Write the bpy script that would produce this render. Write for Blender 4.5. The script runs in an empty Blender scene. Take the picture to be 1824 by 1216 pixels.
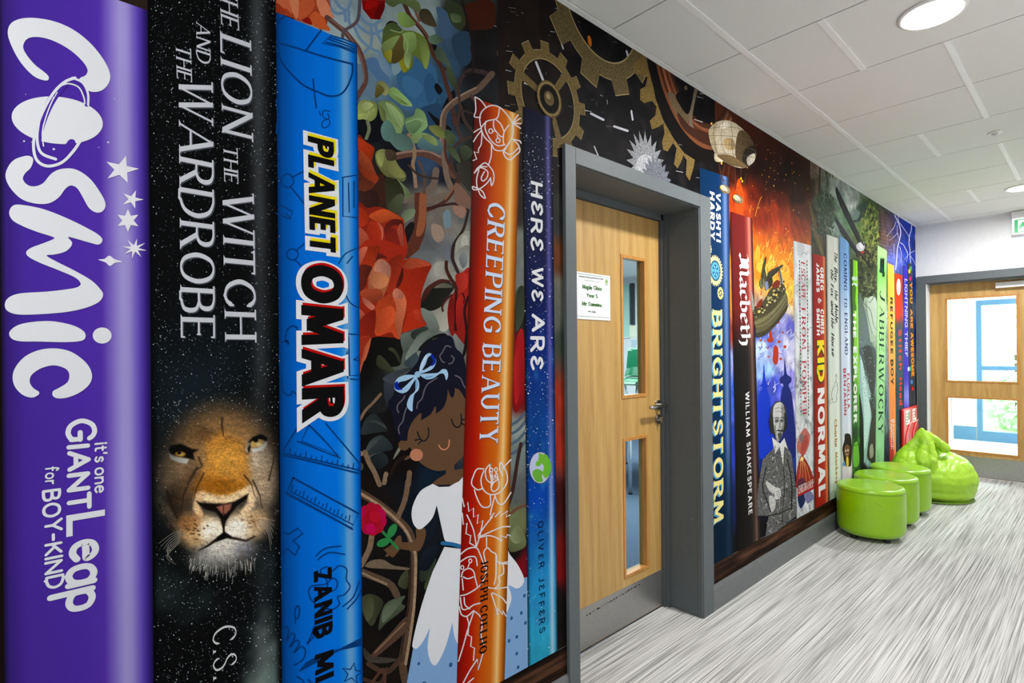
import bpy, bmesh, math, random
import numpy as np
from mathutils import Matrix, Vector
from mathutils.geometry import tessellate_polygon

# ---------------------------------------------------------------- camera, world, lamps, exposure
scene = bpy.context.scene
COL = scene.collection
CAM = np.array([1.37, 0.0, 1.3234])
ROT = np.array([[0.6743460427, 0.7383570396, -0.0092896065],      # camera right
                [0.0065863847, 0.0065655260, 0.9999567558],       # camera up
                [-0.7383861011, 0.6743780661, 0.0004356670]])     # camera forward
FPX, SHIFT = 967.469, 20.959
cam = bpy.data.cameras.new('camera'); cam_ob = bpy.data.objects.new('camera', cam); COL.objects.link(cam_ob)
m = Matrix.Identity(4)
for i in range(3):
    m[i][0], m[i][1], m[i][2], m[i][3] = ROT[0][i], ROT[1][i], -ROT[2][i], CAM[i]
cam_ob.matrix_world = m
cam.sensor_width = 36.0; cam.lens = FPX / 1824 * 36.0; cam.shift_y = SHIFT / 1824
cam.clip_start = 0.02; cam.clip_end = 200
scene.camera = cam_ob

world = bpy.data.worlds.new('overcast sky'); scene.world = world; world.use_nodes = True
wn = world.node_tree.nodes; wn['Background'].inputs[0].default_value = (0.86, 0.93, 1.0, 1); wn['Background'].inputs[1].default_value = 6.0

def area(name, loc, size, power, color=(1, 1, 1), rot=(0, 0, 0), shape='DISK', size_y=None, spread=180):
    l = bpy.data.lights.new(name, 'AREA'); l.energy = power; l.color = color; l.shape = shape; l.size = size
    if size_y: l.size_y = size_y
    l.spread = math.radians(spread)
    o = bpy.data.objects.new(name, l); o.location = loc; o.rotation_euler = rot; COL.objects.link(o); return o
LAMPS = [-4.16, -0.76, 2.64, 6.04]                                  # the corridor's row of downlights
for ly, lw in zip(LAMPS, (13, 22, 31, 29)):
    area('downlight_lamp', (0.92, ly, 2.612), 0.19, lw, (1.0, 0.99, 0.972))
area('classroom_fill', (-2.6, 4.4, 2.43), 2.2, 150, (0.94, 0.97, 1.0), shape='SQUARE')  # added area light without a fitting, stands in for the classroom's window light
area('lobby_fill', (1.0, 8.8, 2.55), 0.8, 90, (0.97, 0.98, 1.0), shape='SQUARE')  # unseen area light added to brighten the lobby and the far end
scene.view_settings.view_transform = 'Standard'; scene.view_settings.look = 'None'
scene.view_settings.exposure = 0.62; scene.view_settings.gamma = 1.0; scene.view_settings.use_curve_mapping = False

# ---------------------------------------------------------------- picking points of the place
def rays(p):
    p = np.asarray(p, float).reshape(-1, 2)
    d = np.stack([(p[:, 0] - 912) / FPX, -(p[:, 1] - 608 - SHIFT) / FPX, np.ones(len(p))], 1)
    return d @ ROT
def on(p, axis, val):
    """points seen at p that lie on the plane axis = val"""
    q = rays(p); t = (val - CAM[axis]) / q[:, axis]; return CAM + q * t[:, None]
def P1(x, y, axis, val): return on([(x, y)], axis, val)[0]
def proj(w):
    c = (np.asarray(w, float) - CAM) @ ROT.T
    return np.stack([912 + FPX * c[:, 0] / c[:, 2], 608 + SHIFT - FPX * c[:, 1] / c[:, 2]], 1)
def T(x0, y0, s, pts): return [(x0 + a / s, y0 + b / s) for a, b in pts]

def lin(c):
    c = np.asarray(c, float) / 255.0
    return np.where(c <= 0.04045, c / 12.92, ((c + 0.055) / 1.055) ** 2.4)

# ---------------------------------------------------------------- materials
MATS = {}
def mat(name, color=(200, 200, 200), rough=0.5, metal=0.0, spec=0.5, emit=None, power=0.0, alpha=None):
    if name in MATS: return MATS[name]
    M = bpy.data.materials.new(name); M.use_nodes = True; b = M.node_tree.nodes['Principled BSDF']
    c = lin(color); b.inputs['Base Color'].default_value = (*c, 1); b.inputs['Roughness'].default_value = rough
    b.inputs['Metallic'].default_value = metal; b.inputs['Specular IOR Level'].default_value = spec
    if emit: b.inputs['Emission Color'].default_value = (*lin(emit), 1); b.inputs['Emission Strength'].default_value = power
    MATS[name] = M; return M
def N(M, kind, **kw):
    n = M.node_tree.nodes.new(kind)
    for k, v in kw.items():
        if k in n.inputs: n.inputs[k].default_value = v
        else: setattr(n, k, v)
    return n
def L(M, a, b): M.node_tree.links.new(a, b)
def bsdf(M): return M.node_tree.nodes['Principled BSDF']
def ramp_node(M, stops):
    r = N(M, 'ShaderNodeValToRGB'); e = r.color_ramp.elements
    while len(e) < len(stops): e.new(0.5)
    for k, (t, c) in zip(e, stops): k.position = t; k.color = (*lin(c), 1)
    return r
def tex(M, scale, mapping=(1, 1, 1), detail=4, rough=0.6, kind='ShaderNodeTexNoise'):
    tc = N(M, 'ShaderNodeTexCoord'); mp = N(M, 'ShaderNodeMapping'); mp.inputs['Scale'].default_value = mapping
    L(M, tc.outputs['Object'], mp.inputs[0]); n = N(M, kind); n.inputs['Scale'].default_value = scale
    if 'Detail' in n.inputs: n.inputs['Detail'].default_value = detail
    if 'Roughness' in n.inputs: n.inputs['Roughness'].default_value = rough
    L(M, mp.outputs[0], n.inputs['Vector']); return n
def bump(M, sock, strength=0.2, dist=0.01):
    b = N(M, 'ShaderNodeBump'); b.inputs['Strength'].default_value = strength; b.inputs['Distance'].default_value = dist
    L(M, sock, b.inputs['Height']); L(M, b.outputs[0], bsdf(M).inputs['Normal'])
def mottled(name, c0, c1, scale, rough=0.5, mapping=(1, 1, 1), bmp=0.0, metal=0.0, spec=0.5, detail=5, lo=0.3, hi=0.7, dist=0.004):
    if name in MATS: return MATS[name]
    M = mat(name, c0, rough, metal, spec); n = tex(M, scale, mapping, detail)
    r = ramp_node(M, [(lo, c0), (hi, c1)]); L(M, n.outputs[0], r.inputs[0]); L(M, r.outputs[0], bsdf(M).inputs['Base Color'])
    if bmp: bump(M, n.outputs[0], bmp, dist)
    return M
M_WALL = mottled('white wall paint', (226, 228, 230), (232, 233, 235), 30, 0.75, bmp=0.05)
M_CEIL = mottled('ceiling tile', (229, 230, 227), (235, 236, 233), 220, 0.9, bmp=0.06, dist=0.002)
M_BAR = mat('white ceiling bar', (246, 247, 247), 0.45)
M_VOID = mat('ceiling void', (38, 38, 36), 0.9)
M_SKIRT = mottled('grey skirting paint', (96, 99, 101), (104, 107, 109), 40, 0.42, bmp=0.03)
M_STEEL = mottled('brushed steel', (150, 150, 148), (185, 185, 184), 60, 0.36, mapping=(1, 1, 12), metal=0.85)
M_HANDLE = mottled('satin steel', (175, 172, 166), (195, 192, 188), 80, 0.24, metal=1.0)
M_LINE = mat('white door edge strip', (232, 232, 232), 0.5)
M_PLASTIC = mat('white plastic', (236, 236, 236), 0.35)
M_BLACK = mat('black plastic', (22, 22, 22), 0.45)

M_FRAME = mat('dark grey frame paint', (92, 98, 101), 0.5, spec=0.2)          # painted frame, chipped here and there
n = tex(M_FRAME, 55, (1, 1, 1), 3); r = ramp_node(M_FRAME, [(0.0, (88, 94, 97)), (0.755, (96, 102, 105)), (0.762, (175, 177, 176))])
L(M_FRAME, n.outputs[0], r.inputs[0]); L(M_FRAME, r.outputs[0], bsdf(M_FRAME).inputs['Base Color'])

M_OAK = mat('oak veneer', (205, 160, 96), 0.42)                      # long vertical grain
n1 = tex(M_OAK, 3.4, (9, 9, 0.45), 8, 0.62); n2 = tex(M_OAK, 26, (14, 14, 0.5), 3, 0.5)
w = tex(M_OAK, 1.6, (5, 5, 0.35), 3, kind='ShaderNodeTexWave'); w.bands_direction = 'DIAGONAL'; w.inputs['Distortion'].default_value = 9.0
a = N(M_OAK, 'ShaderNodeMath', operation='MULTIPLY'); a.inputs[1].default_value = 0.55; L(M_OAK, n1.outputs[0], a.inputs[0])
b = N(M_OAK, 'ShaderNodeMath', operation='MULTIPLY_ADD'); b.inputs[1].default_value = 0.35; L(M_OAK, n2.outputs[0], b.inputs[0]); L(M_OAK, a.outputs[0], b.inputs[2])
c = N(M_OAK, 'ShaderNodeMath', operation='MULTIPLY_ADD'); c.inputs[1].default_value = 0.1; L(M_OAK, w.outputs[1], c.inputs[0]); L(M_OAK, b.outputs[0], c.inputs[2])
r = ramp_node(M_OAK, [(0.28, (160, 120, 60)), (0.45, (184, 145, 82)), (0.56, (194, 156, 92)), (0.72, (205, 170, 106))])
L(M_OAK, c.outputs[0], r.inputs[0]); L(M_OAK, r.outputs[0], bsdf(M_OAK).inputs['Base Color']); bump(M_OAK, n2.outputs[0], 0.06, 0.002)
M_BEAD = mottled('oak bead', (176, 118, 52), (202, 146, 76), 8, 0.35, mapping=(8, 8, 1))

M_CARPET = mat('striped carpet', (165, 164, 160), 0.95, spec=0.1)     # thin random stripes running along the corridor
s1 = tex(M_CARPET, 1.0, (170, 1.3, 1), 2, 0.5); s2 = tex(M_CARPET, 1.0, (400, 3, 1), 2, 0.6); s3 = tex(M_CARPET, 420, (1, 1, 1), 2); s4 = tex(M_CARPET, 1.0, (14, 0.6, 1), 2)
a = N(M_CARPET, 'ShaderNodeMath', operation='MULTIPLY'); a.inputs[1].default_value = 0.5; L(M_CARPET, s1.outputs[0], a.inputs[0])
b = N(M_CARPET, 'ShaderNodeMath', operation='MULTIPLY_ADD'); b.inputs[1].default_value = 0.34; L(M_CARPET, s2.outputs[0], b.inputs[0]); L(M_CARPET, a.outputs[0], b.inputs[2])
c = N(M_CARPET, 'ShaderNodeMath', operation='MULTIPLY_ADD'); c.inputs[1].default_value = 0.22; L(M_CARPET, s3.outputs[0], c.inputs[0]); L(M_CARPET, b.outputs[0], c.inputs[2])
d = N(M_CARPET, 'ShaderNodeMath', operation='MULTIPLY_ADD'); d.inputs[1].default_value = 0.12; L(M_CARPET, s4.outputs[0], d.inputs[0]); L(M_CARPET, c.outputs[0], d.inputs[2])
r = ramp_node(M_CARPET, [(0.44, (112, 112, 111)), (0.54, (156, 156, 154)), (0.60, (194, 194, 192)), (0.72, (220, 220, 218))])
L(M_CARPET, d.outputs[0], r.inputs[0]); L(M_CARPET, r.outputs[0], bsdf(M_CARPET).inputs['Base Color']); bump(M_CARPET, d.outputs[0], 0.35, 0.006)
M_CARPET2 = mottled('blue grey carpet', (62, 78, 100), (112, 130, 152), 120, 0.95, spec=0.1, bmp=0.3, dist=0.006)

def glass_mat(name, tint=(235, 244, 242)):
    M = bpy.data.materials.new(name); M.use_nodes = True; t = M.node_tree; t.nodes.clear()
    out = t.nodes.new('ShaderNodeOutputMaterial'); mix = t.nodes.new('ShaderNodeMixShader'); tr = t.nodes.new('ShaderNodeBsdfTransparent')
    gl = t.nodes.new('ShaderNodeBsdfGlossy'); f0 = t.nodes.new('ShaderNodeFresnel'); f0.inputs[0].default_value = 1.45
    ge = t.nodes.new('ShaderNodeNewGeometry'); fr = t.nodes.new('ShaderNodeMath'); fr.operation = 'MULTIPLY_ADD'; fr.inputs[1].default_value = -1; fr.inputs[2].default_value = 1; fr.use_clamp = True
    m2 = t.nodes.new('ShaderNodeMath'); m2.operation = 'MULTIPLY'; t.links.new(ge.outputs['Backfacing'], fr.inputs[0]); t.links.new(f0.outputs[0], m2.inputs[0]); t.links.new(fr.outputs[0], m2.inputs[1]); fr = m2
    tr.inputs[0].default_value = (*lin(tint), 1); gl.inputs['Roughness'].default_value = 0.02
    t.links.new(fr.outputs[0], mix.inputs[0]); t.links.new(tr.outputs[0], mix.inputs[1]); t.links.new(gl.outputs[0], mix.inputs[2]); t.links.new(mix.outputs[0], out.inputs[0])
    return M
M_GLASS = glass_mat('clear glass')

# ---------------------------------------------------------------- object helpers
def tag(o, label=None, cat=None, group=None, kind=None):
    if label: o['label'] = label
    if cat: o['category'] = cat
    if group: o['group'] = group
    if kind: o['kind'] = kind
    return o
def empty(name, loc=(0, 0, 0), label=None, cat=None, group=None, kind=None):
    o = bpy.data.objects.new(name, None); o.location = loc; o.empty_display_size = 0.1; COL.objects.link(o); return tag(o, label, cat, group, kind)
def link(name, me, parent=None, smooth=False):
    o = bpy.data.objects.new(name, me); COL.objects.link(o)
    if parent is not None:
        o.parent = parent; o.matrix_parent_inverse = parent_world(parent).inverted()
    if smooth:
        for p in me.polygons: p.use_smooth = True
    return o
def parent_world(p):
    M = Matrix.LocRotScale(p.location, p.rotation_euler, p.scale)
    return parent_world(p.parent) @ p.matrix_parent_inverse @ M if p.parent else M
def from_bm(name, bm, material, parent=None, smooth=False):
    me = bpy.data.meshes.new(name); bm.normal_update(); bm.to_mesh(me); bm.free(); me.materials.append(material)
    return link(name, me, parent, smooth)
def add_box(bm, lo, hi, bevel=0.0):
    g = bmesh.ops.create_cube(bm, size=1.0)['verts']
    for v in g:
        for k in range(3): v.co[k] = lo[k] + (v.co[k] + 0.5) * (hi[k] - lo[k])
    if bevel:
        es = list({e for v in g for e in v.link_edges}); bmesh.ops.bevel(bm, geom=es, offset=bevel, segments=2, affect='EDGES', profile=0.6)
def box(name, lo, hi, material, parent=None, bevel=0.0):
    bm = bmesh.new(); add_box(bm, lo, hi, bevel); return from_bm(name, bm, material, parent)
def add_prism(bm, pts, axis, a, b):
    """closed outline given in the two other axes, from a to b along axis"""
    def co(p, t):
        v = list(p); v.insert(axis, t); return v
    A = [bm.verts.new(co(p, a)) for p in pts]; B = [bm.verts.new(co(p, b)) for p in pts]; k = len(pts)
    bm.faces.new(A); bm.faces.new(B[::-1])
    for i in range(k): bm.faces.new((A[i], B[i], B[(i + 1) % k], A[(i + 1) % k]))
    bmesh.ops.recalc_face_normals(bm, faces=bm.faces[:])
def prism(name, pts, axis, a, b, material, parent=None):
    bm = bmesh.new(); add_prism(bm, pts, axis, a, b); return from_bm(name, bm, material, parent)
def add_tube(bm, pts, r, seg=10, caps=True):
    pts = [Vector(p) for p in pts]; rings = []; rr = r if isinstance(r, (list, tuple)) else [r] * len(pts)
    for i, p in enumerate(pts):
        d = (pts[min(i + 1, len(pts) - 1)] - pts[max(i - 1, 0)]).normalized()
        u = d.orthogonal().normalized() if i == 0 else (u - d * u.dot(d)).normalized()
        v = d.cross(u); rings.append([bm.verts.new(p + (u * math.cos(2 * math.pi * k / seg) + v * math.sin(2 * math.pi * k / seg)) * rr[i]) for k in range(seg)])
    for A, B in zip(rings, rings[1:]):
        for k in range(seg): bm.faces.new((A[k], A[(k + 1) % seg], B[(k + 1) % seg], B[k]))
    if caps: bm.faces.new(rings[0][::-1]); bm.faces.new(rings[-1])
def add_lathe(bm, prof, center, seg=32, sx=1.0, sy=1.0):
    rings = []
    for r, z in prof:
        rings.append([bm.verts.new((center[0] + sx * r * math.cos(2 * math.pi * k / seg), center[1] + sy * r * math.sin(2 * math.pi * k / seg), center[2] + z)) for k in range(seg)])
    for A, B in zip(rings, rings[1:]):
        for k in range(seg): bm.faces.new((A[k], A[(k + 1) % seg], B[(k + 1) % seg], B[k]))
    bm.faces.new(rings[0][::-1]); bm.faces.new(rings[-1])
def quad_mesh(name, pts, material, parent=None):
    me = bpy.data.meshes.new(name); me.from_pydata([tuple(p) for p in pts], [], [tuple(range(len(pts)))]); me.materials.append(material); return link(name, me, parent)

# ---------------------------------------------------------------- the room
HC, YE, WR, YB = 2.635, 7.1, 1.84, -5.0                              # ceiling height, far wall, right wall, near end
DOOR = (1.574, 2.51, 2.042)                                          # first opening
wl = empty('wall_left', (0, 0, 0), kind='structure')
box('wall_panel', (-0.2, YB, 0), (0, DOOR[0], HC + 0.1), M_WALL, wl)
box('wall_panel', (-0.2, DOOR[1], 0), (0, YE + 0.3, HC + 0.1), M_WALL, wl)
box('wall_panel', (-0.2, DOOR[0], DOOR[2]), (0, DOOR[1], HC + 0.1), M_WALL, wl)
tag(box('wall_right', (WR, YB, 0), (WR + 0.15, YE + 0.3, HC + 0.1), M_WALL), kind='structure')
tag(box('wall_near', (-0.2, YB - 0.15, 0), (WR + 0.15, YB, HC + 0.1), M_WALL), kind='structure')
we = empty('wall_end', (0, YE, 0), kind='structure')
EDX = (0.088, 1.02, 2.02)                                             # far doorway, left, right, top
box('wall_panel', (0, YE, EDX[2]), (WR, YE + 0.2, HC + 0.1), M_WALL, we)
box('wall_panel', (EDX[1], YE, 0), (WR, YE + 0.2, EDX[2]), M_WALL, we)
box('wall_panel', (0, YE, 0), (EDX[0], YE + 0.2, EDX[2]), M_WALL, we)
tag(box('floor', (-0.2, YB, -0.1), (WR + 0.15, YE + 0.25, 0), M_CARPET), kind='structure')

ce = empty('ceiling', (0, 0, HC), kind='structure')
box('ceiling_void', (-0.2, YB, HC + 0.02), (WR + 0.15, YE + 0.3, HC + 0.1), M_VOID, ce)
box('edge_trim', (0, YB, HC - 0.003), (0.022, YE, HC + 0.012), M_BAR, ce)
box('edge_trim', (0.022, YE - 0.022, HC - 0.003), (WR, YE, HC + 0.012), M_BAR, ce)
box('edge_trim', (WR - 0.022, YB, HC - 0.003), (WR, YE - 0.022, HC + 0.012), M_BAR, ce)
MY, Y0 = 0.5665, 1.798
tile_cache = {}
def tile(x0, x1, y0, y1):
    g = 0.0034; x0 += g; x1 -= g; y0 += g; y1 -= g
    k = (round(x1 - x0, 4), round(y1 - y0, 4))
    if k not in tile_cache:
        w, d = k; bm = bmesh.new(); add_prism(bm, [(0, 0.014), (0, 0.003), (0.003, 0.0), (w - 0.003, 0.0), (w, 0.003), (w, 0.014)], 1, 0, d)
        me = bpy.data.meshes.new('ceiling_tile'); bm.to_mesh(me); bm.free(); me.materials.append(M_CEIL); tile_cache[k] = me
    o = bpy.data.objects.new('ceiling_tile', tile_cache[k]); COL.objects.link(o); o.parent = ce; o.location = (x0, y0, 0.0)
def cbar(x, y0, y1, w=0.024):
    box('ceiling_bar', (x - w / 2, y0, HC - 0.0035), (x + w / 2, y1, HC + 0.01), M_BAR, ce)
for i in range(-12, 10):
    y0, y1 = Y0 + i * MY, min(Y0 + (i + 1) * MY, YE - 0.022)
    if y0 < YB or y1 - y0 < 0.05: continue
    xs = [0.022, 0.31] + ([0.612, 1.22] if (i - 1) % 3 == 0 else [0.92, 1.53]) + [WR - 0.022]
    for a, b in zip(xs, xs[1:]):
        if b - a > 0.03: tile(a, b, y0, y1)
    for x in xs[2:-1]: cbar(x, y0, y1)
cbar(0.31, YB, YE - 0.022)

def skirting(name, y0, y1):
    return tag(prism(name, [(0.0, 0), (0.012, 0), (0.012, 0.108), (0.006, 0.127), (0.0, 0.127)], 1, y0, y1, M_SKIRT), kind='structure')
skirting('baseboard_left_near', YB, 1.514); skirting('baseboard_left_far', 2.618, YE)
tag(box('baseboard_right', (WR - 0.012, YB, 0), (WR, YE, 0.125), M_SKIRT), kind='structure')
tag(box('baseboard_end', (1.12, YE - 0.012, 0), (WR - 0.012, YE, 0.125), M_SKIRT), kind='structure')

# ---- first door
d1 = empty('door_1', (0, 2.04, 0), kind='structure')
bm = bmesh.new()                                                      # architrave round the opening
add_box(bm, (0.0, 1.514, 0), (0.016, DOOR[0], 2.105), 0.002); add_box(bm, (0.0, DOOR[1], 0), (0.016, 2.614, 2.105), 0.002)
add_box(bm, (0.0, DOOR[0], DOOR[2]), (0.0158, DOOR[1], 2.105), 0.002)
fr = from_bm('architrave', bm, M_FRAME, d1)
bm = bmesh.new()                                                      # deep lining and door stops
add_box(bm, (-0.26, DOOR[0] - 0.02, 0), (0.004, DOOR[0] + 0.004, DOOR[2]), 0.001); add_box(bm, (-0.26, DOOR[1] - 0.004, 0), (0.004, DOOR[1] + 0.02, DOOR[2]), 0.001)
add_box(bm, (-0.26, DOOR[0], DOOR[2] - 0.004), (0.004, DOOR[1], DOOR[2] + 0.02), 0.001)
add_box(bm, (-0.27, 2.478, 0), (-0.185, DOOR[1], DOOR[2])); add_box(bm, (-0.27, DOOR[0], 0), (-0.185, 1.606, DOOR[2])); add_box(bm, (-0.27, DOOR[0], 2.006), (-0.185, DOOR[1], DOOR[2]))
add_box(bm, (-0.185, 2.494, 0), (-0.165, DOOR[1], DOOR[2])); add_box(bm, (-0.012, DOOR[1] - 0.008, 0.0), (0.012, DOOR[1] + 0.003, DOOR[2] - 0.004), 0.003)
from_bm('frame_lining', bm, M_FRAME, d1)
XL = -0.2                                                             # face of the leaf
LY0, LY1, LZ1 = 1.61, 2.474, 2.002
def hole(pts): q = on(pts, 0, XL); return (q[:, 1].min(), q[:, 1].max(), q[:, 2].min(), q[:, 2].max())
def bead_rect(tl, tr, br, bl):
    q = on([tl, tr, br, bl], 0, XL)
    return ((q[0, 1] + q[3, 1]) / 2, (q[1, 1] + q[2, 1]) / 2, (q[2, 2] + q[3, 2]) / 2, (q[0, 2] + q[1, 2]) / 2)
H1 = bead_rect((1104.6, 451.8), (1149.6, 461), (1152, 705), (1107.4, 711)); H2 = bead_rect((1108.4, 781), (1153.7, 773), (1154.5, 1011), (1112.4, 1031))
BW = 0.016
def leaf(name, plane_axis, face, back, u0, u1, z0, z1, holes, material, parent):
    """door leaf with glazed openings; u is the horizontal axis of the leaf"""
    us = sorted({u0, u1, *[h[0] for h in holes], *[h[1] for h in holes]}); zs = sorted({z0, z1, *[h[2] for h in holes], *[h[3] for h in holes]})
    bm = bmesh.new()
    def put(u, t, z): return bm.verts.new((t, u, z) if plane_axis == 0 else (u, t, z))
    cache = {}
    def V(u, t, z):
        k = (u, t, z)
        if k not in cache: cache[k] = put(u, t, z)
        return cache[k]
    solid = lambda a, b: a >= u0 and b <= u1
    full = {}
    for i in range(len(us) - 1):
        for j in range(len(zs) - 1):
            um, zm = (us[i] + us[i + 1]) / 2, (zs[j] + zs[j + 1]) / 2
            full[i, j] = not any(h[0] < um < h[1] and h[2] < zm < h[3] for h in holes)
    for (i, j), f in full.items():
        if not f: continue
        a, b, c, d = us[i], us[i + 1], zs[j], zs[j + 1]
        bm.faces.new([V(a, face, c), V(b, face, c), V(b, face, d), V(a, face, d)]); bm.faces.new([V(a, back, d), V(b, back, d), V(b, back, c), V(a, back, c)])
        for (p, q, ni, nj) in (((a, c), (a, d), i - 1, j), ((b, d), (b, c), i + 1, j), ((b, c), (a, c), i, j - 1), ((a, d), (b, d), i, j + 1)):
            if not full.get((ni, nj), False):
                bm.faces.new([V(p[0], face, p[1]), V(q[0], face, q[1]), V(q[0], back, q[1]), V(p[0], back, p[1])])
    bmesh.ops.recalc_face_normals(bm, faces=bm.faces[:]); return from_bm(name, bm, material, parent)
ins = lambda h, w: (h[0] + w, h[1] - w, h[2] + w, h[3] - w)
lf = leaf('door_leaf', 0, XL, XL - 0.045, LY0, LY1, 0.008, LZ1, [ins(H1, BW * 0.7), ins(H2, BW * 0.7)], M_OAK, d1)
def bead(parent, axis, face, h, w, out, depth):
    bm = bmesh.new(); a, b, c, d = h
    for lo, hi in (((a, c), (b, c + w)), ((a, d - w), (b, d)), ((a, c + w), (a + w, d - w)), ((b - w, c + w), (b, d - w))):
        t0, t1 = sorted((face + out, face - depth))
        if axis == 0: add_box(bm, (t0, lo[0], lo[1]), (t1, hi[0], hi[1]), 0.0015)
        else: add_box(bm, (lo[0], t0, lo[1]), (hi[0], t1, hi[1]), 0.0015)
    return from_bm('glazing_bead', bm, M_BEAD, parent)
for h in (H1, H2):
    bead(lf, 0, XL, h, BW, 0.004, 0.022); hi_ = ins(h, BW * 0.6)
    box('glass_pane', (XL - 0.029, hi_[0], hi_[2]), (XL - 0.023, hi_[1], hi_[3]), M_GLASS, lf)
kick_top = P1(1181, 1012, 0, XL)[2]
kp = box('kick_plate', (XL, LY0 + 0.004, 0.012), (XL + 0.0018, LY1 - 0.004, kick_top), M_STEEL, lf)
bm = bmesh.new()                                                      # scuffs and two screws on the plate
for k in range(26):
    t = k / 25; p = P1(1045 + t * 92, 1095 - t * 54, 0, XL); rr = random.Random(k)
    add_box(bm, (XL + 0.0018, p[1] - 0.006 * rr.random(), p[2] - 0.004 * rr.random()), (XL + 0.0021, p[1] + 0.012 * rr.random(), p[2] + 0.004 * rr.random() + 0.001))
tag(from_bm('scuff_mark', bm, mat('scuff', (45, 45, 45), 0.8), lf))
# lever handle, escutcheon and thumb turn
hb = P1(1171, 721, 0, XL)
bm = bmesh.new(); add_tube(bm, [(XL, hb[1], hb[2]), (XL + 0.009, hb[1], hb[2])], 0.026, 24); add_tube(bm, [(XL + 0.008, hb[1], hb[2]), (XL + 0.052, hb[1], hb[2])], 0.0085, 14)
lv = from_bm('handle_rose', bm, M_HANDLE, d1, False)
bm = bmesh.new(); add_tube(bm, [(XL + 0.047, hb[1] + 0.008, hb[2]), (XL + 0.05, hb[1] - 0.02, hb[2]), (XL + 0.05, hb[1] - 0.128, hb[2] - 0.001), (XL + 0.046, hb[1] - 0.14, hb[2] - 0.001)], [0.0085, 0.0095, 0.0095, 0.007], 14)
from_bm('lever', bm, M_HANDLE, lv, True)
tb = P1(1171.5, 746, 0, XL)
bm = bmesh.new(); add_tube(bm, [(XL, tb[1], tb[2]), (XL + 0.008, tb[1], tb[2])], 0.025, 24); add_tube(bm, [(XL + 0.006, tb[1], tb[2]), (XL + 0.022, tb[1], tb[2])], 0.011, 12)
add_box(bm, (XL + 0.02, tb[1] - 0.004, tb[2] - 0.014), (XL + 0.034, tb[1] + 0.004, tb[2] + 0.014), 0.002)
from_bm('lock_turn', bm, M_HANDLE, d1)

# ---- far door
YL = 7.262                                                            # face of the far leaf
d2 = empty('door_2', (0.5, YE, 0), kind='structure')
bm = bmesh.new()
add_box(bm, (0.012, YE - 0.02, 0), (EDX[0], YE, 2.098), 0.002); add_box(bm, (EDX[0], YE - 0.02, EDX[2]), (EDX[1], YE, 2.098), 0.002); add_box(bm, (EDX[1], YE - 0.02, 0), (EDX[1] + 0.08, YE, 2.098), 0.002)
add_box(bm, (EDX[0], YE, EDX[2] - 0.006), (EDX[1], YL + 0.06, EDX[2] + 0.02)); add_box(bm, (EDX[1] - 0.004, YE, 0), (EDX[1] + 0.02, YL + 0.06, EDX[2]))
from_bm('architrave', bm, M_FRAME, d2)
box('lining_strip', (EDX[0] - 0.03, YE + 0.001, 0), (EDX[0] + 0.004, YL + 0.06, EDX[2] - 0.006), M_LINE, d2)
def endrect(x0, y0, x1, y1): a = P1(x0, y0, 1, YL); b = P1(x1, y1, 1, YL); return (a[0], b[0], b[2], a[2])
E1 = (P1(1684, 600, 1, YL)[0], P1(1815, 600, 1, YL)[0], P1(1685, 680, 1, YL)[2], P1(1685, 531, 1, YL)[2])
E2 = (E1[0], E1[1], P1(1686, 802, 1, YL)[2], P1(1686, 705, 1, YL)[2])
lf2 = leaf('door_leaf', 1, YL, YL + 0.045, EDX[0] + 0.006, EDX[1] - 0.008, 0.01, EDX[2] - 0.01, [ins(E1, 0.012), ins(E2, 0.012)], M_OAK, d2)
for h in (E1, E2):
    bm = bmesh.new(); a, b, c, d = h
    for lo, hi in (((a, c), (b, c + 0.018)), ((a, d - 0.018), (b, d)), ((a, c + 0.018), (a + 0.018, d - 0.018)), ((b - 0.018, c + 0.018), (b, d - 0.018))):
        add_box(bm, (lo[0], YL - 0.005, lo[1]), (hi[0], YL + 0.02, hi[1]), 0.0015)
    from_bm('glazing_bead', bm, M_BEAD, lf2); q = ins(h, 0.012)
    box('glass_pane', (q[0], YL + 0.02, q[2]), (q[1], YL + 0.026, q[3]), M_GLASS, lf2)
box('kick_plate', (EDX[0] + 0.01, YL - 0.0018, 0.014), (EDX[1] - 0.012, YL, P1(1700, 809, 1, YL)[2]), M_STEEL, lf2)
c0 = P1(1773, 503, 1, YL - 0.05); c1 = P1(1773, 513, 1, YL - 0.05)
box('door_closer', (c0[0], YL - 0.05, c1[2]), (c0[0] + 0.26, YL, c0[2]), M_PLASTIC, d2, 0.004)

# ---- classroom behind the first door
tag(box('floor_classroom', (-6.5, -1.0, -0.1), (-0.2, 8.5, 0.0), M_CARPET2), kind='structure')
tag(box('ceiling_classroom', (-6.5, -1.0, 2.465), (-0.2, 8.5, 2.6), M_CEIL), kind='structure')
tag(box('wall_classroom_far', (-6.5, 7.0, 0), (-0.2, 7.15, 2.7), M_WALL), kind='structure')
tag(box('wall_classroom_back', (-6.6, -1.0, 0), (-6.5, 8.5, 2.7), M_WALL), kind='structure')
tag(box('wall_classroom_near', (-6.5, -1.1, 0), (-0.2, -1.0, 2.7), M_WALL), kind='structure')
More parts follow.
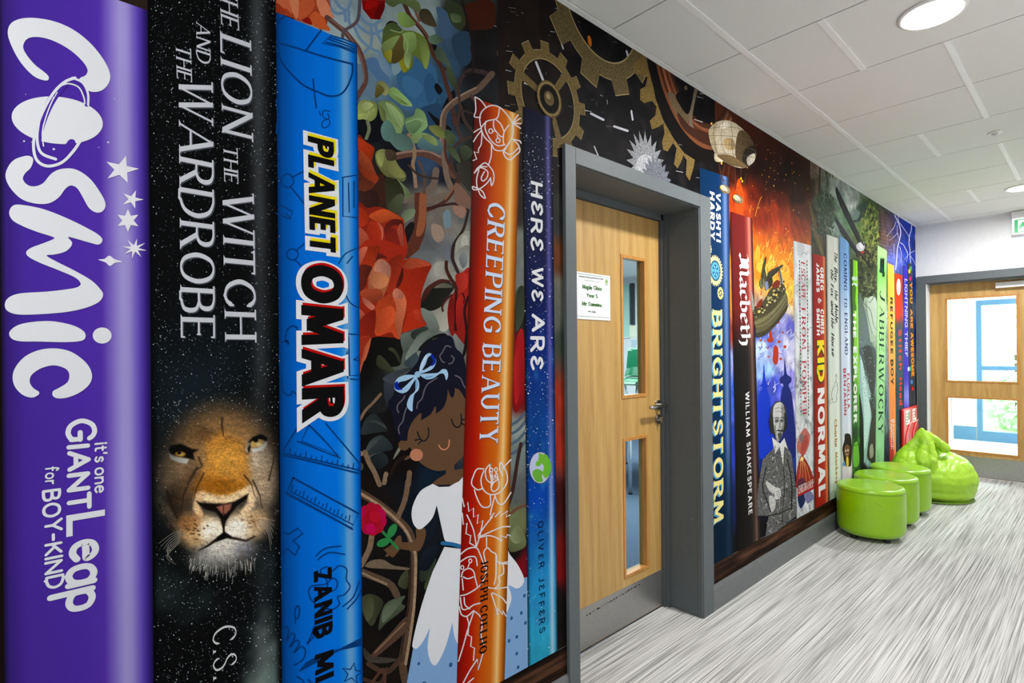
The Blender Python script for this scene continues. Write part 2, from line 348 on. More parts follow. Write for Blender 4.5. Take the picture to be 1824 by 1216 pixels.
# ---- lobby behind the far door
YW = 10.3
M_LOBBY = mottled('pale vinyl floor', (226, 228, 230), (236, 237, 238), 12, 0.3)
M_BLUE = mat('blue window frame', (70, 106, 138), 0.4)
tag(box('floor_lobby', (-0.6, YE + 0.25, -0.1), (3.2, YW + 0.2, 0.0), M_LOBBY), kind='structure')
tag(box('ceiling_lobby', (-0.6, YE + 0.3, 2.64), (3.2, YW + 0.2, 2.75), M_WALL), kind='structure')
tag(box('wall_lobby_left', (-0.32, YL + 0.04, 0), (-0.2, YW + 0.15, 2.64), mat('pale green wall', (220, 236, 226), 0.7)), kind='structure')
tag(box('wall_lobby_right', (3.1, YE + 0.25, 0), (3.2, YW + 0.15, 2.64), M_WALL), kind='structure')
post = P1(1740, 640, 1, YW)[0]; wz = [P1(1760, v, 1, YW)[2] for v in (538, 655.5, 774)]
wb = empty('wall_lobby_back', (0, YW, 0), kind='structure')
box('wall_panel', (-0.32, YW, 0), (post, YW + 0.15, 2.64), M_WALL, wb); box('wall_panel', (post, YW, wz[0] + 0.02), (3.2, YW + 0.15, 2.64), M_WALL, wb)
box('wall_panel', (2.2, YW, 0), (3.2, YW + 0.15, wz[0] + 0.02), M_WALL, wb)
win = empty('window_1', (post, YW, 0), kind='structure'); bm = bmesh.new()
fw = 0.055
for lo, hi in (((post, 0), (post + fw, wz[0] + 0.03)), ((2.2 - fw, 0), (2.2, wz[0] + 0.03)), ((post + fw, wz[0] - 0.04), (2.2 - fw, wz[0] + 0.03)), ((post + fw, wz[1] - 0.03), (2.2 - fw, wz[1] + 0.03)), ((post + fw, 0.0), (2.2 - fw, max(wz[2], 0.0) + 0.05)), ((1.3, 0.05), (1.3 + fw, wz[0]))):
    add_box(bm, (lo[0], YW - 0.02, lo[1]), (hi[0], YW + 0.07, hi[1]), 0.002)
from_bm('window_frame', bm, M_BLUE, win)
box('glass_pane', (post + fw, YW + 0.03, wz[1] + 0.03), (2.2 - fw, YW + 0.036, wz[0] - 0.04), M_GLASS, win); box('glass_pane', (post + fw, YW + 0.03, 0.05), (2.2 - fw, YW + 0.036, wz[1] - 0.03), M_GLASS, win)
bz = P1(1700, 758, 1, YW - 0.02)
tag(box('baseboard_lobby', (P1(1699, 760, 1, YW - 0.02)[0], YW - 0.02, 0.0), (post - 0.012, YW, max(bz[2], 0.09)), mat('blue skirting', (74, 112, 144), 0.4), None, 0.003), kind='structure')
tag(box('ground_outside', (-6, YW + 0.15, -0.25), (12, 30, -0.12), mottled('grass', (150, 175, 110), (190, 205, 150), 6, 0.9)), kind='structure')

# ---------------------------------------------------------------- the printed wall: engine for flat print
M_PRINT = bpy.data.materials.new('satin wallpaper print'); M_PRINT.use_nodes = True
pb = bsdf(M_PRINT); at_ = N(M_PRINT, 'ShaderNodeAttribute', attribute_name='ink'); ns = tex(M_PRINT, 120, (1, 1, 1), 5, 0.8)
g1 = N(M_PRINT, 'ShaderNodeMath', operation='MULTIPLY_ADD'); g1.inputs[1].default_value = 7.0; g1.inputs[2].default_value = -3.5; L(M_PRINT, ns.outputs[0], g1.inputs[0])
g2 = N(M_PRINT, 'ShaderNodeMath', operation='MULTIPLY_ADD'); g2.inputs[2].default_value = 1.0; L(M_PRINT, g1.outputs[0], g2.inputs[0]); L(M_PRINT, at_.outputs['Alpha'], g2.inputs[1])
g3 = N(M_PRINT, 'ShaderNodeMath', operation='MAXIMUM'); g3.inputs[1].default_value = 0.05; L(M_PRINT, g2.outputs[0], g3.inputs[0])
gm = N(M_PRINT, 'ShaderNodeVectorMath', operation='SCALE'); L(M_PRINT, at_.outputs['Color'], gm.inputs[0]); L(M_PRINT, g3.outputs[0], gm.inputs['Scale'])
L(M_PRINT, gm.outputs[0], pb.inputs['Base Color']); pb.inputs['Roughness'].default_value = 0.55; pb.inputs['Specular IOR Level'].default_value = 0.025
INK = 0.90
def ink(c, a=0.0): return (*(lin(c) * INK), a)
Z_SHELF = 0.2305
XB, XS, XT, XF = 0.0004, 0.0018, 0.0026, 0.0036                      # background, spines, lettering, front pictures
DX = 2.5e-6

def W(x, y, at=0.0): return P1(x, y, 0, at)[1:]
def smooth(pts, closed=False, k=6):
    P = np.asarray(pts, float); n = len(P)
    if n < 3: return [tuple(p) for p in P]
    out = []
    for i in range(n if closed else n - 1):
        p0, p1, p2, p3 = (P[(i - 1) % n], P[i], P[(i + 1) % n], P[(i + 2) % n]) if closed else (P[max(i - 1, 0)], P[i], P[i + 1], P[min(i + 2, n - 1)])
        for j in range(k):
            t = j / k; out.append(tuple(0.5 * ((2 * p1) + (p2 - p0) * t + (2 * p0 - 5 * p1 + 4 * p2 - p3) * t * t + (3 * p1 - p0 - 3 * p2 + p3) * t ** 3)))
    if not closed: out.append(tuple(P[-1]))
    return out
def ell(cx, cy, rx, ry, rot=0, n=36, a0=0, a1=360):
    r = math.radians(rot); out = []
    for i in range(n + (a1 - a0 < 360)):
        t = math.radians(a0 + (a1 - a0) * i / n); x, y = rx * math.cos(t), ry * math.sin(t)
        out.append((cx + x * math.cos(r) - y * math.sin(r), cy + x * math.sin(r) + y * math.cos(r)))
    return out
def star(cx, cy, R, r, n, rot=0, sx=1, sy=1):
    return [(cx + sx * (R if i % 2 == 0 else r) * math.sin(math.radians(rot) + math.pi * i / n), cy - sy * (R if i % 2 == 0 else r) * math.cos(math.radians(rot) + math.pi * i / n)) for i in range(2 * n)]
def strip2d(pts, w0, w1=None, closed=False):
    """quads of a line of given width as (list of 4-point polygons)"""
    P = np.asarray(pts, float); n = len(P)
    if closed: P = np.vstack([P, P[:1]]); n += 1
    d = np.gradient(P, axis=0)
    if closed: d[0] = d[-1] = P[1] - P[-2]
    d /= np.maximum(np.linalg.norm(d, axis=1, keepdims=True), 1e-9); nrm = np.stack([-d[:, 1], d[:, 0]], 1)
    w = np.linspace(w0, w0 if w1 is None else w1, n) if np.isscalar(w0) else np.asarray(w0)
    A = P + nrm * w[:, None] / 2; B = P - nrm * w[:, None] / 2
    return [[A[i], A[i + 1], B[i + 1], B[i]] for i in range(n - 1)]

class Art:
    """flat print on the wall; outlines come as seen points, stored as points of the wall plane"""
    def __init__(self, x): self.v = []; self.f = []; self.c = []; self.g = []; self.n = 0; self.x = x; self.hold = False; self.grad = 0.0
    def _add(self, w, faces, color, a):
        b = len(self.v); self.v += [tuple(p) for p in w]; self.f += [tuple(b + i for i in f) for f in faces]; c = ink(color, a)
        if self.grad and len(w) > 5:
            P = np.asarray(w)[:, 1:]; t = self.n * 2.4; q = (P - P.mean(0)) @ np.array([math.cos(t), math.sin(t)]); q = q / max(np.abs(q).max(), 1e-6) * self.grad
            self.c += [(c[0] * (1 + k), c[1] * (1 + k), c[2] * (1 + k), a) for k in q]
        else: self.c += [c] * len(w)
        self.g += [self.n] * len(w); self.n += 1
    def step(self):
        if not self.hold: self.x += DX; self.base = None; return
        if getattr(self, 'base', None) is None: self.base = self.x       # many small marks share a band, none exactly coplanar with its neighbour
        self.x = self.base + (self.n % 70) * 1.6e-6
    def poly(self, pts, color, a=0.0, holes=(), world=False, clip=None):
        loops = [pts, *holes]; flat = [p for l in loops for p in l]
        if len(flat) < 3: return
        w = on(flat, 0, self.x) if not world else np.array([(self.x, p[0], p[1]) for p in flat])
        it = iter(w); vec = [[Vector((0, q[1], q[2])) for q in [next(it) for _ in l]] for l in loops]
        tris = tessellate_polygon(vec); self._add(w, tris, color, a); self.step()
    def sm(self, pts, color, a=0.0, k=5, holes=()): self.poly(smooth(pts, True, k), color, a, holes)
    def polys(self, lst, color, a=0.0):
        """many small convex polygons of one colour on one level"""
        for p in lst:
            w = on(p, 0, self.x); self._add(w, [tuple(range(len(p)))], color, a)
        self.step()
    def line(self, pts, w0, color, w1=None, closed=False, sm=True, cap=True, a=0.0, k=5):
        if sm and len(pts) > 2: pts = smooth(pts, closed, k)
        self.polys(strip2d(pts, w0, w1, closed), color, a); q = []
        if cap and not closed: q += [ell(*pts[0], w0 / 2, w0 / 2, n=10), ell(*pts[-1], (w0 if w1 is None else w1) / 2, (w0 if w1 is None else w1) / 2, n=10)]
        if not sm and len(pts) > 2: q += [ell(*p, w0 / 2, w0 / 2, n=8) for p in pts[1:-1]]
        if q: self.polys(q, color, a)
    def build(self, name, parent, label=None):
        """one object, or one for each group of marks that stand apart"""
        if not self.v: return None
        V = np.array(self.v); C = np.array(self.c, np.float32); Gi = np.array(self.g); lab = np.zeros(self.n, int)
        if self.n <= 800:
            lo = np.full((self.n, 3), 9e9); hi = -lo; np.minimum.at(lo, Gi, V); np.maximum.at(hi, Gi, V); size = (hi - lo).max(1)
            gap = np.maximum(0, np.maximum(lo[:, None] - hi[None], lo[None] - hi[:, None])); near = np.sqrt((gap ** 2).sum(2)) <= np.maximum(0.02, 0.5 * np.maximum(size[:, None], size[None])) * .98
            lab = np.full(self.n, -1); k = 0
            for i in range(self.n):
                if lab[i] >= 0: continue
                st = [i]; lab[i] = k
                while st:
                    for q in np.nonzero(near[st.pop()] & (lab < 0))[0]: lab[q] = k; st.append(q)
                k += 1
        vl = lab[Gi]; first = None
        for k in range(lab.max() + 1):
            idx = np.nonzero(vl == k)[0]; mp = np.full(len(V), -1); mp[idx] = np.arange(len(idx))
            me = bpy.data.meshes.new(name); me.from_pydata(V[idx].tolist(), [], [tuple(mp[i] for i in f) for f in self.f if vl[f[0]] == k])
            at = me.color_attributes.new('ink', 'FLOAT_COLOR', 'POINT'); at.data.foreach_set('color', C[idx].ravel())
            fix(me); me.materials.append(M_PRINT); o = link(name, me, parent)
            if k == 0: first = tag(o, label)
        return first
def fix(me):
    """every print face looks into the room"""
    nrm = np.zeros(len(me.polygons) * 3); me.polygons.foreach_get('normal', nrm)
    if (nrm[0::3] < 0).any():
        bm = bmesh.new(); bm.from_mesh(me); bmesh.ops.reverse_faces(bm, faces=[f for f in bm.faces if f.normal.x < 0]); bm.to_mesh(me); bm.free()

# smooth noise for printed clouds, fur and stone
_rng = np.random.default_rng(7); _LAT = _rng.random((256, 256))
def vnoise(x, y):
    xi = np.floor(x).astype(int); yi = np.floor(y).astype(int); fx = x - xi; fy = y - yi
    fx = fx * fx * (3 - 2 * fx); fy = fy * fy * (3 - 2 * fy)
    g = lambda a, b: _LAT[a % 256, b % 256]
    return (g(xi, yi) * (1 - fx) + g(xi + 1, yi) * fx) * (1 - fy) + (g(xi, yi + 1) * (1 - fx) + g(xi + 1, yi + 1) * fx) * fy
def fbm(x, y, o=4, g=0.5):
    s = 0; a = 1; t = 0
    for i in range(o): s = s + a * vnoise(x * 2 ** i + 17.3 * i, y * 2 ** i + 9.1 * i); t += a; a *= g
    return s / t
def ramp(t, stops):
    t = np.asarray(t, float); xs = [s[0] for s in stops]; return np.stack([np.interp(t, xs, [s[1][k] for s in stops]) for k in range(3)], -1)
def mix(a, b, t): t = np.clip(np.asarray(t, float), 0, 1)[..., None]; return np.asarray(a, float) * (1 - t) + np.asarray(b, float) * t
def sst(a, b, x): t = np.clip((x - a) / (b - a), 0, 1); return t * t * (3 - 2 * t)

def sheet(name, parent, quad, nx, ny, func, x, label=None, world=False, a=0.0, mask=None):
    """print area with colour given per point. quad = TL,TR,BR,BL; func(S,T,Y,Z,PX,PY) -> rgb"""
    q = np.array([(p[0], p[1]) for p in quad]) if world else on(quad, 0, x)[:, 1:]
    s, t = np.meshgrid(np.linspace(0, 1, nx + 1), np.linspace(0, 1, ny + 1)); S, Tt = s[..., None], t[..., None]
    w = (q[0] * (1 - S) + q[1] * S) * (1 - Tt) + (q[3] * (1 - S) + q[2] * S) * Tt
    w3 = np.concatenate([np.full_like(w[..., :1], x), w], -1).reshape(-1, 3); px = proj(w3).reshape(ny + 1, nx + 1, 2)
    rgb = np.broadcast_to(func(s, t, w[..., 0], w[..., 1], px[..., 0], px[..., 1]), s.shape + (3,))
    c = np.concatenate([lin(np.clip(rgb, 0, 255)) * INK, np.full(s.shape + (1,), a)], -1)
    i = np.arange((ny + 1) * (nx + 1)).reshape(ny + 1, nx + 1)
    f = np.stack([i[:-1, :-1], i[1:, :-1], i[1:, 1:], i[:-1, 1:]], -1).reshape(-1, 4)
    if mask is not None:
        mk = mask(px[..., 0], px[..., 1]); keep = mk.ravel()[f].all(1); f = f[keep]
    me = bpy.data.meshes.new(name); me.from_pydata(w3.tolist(), [], f.tolist())
    at = me.color_attributes.new('ink', 'FLOAT_COLOR', 'POINT'); at.data.foreach_set('color', c.astype(np.float32).ravel())
    fix(me); me.materials.append(M_PRINT); return tag(link(name, me, parent), label)
def down(p, x):
    """the place on the shelf line straight below an edge given by two seen points"""
    a, b = on(p, 0, x)[:, 1:]; t = (Z_SHELF - a[1]) / (b[1] - a[1]); return a + (b - a) * t
def spine_quad(tl, tr, bl_ref, br_ref, x=XS):
    """upper corners as seen; second seen point on each long edge; carried down to the printed shelf"""
    a, b = on([tl, tr], 0, x)[:, 1:]; return [tuple(a), tuple(b), tuple(down([tr, br_ref], x)), tuple(down([tl, bl_ref], x))]
def upright(xl, xr, yref, ztop, x=XS):
    a = W(xl, yref, x)[0]; b = W(xr, yref, x)[0]; return [(a, ztop), (b, ztop), (b, Z_SHELF), (a, Z_SHELF)]

# ---- drawn letters
GL = {}
def G(ch, w, *s): GL[ch] = (w, s)
G('A', .74, ('l', (0, 0), (.37, 1)), ('l', (.37, 1), (.74, 0)), ('h', (.13, .33), (.61, .33)))
_b = [(.0, 1), (.26, 1), (.46, .93), (.52, .77), (.46, .6), (.26, .53), (0, .53)]
G('B', .58, ('l', (0, 0), (0, 1)), ('s', *_b), ('s', (0, .53), (.3, .53), (.52, .45), (.58, .27), (.52, .08), (.3, 0), (0, 0)))
_c = [(.66, .8), (.56, .94), (.38, 1), (.14, .88), (0, .5), (.14, .12), (.38, 0), (.56, .06), (.66, .2)]
G('C', .66, ('s', *_c)); G('D', .68, ('l', (0, 0), (0, 1)), ('s', (0, 1), (.28, 1), (.56, .85), (.68, .5), (.56, .15), (.28, 0), (0, 0)))
G('E', .5, ('l', (0, 0), (0, 1)), ('h', (0, 1), (.5, 1)), ('h', (0, .52), (.42, .52)), ('h', (0, 0), (.5, 0)))
G('F', .48, ('l', (0, 0), (0, 1)), ('h', (0, 1), (.48, 1)), ('h', (0, .5), (.4, .5)))
G('G', .7, ('s', *_c[:-1], (.62, .12), (.66, .2)), ('l', (.66, .12), (.66, .45)), ('h', (.42, .45), (.68, .45)))
G('H', .64, ('l', (0, 0), (0, 1)), ('l', (.64, 0), (.64, 1)), ('h', (0, .5), (.64, .5)))
G('I', .0, ('l', (0, 0), (0, 1))); G('J', .36, ('s', (.36, 1), (.36, .5), (.34, .18), (.2, 0), (.02, .1)))
G('K', .58, ('l', (0, 0), (0, 1)), ('l', (.02, .42), (.56, 1)), ('l', (.18, .58), (.6, 0))); G('L', .46, ('l', (0, 0), (0, 1)), ('h', (0, 0), (.46, 0)))
G('M', .82, ('l', (0, 0), (.06, 1)), ('l', (.06, 1), (.41, .12)), ('l', (.41, .12), (.76, 1)), ('l', (.76, 1), (.82, 0)))
G('N', .66, ('l', (0, 0), (0, 1)), ('l', (0, 1), (.66, 0)), ('l', (.66, 0), (.66, 1)))
G('O', .76, ('c', (.38, 1), (.12, .88), (0, .5), (.12, .12), (.38, 0), (.64, .12), (.76, .5), (.64, .88)))
G('P', .54, ('l', (0, 0), (0, 1)), ('s', (0, 1), (.3, 1), (.5, .92), (.56, .74), (.5, .55), (.3, .46), (0, .46)))
G('Q', .76, *GL['O'][1], ('l', (.45, .25), (.8, -.08)))
G('R', .6, ('l', (0, 0), (0, 1)), ('s', (0, 1), (.3, 1), (.48, .92), (.54, .75), (.48, .57), (.3, .49), (0, .49)), ('l', (.28, .49), (.62, 0)))
G('S', .52, ('s', (.49, .83), (.4, .96), (.26, 1), (.08, .92), (.03, .75), (.14, .6), (.36, .48), (.5, .33), (.49, .12), (.28, 0), (.1, .05), (.0, .19)))
G('T', .6, ('l', (.3, 0), (.3, 1)), ('h', (0, 1), (.6, 1))); G('U', .62, ('s', (0, 1), (0, .6), (.03, .22), (.31, 0), (.59, .22), (.62, .6), (.62, 1)))
G('V', .68, ('l', (0, 1), (.34, 0)), ('l', (.34, 0), (.68, 1))); G('W', 1.02, ('l', (0, 1), (.26, 0)), ('l', (.26, 0), (.51, 1)), ('l', (.51, 1), (.77, 0)), ('l', (.77, 0), (1.02, 1)))
G('X', .62, ('l', (0, 1), (.62, 0)), ('l', (0, 0), (.62, 1))); G('Y', .64, ('l', (0, 1), (.32, .45)), ('l', (.64, 1), (.32, .45)), ('l', (.32, 0), (.32, .47)))
G('Z', .56, ('h', (0, 1), (.56, 1)), ('l', (.52, .98), (.04, .02)), ('h', (0, 0), (.56, 0)))
G('Ɛ', .5, ('s', (.5, .84), (.34, .98), (.12, .92), (.06, .74), (.3, .54), (.02, .32), (.04, .1), (.26, 0), (.54, .16)))
G('&', .7, ('s', (.7, .5), (.55, .1), (.25, 0), (.02, .2), (.2, .5), (.42, .75), (.3, 1), (.14, .85), (.25, .6), (.68, 0)))
G('-', .32, ('h', (0, .45), (.32, .45))); G('.', .04, ('l', (0, 0), (0, .12))); G(',', .04, ('l', (.03, .12), (0, -.12))); G("'", .04, ('l', (0, .75), (.02, 1))); G('·', .04, ('l', (0, .44), (0, .56)))
G('5', .5, ('h', (.06, 1), (.46, 1)), ('l', (.06, 1), (.03, .55)), ('s', (.03, .55), (.25, .62), (.46, .5), (.5, .28), (.4, .06), (.2, 0), (0, .1))); G('0', .54, ('c', (.27, 1), (.05, .82), (0, .5), (.05, .18), (.27, 0), (.49, .18), (.54, .5), (.49, .82)))
# small letters
G('a', .48, ('c', (.24, .66), (.05, .55), (0, .33), (.05, .1), (.22, 0), (.4, .1), (.46, .33), (.42, .56)), ('l', (.48, 0), (.48, .66)))
G('b', .5, ('l', (0, 0), (0, 1.05)), ('c', (.25, .66), (.06, .55), (.02, .33), (.06, .1), (.27, 0), (.45, .1), (.5, .33), (.45, .56)))
G('c', .42, ('s', (.42, .54), (.25, .66), (.06, .55), (0, .33), (.06, .1), (.25, 0), (.42, .12))); G('d', .5, ('l', (.5, 0), (.5, 1.05)), *[GL['a'][1][0]])
G('e', .48, ('s', (.02, .36), (.25, .38), (.48, .4), (.4, .6), (.24, .66), (.06, .56), (0, .33), (.08, .08), (.27, 0), (.46, .12))); G('f', .32, ('s', (.34, .98), (.2, 1.05), (.1, .9), (.1, .4), (.1, 0)), ('h', (0, .62), (.3, .62)))
G('g', .48, *[GL['a'][1][0]], ('s', (.48, .66), (.48, 0), (.4, -.25), (.2, -.33), (.02, -.24))); G('h', .46, ('l', (0, 0), (0, 1.05)), ('s', (0, .4), (.12, .6), (.3, .66), (.44, .5), (.46, .2), (.46, 0)))
G('i', .0, ('l', (0, 0), (0, .66)), ('l', (0, .84), (0, .97))); G('j', .1, ('s', (.1, .66), (.1, 0), (.05, -.25), (-.1, -.3)), ('l', (.1, .84), (.1, .97)))
G('k', .42, ('l', (0, 0), (0, 1.05)), ('l', (.0, .25), (.4, .66)), ('l', (.14, .38), (.44, 0))); G('l', .0, ('l', (0, 0), (0, 1.05)))
G('m', .74, ('l', (0, 0), (0, .66)), ('s', (0, .4), (.1, .6), (.24, .66), (.36, .52), (.37, .2), (.37, 0)), ('s', (.37, .4), (.47, .6), (.6, .66), (.73, .52), (.74, .2), (.74, 0)))
G('n', .44, ('l', (0, 0), (0, .66)), ('s', (0, .4), (.12, .6), (.28, .66), (.42, .52), (.44, .2), (.44, 0))); G('o', .5, ('c', (.25, .66), (.06, .56), (0, .33), (.06, .1), (.25, 0), (.44, .1), (.5, .33), (.44, .56)))
G('p', .5, ('l', (0, -.33), (0, .66)), GL['b'][1][1]); G('r', .3, ('l', (0, 0), (0, .66)), ('s', (0, .38), (.1, .6), (.3, .64))); G('s', .36, ('s', (.35, .55), (.2, .66), (.04, .55), (.08, .4), (.28, .3), (.36, .15), (.2, 0), (0, .1)))
G('t', .3, ('s', (.12, .92), (.12, .3), (.14, .06), (.3, .02)), ('h', (0, .64), (.3, .64))); G('u', .44, ('s', (0, .66), (0, .3), (.06, .06), (.2, 0), (.36, .1), (.44, .3)), ('l', (.44, 0), (.44, .66)))
G('v', .44, ('l', (0, .66), (.22, 0)), ('l', (.22, 0), (.44, .66))); G('w', .64, ('l', (0, .66), (.16, 0)), ('l', (.16, 0), (.32, .6)), ('l', (.32, .6), (.48, 0)), ('l', (.48, 0), (.64, .66)))
G('x', .42, ('l', (0, .66), (.42, 0)), ('l', (0, 0), (.42, .66))); G('y', .44, ('l', (0, .66), (.22, .04)), ('s', (.44, .66), (.22, .0), (.1, -.26), (-.04, -.3))); G('z', .4, ('h', (0, .66), (.4, .66)), ('l', (.38, .64), (.02, .02)), ('h', (0, 0), (.4, 0)))
# broad-pen letters for the gothic title
BK = {'M': (1.0, [(.02, .86), (.2, 1.0), (.32, .86), (.32, .12), (.2, .0), (.06, .12)], [(.32, .86), (.48, 1.0), (.6, .86), (.6, .12), (.68, .02)], [(.6, .86), (.78, 1.0), (.92, .86), (.92, .14), (1.02, .0)], [(.44, .9), (.44, .15)]),
      'a': (.5, [(.06, .58), (.22, .7), (.38, .58), (.38, .1), (.5, .0)], [(.38, .4), (.1, .28), (.06, .1), (.2, 0), (.38, .12)]), 'c': (.4, [(.4, .58), (.26, .7), (.06, .58), (.06, .12), (.2, 0), (.42, .12)]),
      'b': (.48, [(.0, 1.05), (.08, .95), (.08, .1), (.24, 0), (.42, .12), (.42, .55), (.26, .7), (.08, .58)]), 'e': (.42, [(.06, .36), (.38, .5), (.38, .6), (.24, .7), (.06, .58), (.06, .12), (.2, 0), (.44, .14)]),
      't': (.34, [(.04, .95), (.12, .85), (.12, .1), (.24, 0), (.38, .1)], [(0, .66), (.34, .66)]), 'h': (.5, [(0, 1.05), (.08, .95), (.08, .08), (.0, .0)], [(.08, .56), (.26, .7), (.42, .58), (.42, .05), (.3, -.22)])}

def letters(text, style):
    """-> polygons in letter space (x along, y up, cap height 1) and the total length"""
    pen, thin = style.get('pen', .12), style.get('thin', style.get('pen', .12)); serif = style.get('serif', 0); st = style.get('st', .05)
    rnd = style.get('round', False); gap = style.get('gap', .16); hs = style.get('hs', 1.0); grow = style.get('grow', 0.0); sl = style.get('slant', 0.0)
    wob = style.get('wob', 0.0); rr = random.Random(len(text) * 7 + 1)
    out = []; x0 = pen / 2; lv = []; cur = 0
    def done(one=False):
        nonlocal cur
        while len(lv) < len(out):
            lv.append(cur)
            if not one: cur = (cur + 1) % 14
        if one: cur = (cur + 1) % 14
    for ch in text:
        if ch == ' ': x0 += style.get('space', .38); continue
        if style.get('black'):
            w, *strokes = BK[ch]; na = math.radians(38)
            for s in strokes:
                for a, b in zip(s, s[1:]):
                    nx, ny = math.cos(na) * pen / 2, math.sin(na) * pen / 2
                    a = (a[0] + x0, a[1]); b = (b[0] + x0, b[1])
                    c = [(a[0] - nx, a[1] - ny), (a[0] + nx, a[1] + ny), (b[0] + nx, b[1] + ny), (b[0] - nx, b[1] - ny)]
                    if abs((c[1][0] - c[0][0]) * (c[2][1] - c[0][1]) - (c[1][1] - c[0][1]) * (c[2][0] - c[0][0])) < 1e-4:
                        c = [(p[0] + o[0], p[1] + o[1]) for p, o in zip(c, ((0, -.02), (0, .02), (0, .02), (0, -.02)))]
                    out.append(c); done()
            x0 += w + gap; continue
        w, strokes = GL[ch]; dy = wob * (rr.random() - .5); ds = 1 + wob * (rr.random() - .5)
        def M(p): y = p[1] * ds + dy; return (x0 + p[0] * hs + sl * y, y)
        ends = {}
        for s in strokes:
            if s[0] == 'l':
                for p in s[1:]: ends[p] = ends.get(p, 0) + 1
        for s in strokes:
            pts = list(s[1:])
            if s[0] in 'hl' and not rnd:
                (ax, ay), (bx, by) = pts
                if s[0] == 'h':
                    t = thin / 2 + grow; e = grow
                    cy = ay if 0 < ay < 1 and ay not in (.66,) else (min(max(ay, thin / 2), 1 - thin / 2) if ay in (0, 1) else ay - thin / 2 if ay == .66 else ay)
                    xa, xb = ax * hs - (pen / 2 if ax == 0 else 0) - e, bx * hs + e
                    c = [(xa, cy - t), (xb, cy - t), (xb, cy + t), (xa, cy + t)]
                    out.append([(x0 + p[0] + sl * p[1], p[1]) for p in c])
                    if serif and ch in 'EFLTZ':
                        for ex in ([bx * hs] if ch in 'EFL' or (ch == 'Z') else [0, bx * hs]) + ([0] if ch == 'Z' and ay == 1 else []):
                            h = serif * 1.1; a0, a1 = (cy - h, cy + t) if ay == 1 else ((cy - t, cy + h) if ay == 0 else (cy - h * .6, cy + h * .6))
                            out.append([(x0 + ex - st / 2 + sl * a0, a0), (x0 + ex + st / 2 + sl * a0, a0), (x0 + ex + st / 2 + sl * a1, a1), (x0 + ex - st / 2 + sl * a1, a1)])
                else:
                    d = math.hypot((bx - ax) * hs, by - ay); dx, dyy = (bx - ax) * hs / d, (by - ay) / d
                    up = dx * dyy > 1e-3; wd = pen if abs(dx) < .12 else (thin if up else pen)
                    if ch in 'MN' and abs(dx) < .12: wd = (pen + thin) / 2
                    half = wd / 2 / max(abs(dyy), .3) + grow / max(abs(dyy), .3); e = grow
                    y0_, y1_ = ay, by; sg = 1 if by > ay else -1; ax2, bx2 = ax * hs - dx / dyy * 0 - (dx / dyy) * e * sg, bx * hs + (dx / dyy) * e * sg
                    c = [(ax2 - half, ay - e * sg), (ax2 + half, ay - e * sg), (bx2 + half, by + e * sg), (bx2 - half, by + e * sg)]
                    out.append([(x0 + p[0] + sl * p[1], p[1]) for p in c])
                    if serif:
                        for (px_, py_) in pts:
                            if py_ in (0, 1) and ends[(px_, py_)] == 1:
                                q = wd / 2 + serif; y_a, y_b = (0, st) if py_ == 0 else (1 - st, 1)
                                if ch in 'R' and px_ > .4: y_a, y_b = 0, st
                                out.append([(x0 + px_ * hs - q + sl * y_a, y_a), (x0 + px_ * hs + q + sl * y_a, y_a), (x0 + px_ * hs + wd / 2 + sl * y_b, y_b) if py_ == 0 else (x0 + px_ * hs + q + sl * y_b, y_b), (x0 + px_ * hs - wd / 2 + sl * y_b, y_b) if py_ == 0 else (x0 + px_ * hs - q + sl * y_b, y_b)])
                continue
            closed = s[0] == 'c'
            if rnd:
                q = smooth(pts, closed, 6) if s[0] in 'sc' else pts
                hp = pen / 2; q = [(p[0], hp + p[1] * (1 - pen)) if -.01 <= p[1] <= 1.01 else p for p in q]; q = [M(p) for p in q]
                done(); out += [list(map(tuple, z)) for z in strip2d(q, pen + 2 * grow, None, closed)]; done(True)
                for p in ([] if closed else [q[0], q[-1]]): out.append(ell(*p, pen / 2 + grow, pen / 2 + grow, n=12))
                done(); continue
            q = np.array(smooth(pts, closed, 7)); q = np.stack([q[:, 0] * hs, np.where((q[:, 1] >= -.001) & (q[:, 1] <= 1.051), thin / 2 + q[:, 1] * (1 - thin), q[:, 1])], 1)
            Q = np.vstack([q, q[:1]]) if closed else q; d = np.gradient(Q, axis=0)
            if closed: d[0] = d[-1] = Q[1] - Q[-2]
            d /= np.maximum(np.linalg.norm(d, axis=1, keepdims=True), 1e-9); wd = thin + (pen - thin) * np.abs(d[:, 1]) ** 1.3 + 2 * grow
            nr = np.stack([-d[:, 1], d[:, 0]], 1); A = Q + nr * wd[:, None] / 2; B = Q - nr * wd[:, None] / 2
            f = lambda p: (x0 + p[0] + sl * p[1], p[1])
            done(); out += [[f(A[i]), f(A[i + 1]), f(B[i + 1]), f(B[i])] for i in range(len(Q) - 1)]; done(True)
            if serif and ch in 'CGSJ':
                for e_ in ([q[0], q[-1]] if ch in 'CS' else [q[0]]):
                    h = serif * .9; out.append([f((e_[0] - st / 2, e_[1] - h)), f((e_[0] + st / 2 + .02, e_[1] - h)), f((e_[0] + st / 2 + .02, e_[1] + h)), f((e_[0] - st / 2, e_[1] + h))])
            if serif and ch == 'U':
                for e_ in (q[0], q[-1]):
                    out.append([f((e_[0] - pen / 2 - serif, 1 - st)), f((e_[0] + pen / 2 + serif, 1 - st)), f((e_[0] + pen / 2 + serif, 1)), f((e_[0] - pen / 2 - serif, 1))])
        done(); x0 += w * hs + pen + gap
    done(); letters.levels = lv
    return out, max(x0 - gap - pen / 2, .1) + pen * 0

